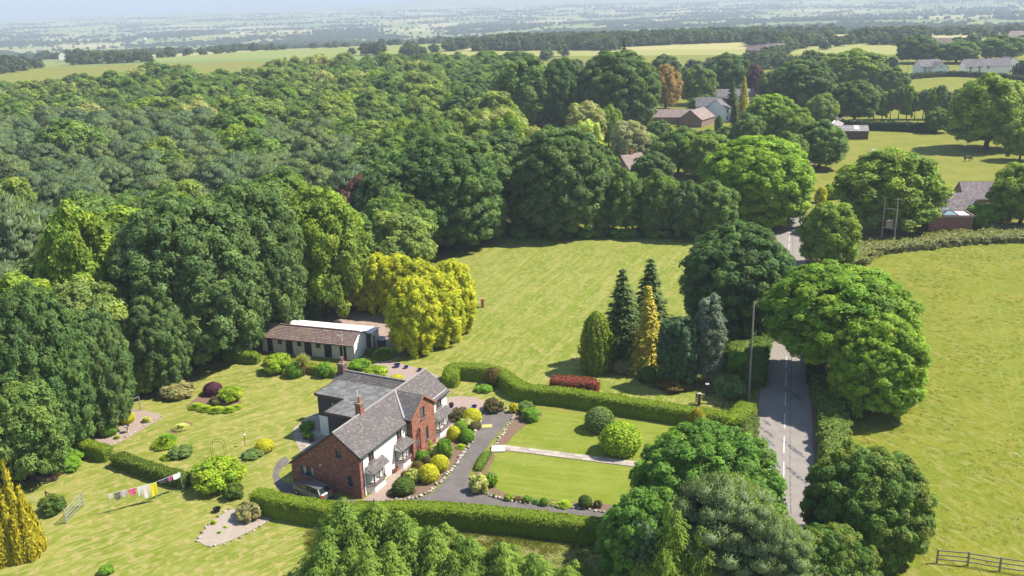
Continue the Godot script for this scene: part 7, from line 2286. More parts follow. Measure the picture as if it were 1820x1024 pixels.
	for s in [
		["clipped_gold", "clipped_shrub", -9.02, -82.45, 1.81, 2.26, "largest clipped golden dome in the drive border", "shrub", "shrubs of the border along the drive"],
		["clipped_gold", "clipped_shrub", -8.03, -84.60, 1.70, 2.03, "clipped golden dome behind the largest one", "shrub", "shrubs of the border along the drive"],
		["clipped_cream", "clipped_shrub", -8.68, -87.85, 1.25, 1.87, "pale cream-yellow dome shrub near the front door", "shrub", "shrubs of the border along the drive"],
		["loose_green", "shrub", -7.69, -87.39, 2.14, 1.79, "tall bright green shrub right of the pale cream dome", "shrub", "shrubs of the border along the drive"],
		["loose_green", "shrub", -9.90, -86.64, 1.11, 1.41, "small leafy green shrub left of the pale cream dome", "shrub", "shrubs of the border along the drive"],
		["clipped_brown", "clipped_shrub", -9.44, -85.88, 0.95, 1.10, "small dark purple-brown shrub among the golden domes", "shrub", "shrubs of the border along the drive"],
		["clipped_russet", "clipped_shrub", -10.34, -84.82, 0.97, 1.31, "small olive-brown ball shrub near the white wall", "shrub", "shrubs of the border along the drive"],
		["loose_cream", "shrub", -10.62, -82.47, 1.38, 1.77, "white-variegated shrub beside the dark green dome", "shrub", "shrubs of the border along the drive"],
		["loose_russet", "shrub", -11.46, -83.11, 0.82, 0.93, "reddish little shrub behind the dark green dome", "shrub", "shrubs of the border along the drive"],
		["clipped_deep", "clipped_shrub", -11.32, -80.22, 1.55, 2.35, "dark green clipped dome at the border's near end", "shrub", "shrubs of the border along the drive"],
		["clipped_russet", "clipped_shrub", -12.32, -79.75, 0.65, 0.97, "tiny olive shrub at the very near end of the border", "shrub", "shrubs of the border along the drive"],
		["clipped_russet", "clipped_shrub", -10.59, -80.08, 0.59, 0.97, "low olive shrub right of the dark green dome", "shrub", "shrubs of the border along the drive"],
		["loose_deep", "shrub", -10.64, -87.44, 1.10, 1.12, "small dark shrub against the wall by the brick return", "shrub", "shrubs of the border along the drive"],
		["clipped_lime", "clipped_shrub", -9.63, -89.70, 1.11, 0.84, "small conical yellow-green shrub beside the front door", "shrub", "shrubs of the border along the drive"],
		["clipped_gold", "clipped_shrub", -6.95, -91.42, 1.63, 1.63, "tall golden topiary swirl beside the gravel walk", "shrub", "shrubs of the border along the drive"],
		["clipped_green", "clipped_shrub", -5.44, -90.84, 1.52, 1.77, "round green clipped shrub at the drive edge", "shrub", "shrubs of the border along the drive"],
		["clipped_green", "clipped_shrub", -6.31, -93.59, 1.15, 1.66, "green clipped shrub behind the golden topiary swirl", "shrub", "shrubs of the border along the drive"],
		["loose_cream", "shrub", -5.65, -94.72, 1.08, 1.76, "cream-variegated shrub near the top of the border", "shrub", "shrubs of the border along the drive"],
		["clipped_gold", "clipped_shrub", -5.04, -95.76, 1.66, 2.33, "golden dome shrub at the top end of the border", "shrub", "shrubs of the border along the drive"],
		["loose_brown", "shrub", -6.56, -96.79, 1.29, 2.84, "spreading dark bronze shrub by the far bay window", "shrub", "shrubs of the border along the drive"],
		["clipped_brown", "clipped_shrub", -4.67, -94.02, 0.74, 1.59, "low grey-brown shrub below the top golden dome", "shrub", "shrubs of the border along the drive"],
		["clump_lime", "plant_clump", -6.06, -89.41, 0.41, 1.37, "low flowering clump at the drive edge", "shrub", "shrubs of the border along the drive"],
		["clump_cream", "plant_clump", -8.90, -94.32, 0.94, 1.28, "pale flowering plant against the brick porch wall", "shrub", "shrubs of the border along the drive"],
		["loose_brown", "shrub", -2.62, -98.69, 1.50, 2.62, "dark spreading shrub at the head of the drive", "shrub", ""],
		["loose_gold", "shrub", -0.18, -98.00, 1.26, 1.23, "yellow shrub at the corner of the long hedge", "shrub", ""],
		["loose_sage", "shrub", 1.26, -97.95, 1.43, 2.17, "pale variegated shrub against the long hedge", "shrub", ""],
		["loose_green", "shrub", 1.73, -95.89, 1.43, 2.34, "bright green shrub at the top corner of the front lawn", "shrub", ""],
		["clipped_russet", "clipped_shrub", -2.63, -106.23, 2.42, 2.64, "big dark russet clipped shrub in the hedge corner", "shrub", ""],
		["loose_green", "shrub", -3.87, -104.47, 0.73, 2.29, "leafy perennials beneath the hedge corner", "shrub", ""],
		["clipped_sage", "clipped_shrub", 9.36, -92.81, 2.73, 3.43, "round grey-green topiary ball on the front lawn", "shrub", ""],
		["clipped_lime", "clipped_shrub", 11.01, -87.41, 3.33, 4.60, "large round yellow-green topiary ball on the front lawn", "shrub", ""],
		["clipped_deep", "clipped_shrub", 6.35, -76.57, 1.22, 1.41, "dark green topiary ball at the edge of the lower lawn", "shrub", ""],
		["loose_brown", "shrub", 7.52, -76.40, 0.77, 0.88, "twiggy brown shrub beside the dark topiary ball", "shrub", ""],
		["loose_lime", "shrub", -0.89, -78.27, 0.65, 1.02, "bright yellow-green shrublet, first along the lower lawn edge", "shrub", "small plants edging the lower lawn"],
		["loose_russet", "shrub", -0.02, -78.04, 0.41, 0.84, "dull low plant between the first two lawn-edge shrublets", "shrub", "small plants edging the lower lawn"],
		["loose_green", "shrub", 0.89, -77.75, 0.65, 1.01, "bright shrublet second along the lower lawn edge", "shrub", "small plants edging the lower lawn"],
		["clump_green", "plant_clump", 1.69, -77.45, 0.50, 0.89, "low green clump in the middle of the lower lawn edge", "shrub", "small plants edging the lower lawn"],
		["clipped_green", "clipped_shrub", 2.49, -77.12, 0.76, 0.95, "rounded green shrublet past the middle of the lawn edge", "shrub", "small plants edging the lower lawn"],
		["clump_lime", "plant_clump", 3.39, -76.97, 0.32, 0.94, "low yellow-green clump on the lower lawn edge", "shrub", "small plants edging the lower lawn"],
		["clump_lime", "plant_clump", 4.33, -76.82, 0.53, 1.76, "wide low yellow-green clump near the topiary ball", "shrub", "small plants edging the lower lawn"],
		["clump_green", "plant_clump", -2.26, -78.82, 0.40, 0.60, "small green plant on bare soil at the fork", "shrub", "small plants edging the lower lawn"],
		["loose_cream", "shrub", -3.86, -80.02, 1.89, 2.12, "large variegated shrub at the fork of the drive", "shrub", ""],
		["loose_green", "shrub", -2.66, -81.00, 1.40, 1.47, "green shrub behind the variegated one at the drive fork", "shrub", ""],
		["weeping_gold", "golden_conifer", 19.66, -89.98, 3.71, 2.41, "weeping golden conifer before the end of the long hedge", "tree", ""],
		["loose_straw", "shrub", -42.55, -105.85, 1.74, 4.76, "broad pinkish-green rhododendron at the edge of the wood", "shrub", ""],
		["loose_purple", "shrub", -41.99, -108.07, 1.11, 1.19, "small purple shrub beside the rhododendron", "shrub", ""],
		["clipped_purple", "clipped_shrub", -38.05, -106.01, 1.58, 2.48, "round purple shrub on the island bed", "shrub", ""],
		["loose_lime", "shrub", -35.27, -103.74, 1.84, 3.18, "bright yellow-green shrub on the island bed", "shrub", ""],
		["loose_brown", "shrub", -36.48, -102.83, 1.14, 2.26, "bronze-green shrub at the front of the island bed", "shrub", ""],
		["clump_lime", "plant_clump", -38.90, -101.97, 0.63, 2.10, "yellow-green ground cover at the left end of the island bed", "shrub", "ground cover of the island bed"],
		["clump_lime", "plant_clump", -37.51, -101.24, 0.63, 2.08, "yellow-green ground cover second from left on the island bed", "shrub", "ground cover of the island bed"],
		["clump_lime", "plant_clump", -35.98, -100.71, 0.67, 2.22, "yellow-green ground cover in the middle front of the island bed", "shrub", "ground cover of the island bed"],
		["clump_lime", "plant_clump", -34.51, -100.71, 0.62, 2.07, "yellow-green ground cover right of the middle on the island bed", "shrub", "ground cover of the island bed"],
		["clump_lime", "plant_clump", -33.82, -101.44, 0.54, 1.64, "yellow-green ground cover at the right end of the island bed", "shrub", "ground cover of the island bed"],
		["loose_lime", "shrub", -31.42, -112.77, 2.63, 4.07, "big bright green laurel before the stables", "shrub", ""],
		["clipped_green", "clipped_shrub", -28.80, -111.03, 1.96, 2.50, "round green shrub beside the cordyline palm", "shrub", ""],
		["loose_green", "shrub", -24.70, -110.63, 2.00, 2.25, "bright green shrub behind the rear corner of the house", "shrub", ""],
		["loose_green", "shrub", -20.64, -113.04, 1.23, 2.95, "green shrub behind the rear wing chimney", "shrub", ""],
		["loose_lime", "shrub", -17.97, -110.48, 1.30, 3.21, "round lime green shrub behind the rear wing roof", "shrub", ""],
		["clipped_gold", "clipped_shrub", -15.25, -109.01, 0.56, 1.83, "low golden shrub on the rear patio", "shrub", ""],
		["clump_lime", "plant_clump", -17.91, -117.02, 1.42, 3.54, "large clump of bright strappy leaves at the stable end", "shrub", ""],
		["loose_deep", "shrub", -19.67, -117.98, 1.09, 1.88, "dark shrub against the white stable end wall", "shrub", ""],
		["clump_lime", "plant_clump", -8.82, -107.95, 0.72, 1.73, "leafy clump below the left return of the long hedge", "shrub", ""],
		["clipped_gold", "clipped_shrub", -45.87, -98.36, 1.49, 1.89, "yellow dome conifer on the gravel bed", "shrub", ""],
		["clipped_green", "clipped_shrub", -46.76, -95.23, 1.77, 2.26, "green ball shrub on the gravel bed", "shrub", ""],
		["clump_cream", "plant_clump", -43.61, -98.41, 0.73, 1.24, "pale hosta on the gravel bed", "shrub", ""],
		["clump_lime", "plant_clump", -45.40, -94.18, 0.44, 0.84, "small lime hosta at the gravel bed's edge", "shrub", ""],
		["clump_green", "plant_clump", -39.27, -92.60, 1.18, 2.75, "clump of green lilies on the lawn", "shrub", ""],
		["clump_lime", "plant_clump", -39.24, -91.89, 0.90, 3.00, "lime fringe in front of the green lilies", "shrub", ""],
		["loose_sage", "shrub", -36.43, -89.52, 1.21, 2.67, "sparse rose bush behind the clipped hedge", "shrub", ""],
		["clump_lime", "plant_clump", -37.70, -89.09, 0.60, 2.00, "low green clump beside the sparse rose bush", "shrub", ""],
		["clipped_gold", "clipped_shrub", -27.51, -90.04, 1.37, 2.15, "golden round shrub on the left lawn near the house", "shrub", ""],
		["loose_sage", "shrub", -28.53, -88.97, 0.76, 2.52, "grey-green rose bush beside the golden round shrub", "shrub", ""],
		["clump_cream", "plant_clump", -38.77, -96.22, 0.64, 2.13, "dry low planting in the oval bed", "shrub", ""],
		["loose_lime", "shrub", -30.33, -82.48, 3.10, 5.41, "large bright green laurel breaking the line of the hedge", "shrub", ""],
		["loose_lime", "shrub", -29.23, -84.26, 1.42, 2.66, "smaller bright laurel right behind the large one", "shrub", ""],
		["loose_deep", "shrub", -28.15, -80.23, 1.56, 2.07, "ivy-clad dark stump between laurel and hedge", "shrub", ""],
		["loose_straw", "shrub", -25.61, -76.46, 1.55, 2.91, "pale dry shrub on the stony bed", "shrub", ""],
		["clump_lime", "plant_clump", -28.75, -75.50, 0.36, 0.70, "tiny lime plant on the stony bed", "shrub", ""],
		["clump_cream", "plant_clump", -27.39, -74.80, 0.22, 0.58, "tiny pale alpine plant on the stony bed", "shrub", ""],
		["clump_green", "plant_clump", -27.75, -73.86, 0.17, 0.51, "tiny green alpine plant on the stony bed", "shrub", ""],
		["loose_deep", "shrub", -45.26, -78.52, 1.87, 2.62, "dark green bush beside the silver gate", "shrub", ""],
		["loose_green", "shrub", -48.38, -87.28, 1.17, 3.90, "green undergrowth behind the raised brick bed", "shrub", ""],
		["loose_green", "shrub", -47.93, -89.74, 1.02, 2.67, "green undergrowth at the end of the raised brick bed", "shrub", ""],
		["loose_green", "shrub", -45.48, -71.93, 1.01, 2.43, "green bush at the foot of the mustard conifers", "shrub", ""],
		["clipped_deep", "clipped_shrub", 16.70, -105.83, 2.13, 2.63, "small dark dome conifer below the golden cypress", "shrub", ""],
		["loose_lime", "shrub", 22.31, -106.48, 2.60, 1.71, "yellow-green shrub between the two cypresses", "shrub", ""],
		["loose_straw", "shrub", 14.07, -109.24, 1.60, 3.49, "dry pinkish heather beside the yew", "shrub", ""],
		["loose_lime", "shrub", 15.36, -109.85, 1.51, 2.40, "yellow heather below the golden cypress", "shrub", ""],
		["loose_sage", "shrub", 25.87, -100.70, 2.58, 4.12, "pale green bush beside the garden gate", "shrub", ""],
		["loose_green", "shrub", 28.60, -107.56, 2.96, 3.90, "leafy bank shrub beside the grey pole", "shrub", ""],
		["loose_deep", "shrub", 26.44, -109.66, 2.71, 3.18, "dark undergrowth right of the blue-grey cypress", "shrub", ""],
		["loose_russet", "shrub", 19.47, -103.61, 1.36, 4.52, "rusty dry ferns in front of the dark cypresses", "shrub", ""],
		["loose_green", "shrub", -41.32, -130.54, 1.94, 6.46, "bright undergrowth behind the stables' left end", "shrub", ""],
		["loose_green", "shrub", -31.63, -135.44, 1.72, 5.74, "bright green bush beyond the white store roof", "shrub", ""],
		["loose_gold", "shrub", 97.49, -185.49, 2.28, 3.35, "yellow shrub before the grey barn", "shrub", ""],
		["loose_green", "shrub", 95.38, -179.42, 4.49, 7.43, "green shrub beside the brick extension", "shrub", ""],
		["clipped_deep", "clipped_shrub", 99.47, -185.23, 3.48, 3.34, "small blue-green conifer before the grey barn", "shrub", ""],
		["loose_gold", "shrub", 100.98, -180.79, 4.66, 2.77, "golden shrub at the right edge of the cottage garden", "shrub", ""],
		["loose_gold", "shrub", 71.76, -205.78, 3.94, 3.12, "golden shrub on the right side of the lane", "shrub", ""],
		["loose_lime", "shrub", 75.45, -209.66, 3.70, 4.90, "lime shrub beside the golden shrub by the lane", "shrub", ""],
		["loose_gold", "shrub", 99.63, -422.54, 3.31, 7.87, "golden shrubs in front of the slate-roofed lane house", "shrub", ""],
		["loose_green", "shrub", -35.71, -68.03, 0.74, 1.38, "tip of a bush at the bottom left edge", "shrub", ""],
		["loose_deep", "shrub", -0.27, -183.51, 1.84, 4.32, "dark undergrowth shrub at the far edge of the mown field, first from left", "shrub", "undergrowth at the far edge of the mown field"],
		["loose_green", "shrub", 2.01, -181.35, 1.82, 4.28, "green undergrowth shrub at the far edge of the mown field, second from left", "shrub", "undergrowth at the far edge of the mown field"],
		["loose_sage", "shrub", 4.32, -182.00, 1.82, 4.29, "pale undergrowth shrub at the far edge of the mown field, third from left", "shrub", "undergrowth at the far edge of the mown field"],
		["loose_deep", "shrub", 6.64, -182.66, 1.83, 4.31, "dark undergrowth shrub at the far edge of the mown field, fourth from left", "shrub", "undergrowth at the far edge of the mown field"],
		["loose_green", "shrub", 8.83, -180.52, 1.81, 4.26, "green undergrowth shrub at the far edge of the mown field, fifth from left", "shrub", "undergrowth at the far edge of the mown field"],
		["loose_sage", "shrub", 11.15, -181.16, 1.82, 4.27, "pale undergrowth shrub at the far edge of the mown field, sixth from left", "shrub", "undergrowth at the far edge of the mown field"],
		["loose_deep", "shrub", 13.49, -181.81, 1.82, 4.29, "dark undergrowth shrub at the far edge of the mown field, seventh from left", "shrub", "undergrowth at the far edge of the mown field"],
		["loose_green", "shrub", 15.59, -179.69, 1.80, 4.24, "green undergrowth shrub at the far edge of the mown field, eighth from left", "shrub", "undergrowth at the far edge of the mown field"],
		["loose_sage", "shrub", 17.93, -180.33, 1.81, 4.25, "pale undergrowth shrub at the far edge of the mown field, ninth from left", "shrub", "undergrowth at the far edge of the mown field"],
		["loose_deep", "shrub", 20.27, -180.98, 1.81, 4.27, "dark undergrowth shrub at the far edge of the mown field, tenth from left", "shrub", "undergrowth at the far edge of the mown field"],
		["loose_green", "shrub", 22.30, -178.87, 1.79, 4.22, "green undergrowth shrub at the far edge of the mown field, eleventh from left", "shrub", "undergrowth at the far edge of the mown field"],
		["loose_sage", "shrub", 24.64, -179.51, 1.80, 4.24, "pale undergrowth shrub at the far edge of the mown field, twelfth from left", "shrub", "undergrowth at the far edge of the mown field"],
		["loose_deep", "shrub", 27.00, -180.15, 1.81, 4.25, "dark undergrowth shrub at the far edge of the mown field, thirteenth from left", "shrub", "undergrowth at the far edge of the mown field"],
		["loose_green", "shrub", 28.95, -178.06, 1.79, 4.21, "green undergrowth shrub at the far edge of the mown field, fourteenth from left", "shrub", "undergrowth at the far edge of the mown field"],
		["loose_sage", "shrub", 31.31, -178.69, 1.79, 4.22, "pale undergrowth shrub at the far edge of the mown field, fifteenth from left", "shrub", "undergrowth at the far edge of the mown field"],
		["loose_deep", "shrub", 33.68, -179.33, 1.80, 4.23, "dark undergrowth shrub at the far edge of the mown field, sixteenth from left", "shrub", "undergrowth at the far edge of the mown field"],
		["loose_deep", "shrub", -47.10, -107.03, 1.28, 3.43, "first dark shrub from left under the wood's edge beside the left lawn", "shrub", "dark shrubs under the wood's edge"],
		["loose_deep", "shrub", -45.59, -109.75, 1.31, 3.50, "second dark shrub from left under the wood's edge beside the left lawn", "shrub", "dark shrubs under the wood's edge"],
		["loose_deep", "shrub", -44.03, -114.92, 1.36, 3.65, "third dark shrub from left under the wood's edge beside the left lawn", "shrub", "dark shrubs under the wood's edge"],
		["loose_deep", "shrub", -42.35, -118.02, 1.40, 3.74, "fourth dark shrub from left under the wood's edge beside the left lawn", "shrub", "dark shrubs under the wood's edge"],
		["loose_deep", "shrub", -40.60, -119.98, 1.42, 3.79, "fifth dark shrub from left under the wood's edge beside the left lawn", "shrub", "dark shrubs under the wood's edge"],
		["loose_green", "shrub", -23.82, -94.82, 1.11, 1.83, "leafy shrub growing against the white rear wall by the patio", "shrub", ""]]:
		put(s[0], s[1], s[2], s[3], s[4], s[5], s[6], s[7], s[8])
	var clip := Color(0.180, 0.255, 0.017)
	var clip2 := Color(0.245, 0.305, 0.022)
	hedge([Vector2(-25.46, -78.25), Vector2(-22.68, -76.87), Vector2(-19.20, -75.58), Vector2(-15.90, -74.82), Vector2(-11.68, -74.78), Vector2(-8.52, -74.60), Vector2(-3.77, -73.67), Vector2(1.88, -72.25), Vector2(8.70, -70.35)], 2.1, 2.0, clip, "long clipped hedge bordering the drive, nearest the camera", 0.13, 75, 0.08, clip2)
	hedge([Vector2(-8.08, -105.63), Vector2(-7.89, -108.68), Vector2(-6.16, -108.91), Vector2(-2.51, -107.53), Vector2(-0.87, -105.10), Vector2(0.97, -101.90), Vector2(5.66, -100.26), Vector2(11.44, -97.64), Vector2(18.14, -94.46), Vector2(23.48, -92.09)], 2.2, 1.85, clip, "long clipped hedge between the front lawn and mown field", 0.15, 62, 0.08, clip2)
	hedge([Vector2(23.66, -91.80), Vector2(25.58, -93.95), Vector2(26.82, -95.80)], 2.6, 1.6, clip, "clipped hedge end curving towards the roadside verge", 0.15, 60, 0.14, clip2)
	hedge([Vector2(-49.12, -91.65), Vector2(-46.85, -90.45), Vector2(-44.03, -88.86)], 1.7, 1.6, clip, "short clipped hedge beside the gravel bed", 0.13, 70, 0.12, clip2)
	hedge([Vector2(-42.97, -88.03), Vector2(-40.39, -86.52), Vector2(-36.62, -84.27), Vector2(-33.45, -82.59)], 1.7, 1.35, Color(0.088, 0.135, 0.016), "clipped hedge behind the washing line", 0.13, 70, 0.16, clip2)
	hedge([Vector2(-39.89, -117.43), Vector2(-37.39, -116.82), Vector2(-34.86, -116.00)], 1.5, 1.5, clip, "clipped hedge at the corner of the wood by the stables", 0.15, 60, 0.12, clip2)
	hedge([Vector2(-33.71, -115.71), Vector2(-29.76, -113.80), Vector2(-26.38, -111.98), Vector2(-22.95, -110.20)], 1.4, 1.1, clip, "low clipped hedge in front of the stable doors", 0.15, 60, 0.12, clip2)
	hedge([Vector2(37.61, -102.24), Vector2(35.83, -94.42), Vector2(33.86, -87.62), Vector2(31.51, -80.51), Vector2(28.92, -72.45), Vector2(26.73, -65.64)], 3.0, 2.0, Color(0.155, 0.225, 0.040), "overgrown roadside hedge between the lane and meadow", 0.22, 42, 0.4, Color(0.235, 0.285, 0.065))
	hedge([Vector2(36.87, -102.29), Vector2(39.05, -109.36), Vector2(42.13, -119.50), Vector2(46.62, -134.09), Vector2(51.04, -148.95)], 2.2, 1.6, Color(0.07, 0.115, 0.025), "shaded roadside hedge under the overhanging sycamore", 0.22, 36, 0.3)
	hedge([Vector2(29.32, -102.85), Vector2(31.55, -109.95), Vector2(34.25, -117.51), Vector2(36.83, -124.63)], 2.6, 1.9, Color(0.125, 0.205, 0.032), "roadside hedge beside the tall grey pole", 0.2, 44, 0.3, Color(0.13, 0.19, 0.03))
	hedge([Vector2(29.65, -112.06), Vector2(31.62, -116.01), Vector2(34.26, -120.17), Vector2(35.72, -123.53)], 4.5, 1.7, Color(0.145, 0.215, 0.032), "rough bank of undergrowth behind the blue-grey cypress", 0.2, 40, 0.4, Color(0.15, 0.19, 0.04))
	hedge([Vector2(-4.05, -84.06), Vector2(-3.62, -85.96), Vector2(-3.06, -87.67)], 1.0, 0.5, Color(0.14, 0.21, 0.022), "low green edging hedge along the drive by the path", 0.1, 90, 0.15)
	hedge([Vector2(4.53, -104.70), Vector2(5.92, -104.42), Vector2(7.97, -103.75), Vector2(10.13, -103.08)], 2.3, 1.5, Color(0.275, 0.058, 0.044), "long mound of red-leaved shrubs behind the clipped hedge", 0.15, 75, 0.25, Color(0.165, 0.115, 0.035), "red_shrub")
	hedge([Vector2(116.96, -325.98), Vector2(125.53, -319.53), Vector2(135.22, -314.43), Vector2(144.39, -308.13)], 3.5, 3.0, Color(0.045, 0.080, 0.026), "dark field hedge behind the brown timber shelter", 0.6, 8, 0.25)
	hedge([Vector2(59.01, -155.10), Vector2(64.91, -162.84), Vector2(69.83, -164.71), Vector2(78.24, -167.05), Vector2(85.47, -168.75), Vector2(94.45, -169.41), Vector2(101.46, -170.32)], 7.0, 1.15, Color(0.200, 0.215, 0.060), "bramble bank between the meadow and brick extension", 0.3, 26, 0.6, Color(0.36, 0.34, 0.16))
	hedge([Vector2(193.36, -482.50), Vector2(212.61, -500.63), Vector2(232.95, -512.23), Vector2(249.28, -513.93), Vector2(260.75, -493.91), Vector2(264.21, -467.57)], 4.0, 2.6, Color(0.07, 0.095, 0.035), "field hedge below the white hill cottages", 0.8, 5, 0.35)
	hedge([Vector2(17.78, -66.10), Vector2(21.05, -75.81), Vector2(22.75, -81.04), Vector2(24.87, -88.20), Vector2(26.51, -93.60)], 1.8, 1.0, Color(0.12, 0.175, 0.03), "grassy hedge bank along the left verge of the road", 0.16, 55, 0.35, Color(0.19, 0.21, 0.05))
	woods()
	grasses()

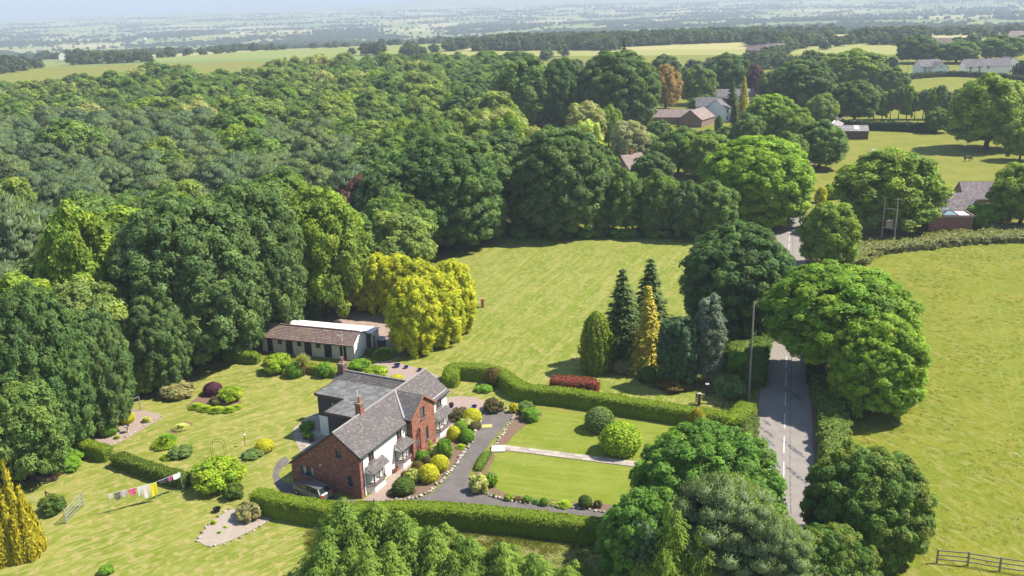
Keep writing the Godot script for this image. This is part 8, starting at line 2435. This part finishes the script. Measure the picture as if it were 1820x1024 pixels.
func woods() -> void:
	seed(303)
	var wood_poly := PackedVector2Array([Vector2(-66.22, -80.77), Vector2(-54.47, -83.95), Vector2(-49.67, -85.41), Vector2(-49.38, -91.67), Vector2(-50.17, -96.61), Vector2(-46.92, -102.55), Vector2(-44.47, -108.34), Vector2(-44.71, -115.57), Vector2(-40.58, -119.81), Vector2(-37.73, -124.01), Vector2(-37.27, -128.70), Vector2(-33.53, -130.86), Vector2(-31.01, -140.04), Vector2(-25.12, -143.28), Vector2(-19.21, -140.36), Vector2(-17.49, -173.59), Vector2(-14.29, -175.38), Vector2(-0.23, -187.18), Vector2(2.29, -237.06), Vector2(-0.42, -319.81), Vector2(7.01, -393.19), Vector2(14.59, -576.14), Vector2(0.90, -621.59), Vector2(-35.24, -601.83), Vector2(-72.06, -608.28), Vector2(-101.14, -565.81), Vector2(-126.34, -556.90), Vector2(-149.71, -520.98), Vector2(-182.33, -534.29), Vector2(-217.02, -566.96), Vector2(-223.85, -533.79), Vector2(-236.30, -491.91), Vector2(-268.19, -496.25), Vector2(-262.52, -426.86), Vector2(-191.25, -269.15)])
	var pine_poly := PackedVector2Array([Vector2(-215.21, -321.59), Vector2(-171.27, -335.67), Vector2(-147.73, -347.91), Vector2(-108.83, -319.35), Vector2(-73.79, -287.27), Vector2(-50.11, -272.09), Vector2(-36.72, -227.29), Vector2(-31.75, -194.19), Vector2(-33.33, -175.55), Vector2(-45.23, -189.73), Vector2(-56.29, -179.15), Vector2(-64.54, -180.44), Vector2(-72.98, -173.28), Vector2(-84.44, -172.31), Vector2(-75.17, -140.35), Vector2(-57.42, -89.86), Vector2(-83.51, -111.90)])
	var fir_poly := PackedVector2Array([Vector2(-463.57, -706.52), Vector2(-317.30, -589.37), Vector2(-265.17, -568.10), Vector2(-244.40, -620.27), Vector2(-232.54, -650.05), Vector2(-209.38, -615.56), Vector2(-162.37, -501.54), Vector2(-168.30, -429.80), Vector2(-187.88, -398.83), Vector2(-235.05, -352.34)])
	var solo := [Vector3(39.21, -103.49, 8.87), Vector3(41.03, -95.26, 5.44), Vector3(31.94, -122.68, 8.05), Vector3(51.67, -187.12, 11.67), Vector3(40.43, -175.98, 4.99), Vector3(55.65, -154.02, 5.29), Vector3(75.48, -177.21, 10.55), Vector3(85.29, -248.31, 7.51), Vector3(85.37, -296.88, 8.90), Vector3(119.33, -374.30, 13.37), Vector3(129.01, -340.77, 8.92), Vector3(143.41, -272.32, 11.48), Vector3(102.84, -178.52, 6.62), Vector3(172.39, -463.47, 16.48), Vector3(161.79, -493.60, 8.92), Vector3(74.74, -241.46, 5.23), Vector3(90.19, -286.22, 6.15), Vector3(110.06, -321.53, 5.89), Vector3(10.64, -184.35, 10.43), Vector3(-12.93, -175.22, 11.19), Vector3(-5.62, -177.90, 5.15), Vector3(-22.76, -171.25, 7.52), Vector3(23.67, -181.76, 4.45), Vector3(30.31, -179.99, 4.86), Vector3(35.39, -176.59, 4.34), Vector3(3.28, -185.26, 4.08), Vector3(-29.22, -171.98, 4.54), Vector3(-23.97, -172.22, 4.59), Vector3(-43.65, -117.53, 9.84), Vector3(-37.34, -126.30, 7.83), Vector3(-28.85, -135.67, 6.89), Vector3(-57.09, -116.95, 5.98), Vector3(-74.48, -131.94, 5.02), Vector3(-51.18, -90.72, 5.52), Vector3(-48.01, -96.90, 4.15), Vector3(-54.59, -87.51, 4.36), Vector3(-50.46, -85.22, 4.30), Vector3(-45.22, -108.40, 4.25), Vector3(-39.09, -120.12, 4.67), Vector3(-32.90, -136.04, 4.81), Vector3(-47.02, -105.89, 1.83), Vector3(-52.83, -82.17, 1.67), Vector3(-14.19, -64.78, 4.19), Vector3(-11.59, -64.62, 4.19), Vector3(-9.17, -63.54, 4.04), Vector3(-6.72, -62.50, 3.89), Vector3(-3.91, -61.94, 3.66), Vector3(-1.46, -61.58, 3.54), Vector3(1.03, -60.54, 3.39), Vector3(3.53, -59.38, 3.14), Vector3(-14.99, -60.91, 3.70), Vector3(-11.51, -59.29, 3.81), Vector3(16.13, -68.75, 6.50), Vector3(10.35, -62.16, 4.44), Vector3(15.61, -60.87, 4.71), Vector3(18.58, -57.67, 3.36), Vector3(11.39, -58.39, 3.68), Vector3(9.51, -59.41, 1.63), Vector3(29.33, -67.38, 5.34), Vector3(23.38, -59.11, 3.68), Vector3(15.22, -78.87, 1.88), Vector3(10.63, -109.68, 2.24), Vector3(14.32, -112.89, 3.83), Vector3(18.71, -117.51, 3.81), Vector3(17.14, -109.17, 2.65), Vector3(19.06, -104.66, 1.73), Vector3(20.80, -103.83, 1.99), Vector3(23.89, -104.30, 2.13), Vector3(-24.42, -138.57, 3.74), Vector3(-20.99, -137.13, 3.70), Vector3(-17.62, -135.72, 3.67), Vector3(-14.31, -134.33, 3.46), Vector3(-13.53, -118.89, 4.02), Vector3(-10.49, -121.72, 3.79), Vector3(-8.61, -125.73, 3.41), Vector3(-44.77, -71.40, 2.08), Vector3(-46.31, -70.87, 1.98), Vector3(39.59, -328.28, 14.90), Vector3(58.92, -463.73, 4.46), Vector3(68.98, -400.23, 7.51), Vector3(6.77, -332.48, 12.07), Vector3(20.07, -332.55, 11.07), Vector3(85.69, -413.87, 8.76), Vector3(105.79, -443.69, 11.77), Vector3(117.79, -440.02, 4.79), Vector3(25.13, -291.96, 6.97), Vector3(32.97, -297.57, 4.74), Vector3(34.27, -257.13, 6.18), Vector3(22.77, -259.11, 4.47), Vector3(39.81, -259.89, 5.62), Vector3(46.20, -246.22, 6.84), Vector3(52.69, -238.50, 7.38), Vector3(35.88, -224.44, 5.58), Vector3(0.13, -247.06, 6.99), Vector3(-5.88, -238.34, 5.15), Vector3(7.45, -236.25, 5.11), Vector3(23.74, -222.74, 4.15), Vector3(50.98, -306.49, 4.52), Vector3(57.77, -292.65, 3.96), Vector3(63.19, -289.21, 4.10), Vector3(71.50, -297.21, 3.66), Vector3(74.05, -320.75, 1.57), Vector3(87.04, -356.11, 3.68), Vector3(90.32, -351.80, 3.21), Vector3(78.83, -316.85, 2.52), Vector3(76.36, -288.96, 5.32), Vector3(79.60, -372.75, 6.81), Vector3(-13.78, -265.43, 5.70), Vector3(-21.72, -240.82, 6.67), Vector3(-21.48, -276.63, 2.89), Vector3(180.03, -431.72, 7.84), Vector3(182.22, -454.06, 6.86), Vector3(273.86, -620.96, 14.89), Vector3(295.23, -610.77, 14.67), Vector3(328.74, -618.50, 16.69), Vector3(144.91, -308.02, 4.35), Vector3(142.55, -251.98, 4.67), Vector3(82.80, -486.77, 8.80), Vector3(121.01, -418.29, 7.60), Vector3(28.68, -178.33, 2.81), Vector3(17.73, -182.50, 3.45), Vector3(138.73, -346.96, 2.75), Vector3(141.55, -346.27, 2.75), Vector3(144.35, -345.58, 2.74), Vector3(147.14, -344.89, 2.73), Vector3(149.92, -344.20, 2.73), Vector3(152.69, -343.52, 2.73), Vector3(155.45, -342.84, 2.72), Vector3(158.20, -342.16, 2.71), Vector3(160.94, -341.49, 2.71), Vector3(163.67, -340.82, 2.71), Vector3(166.39, -340.15, 2.70)]   # trees already standing: Vector3(x, z, radius)
	var placed := []
	var far := {}
	var count := {"pine": 0, "broad": 0, "fir": 0}
	var lo := wood_poly[0]
	var hi := wood_poly[0]
	for p in wood_poly:
		lo = lo.min(p)
		hi = hi.max(p)
	var grid := {}
	var cand := []
	for k in 30000:
		var p := Vector2(randf_range(lo.x, hi.x), randf_range(lo.y, hi.y))
		if not Geometry2D.is_point_in_polygon(p, wood_poly):
			continue
		if absf(atan2(p.x, -p.y) + 0.1) > 0.62:
			continue
		var pine := Geometry2D.is_point_in_polygon(p, pine_poly)
		var gap := 6.0 if pine else 4.2 if Geometry2D.is_point_in_polygon(p, fir_poly) else randf_range(7.2, 11.5)
		var ok := true
		for s in solo:
			if Vector2(s.x, s.y).distance_to(p) < s.z + 2.4:
				ok = false
				break
		if not ok:
			continue
		var c := Vector2i(int(floor(p.x / 8.0)), int(floor(p.y / 8.0)))
		for a in [-2, -1, 0, 1, 2]:
			for b in [-2, -1, 0, 1, 2]:
				for q in grid.get(c + Vector2i(a, b), []):
					if q.distance_to(p) < gap:
						ok = false
		if not ok:
			continue
		if not grid.has(c):
			grid[c] = []
		grid[c].append(p)
		cand.append([p.length(), p, pine])
	cand.sort_custom(func(a, b): return a[0] < b[0])
	noise.frequency = 0.012
	for e in cand:
		var p: Vector2 = e[1]
		var kind := "broad"
		var pk := ""
		if Geometry2D.is_point_in_polygon(p, fir_poly) and randf() < 0.8:
			kind = "fir"
			pk = "fir"
		elif e[2] and randf() < 0.9:
			kind = "pine"
			pk = ["pine_grey", "pine_blue", "pine_olive"][int(clampf((noise.get_noise_2d(p.x * 3.0, p.y * 3.0) + 0.5) * 3.0 + randf_range(-0.6, 0.6), 0, 2))]
		else:
			var q := randf() + noise.get_noise_2d(p.x, p.y) * 0.5
			pk = "oak_deep" if q < 0.2 else "oak" if q < 0.45 else "oak_wide" if q < 0.68 else "birch" if q < 0.92 else "lime" if q < 1.0 else "willow"
		var h := randf_range(11.5, 18.0) if kind == "broad" else randf_range(12.0, 16.0)
		var w := h * randf_range(0.75, 1.1) if kind == "broad" else randf_range(8.0, 11.0)
		if kind == "broad" and randf() < 0.18:
			h *= 1.2
			w *= 1.3
		if kind == "fir":
			w = randf_range(4.5, 6.0)
			h = randf_range(9.5, 14.0)
		count[kind] += 1
		if count[kind] <= 290:
			var az := atan2(p.x, -p.y)
			var side: String = "near the left edge" if az < -0.42 else "above the domed sycamore" if az < -0.29 else "above the stables" if az < -0.17 else "above the golden conifers" if az < -0.07 else "beside the mown field"
			var deep: String = "front rows" if e[0] < 190.0 else "middle rows" if e[0] < 270.0 else "back rows" if e[0] < 360.0 else "farthest rows"
			var lab: String = "%s in the %s of the wood, %s" % [{"pine_grey": "grey-green pine", "pine_blue": "bluish pine", "pine_olive": "olive pine", "fir": "pointed dark fir", "oak_deep": "dark green broadleaf tree", "oak": "mid green broadleaf tree", "oak_wide": "bright spreading tree", "birch": "light green birch", "lime": "yellow-green tree", "willow": "buff-green tree"}[pk], deep, side]
			put(pk, {"pine": "pine_tree", "fir": "fir_tree", "broad": "woodland_tree"}[kind], p.x, p.y, h, w, lab, "tree", {"pine": "pines of the wood", "fir": "firs at the far edge of the wood", "broad": "broadleaf trees of the wood"}[kind])
		else:
			var pr: Dictionary = proto[pk]
			if not far.has(pk):
				far[pk] = []
			far[pk].append(Transform3D(Basis(Vector3.UP, randf() * TAU).scaled(Vector3(w / pr.w, h / pr.h, w / pr.w)), Vector3(p.x, 0, p.y)))
	for k in far:
		scatter("far_wood", "treetops of the far side of the wood, massed together", "woodland", proto[k].crown, far[k])
	print("wood ", count)

func grasses() -> void:
	# tufts of uncut grass in the meadow and along the verges
	seed(404)
	var tuft := func(cols: Array, hgt: float) -> ArrayMesh:
		var mb := MB.new()
		for k in 16:
			var d := rdir()
			d.y = 0.0
			var al := (Vector3.UP + d * randf_range(0.15, 0.8)).normalized()
			var nn := al.cross(rdir()).normalized()
			if nn.y < 0.0:
				nn = -nn
			mb.leaf(d * 0.22 + al * hgt * 0.4, nn, al, hgt * randf_range(0.7, 1.2), 0.055, vary(cols[randi() % cols.size()], 0.2), nn)
		return mb.mesh(M.leaf)
	var spread := func(poly: Array, n: int, smin: float, smax: float, keep: float) -> Array:
		var pts := PackedVector2Array(poly)
		var lo := pts[0]
		var hi := pts[0]
		for p in pts:
			lo = lo.min(p)
			hi = hi.max(p)
		noise.frequency = 0.09
		var out := []
		for k in n:
			var p := Vector2(randf_range(lo.x, hi.x), randf_range(lo.y, hi.y))
			if not Geometry2D.is_point_in_polygon(p, pts) or noise.get_noise_2d(p.x, p.y) + randf_range(-0.5, 0.5) < keep:
				continue
			var s := randf_range(smin, smax)
			out.append(Transform3D(Basis(Vector3.UP, randf() * TAU).scaled(Vector3(s * 1.3, s, s * 1.3)), Vector3(p.x, 0.0, p.y)))
		return out
	var green: ArrayMesh = tuft.call([Color(0.21, 0.24, 0.022), Color(0.25, 0.25, 0.026), Color(0.19, 0.22, 0.020)], 0.24)
	var straw: ArrayMesh = tuft.call([Color(0.35, 0.31, 0.13), Color(0.40, 0.35, 0.18), Color(0.29, 0.265, 0.06)], 0.26)
	var gold: ArrayMesh = tuft.call([Color(0.36, 0.31, 0.018), Color(0.29, 0.275, 0.020)], 0.22)
	var mead := [Vector2(25.77, -61.90), Vector2(38.15, -91.38), Vector2(48.69, -99.75), Vector2(53.34, -139.20), Vector2(67.91, -162.50), Vector2(85.08, -167.94), Vector2(100.03, -168.73), Vector2(65.45, -98.52), Vector2(43.25, -61.05)]
	scatter("meadow_grass", "pale straw seed heads through the meadow", "grass", straw, spread.call(mead, 11000, 0.35, 0.8, 0.12))
	scatter("meadow_grass", "yellow buttercup patches through the meadow", "grass", gold, spread.call(mead, 10000, 0.4, 0.8, 0.15))
	var strip := [Vector2(-19.87, -73.70), Vector2(-8.97, -73.77), Vector2(8.26, -69.94), Vector2(9.40, -67.33), Vector2(7.43, -62.78), Vector2(-16.91, -63.96)]
	scatter("rough_grass", "dry rough grass below the long clipped hedge", "grass", straw, spread.call(strip, 5000, 0.4, 0.9, 0.0))
	scatter("rough_grass", "green weeds below the long clipped hedge", "grass", green, spread.call(strip, 4000, 0.5, 1.3, 0.05))
	var ver := [Vector2(23.92, -94.51), Vector2(28.04, -112.19), Vector2(33.77, -121.36), Vector2(35.27, -120.09), Vector2(29.15, -101.18), Vector2(22.10, -75.75), Vector2(20.11, -75.86)]
	scatter("verge_grass", "long green grass on the left road verge", "grass", green, spread.call(ver, 6000, 0.5, 1.0, -0.2))
	var bed := [Vector2(13.14, -112.39), Vector2(15.57, -108.36), Vector2(17.02, -103.77), Vector2(23.20, -103.31), Vector2(27.59, -110.26), Vector2(20.28, -114.85)]
	scatter("bed_weeds", "dry heathers and weeds below the garden conifers", "grass", straw, spread.call(bed, 1500, 0.8, 1.8, -0.1))
	scatter("bed_weeds", "green weeds below the garden conifers", "grass", green, spread.call(bed, 1200, 0.9, 1.9, -0.1))

func _ready() -> void:
	var cam := Camera3D.new()
	cam.name = "camera"
	cam.fov = 35.0782
	cam.near = 0.5
	cam.far = 40000.0
	cam.transform = Transform3D(Basis(Vector3(0.999550, -0.028626, 0.008959), Vector3(0.029996, 0.953925, -0.298543), Vector3(-0.000000, 0.298677, 0.954354)), Vector3(0, 46.0, 0))
	add_child(cam)
	cam.current = true
	var sky := ProceduralSkyMaterial.new()
	sky.sky_top_color = Color(0.48, 0.60, 0.77)
	sky.sky_horizon_color = Color(0.90, 0.93, 0.96)
	sky.sky_curve = 0.12
	sky.sky_energy_multiplier = 0.82
	sky.ground_bottom_color = Color(0.25, 0.27, 0.20)
	sky.ground_horizon_color = Color(0.72, 0.78, 0.84)
	sky.sun_angle_max = 1.0
	var env := Environment.new()
	env.background_mode = Environment.BG_SKY
	env.sky = Sky.new()
	env.sky.sky_material = sky
	env.tonemap_mode = Environment.TONE_MAPPER_LINEAR
	env.tonemap_exposure = 1.98
	env.fog_enabled = true
	env.fog_density = 0.00021
	env.fog_light_color = Color(0.87, 0.93, 1.0)
	env.sdfgi_enabled = true
	env.ssao_enabled = true
	env.ssil_enabled = true
	var we := WorldEnvironment.new()
	we.environment = env
	add_child(we)
	var sun := DirectionalLight3D.new()
	sun.name = "sun"
	sun.light_energy = 1.6
	sun.light_color = Color(1.0, 0.975, 0.92)
	sun.light_angular_distance = 0.6
	sun.shadow_enabled = true
	add_child(sun)
	sun.look_at_from_position(SUN_DIR * 100.0, Vector3.ZERO, Vector3.UP)
	noise.seed = 3
	seed(1)
	materials()
	M.rocks = []
	for k in 6:
		M.rocks.append(stone_mesh(k))
	make_protos()
	print("protos ", Time.get_ticks_msec())
	terrain()
	ground()
	print("ground ", Time.get_ticks_msec())
	farmhouse()
	stables()
	other_houses()
	print("houses ", Time.get_ticks_msec())
	greenery()
	print("green ", Time.get_ticks_msec())
	far_country()
	small_things()
	print("done ", Time.get_ticks_msec())
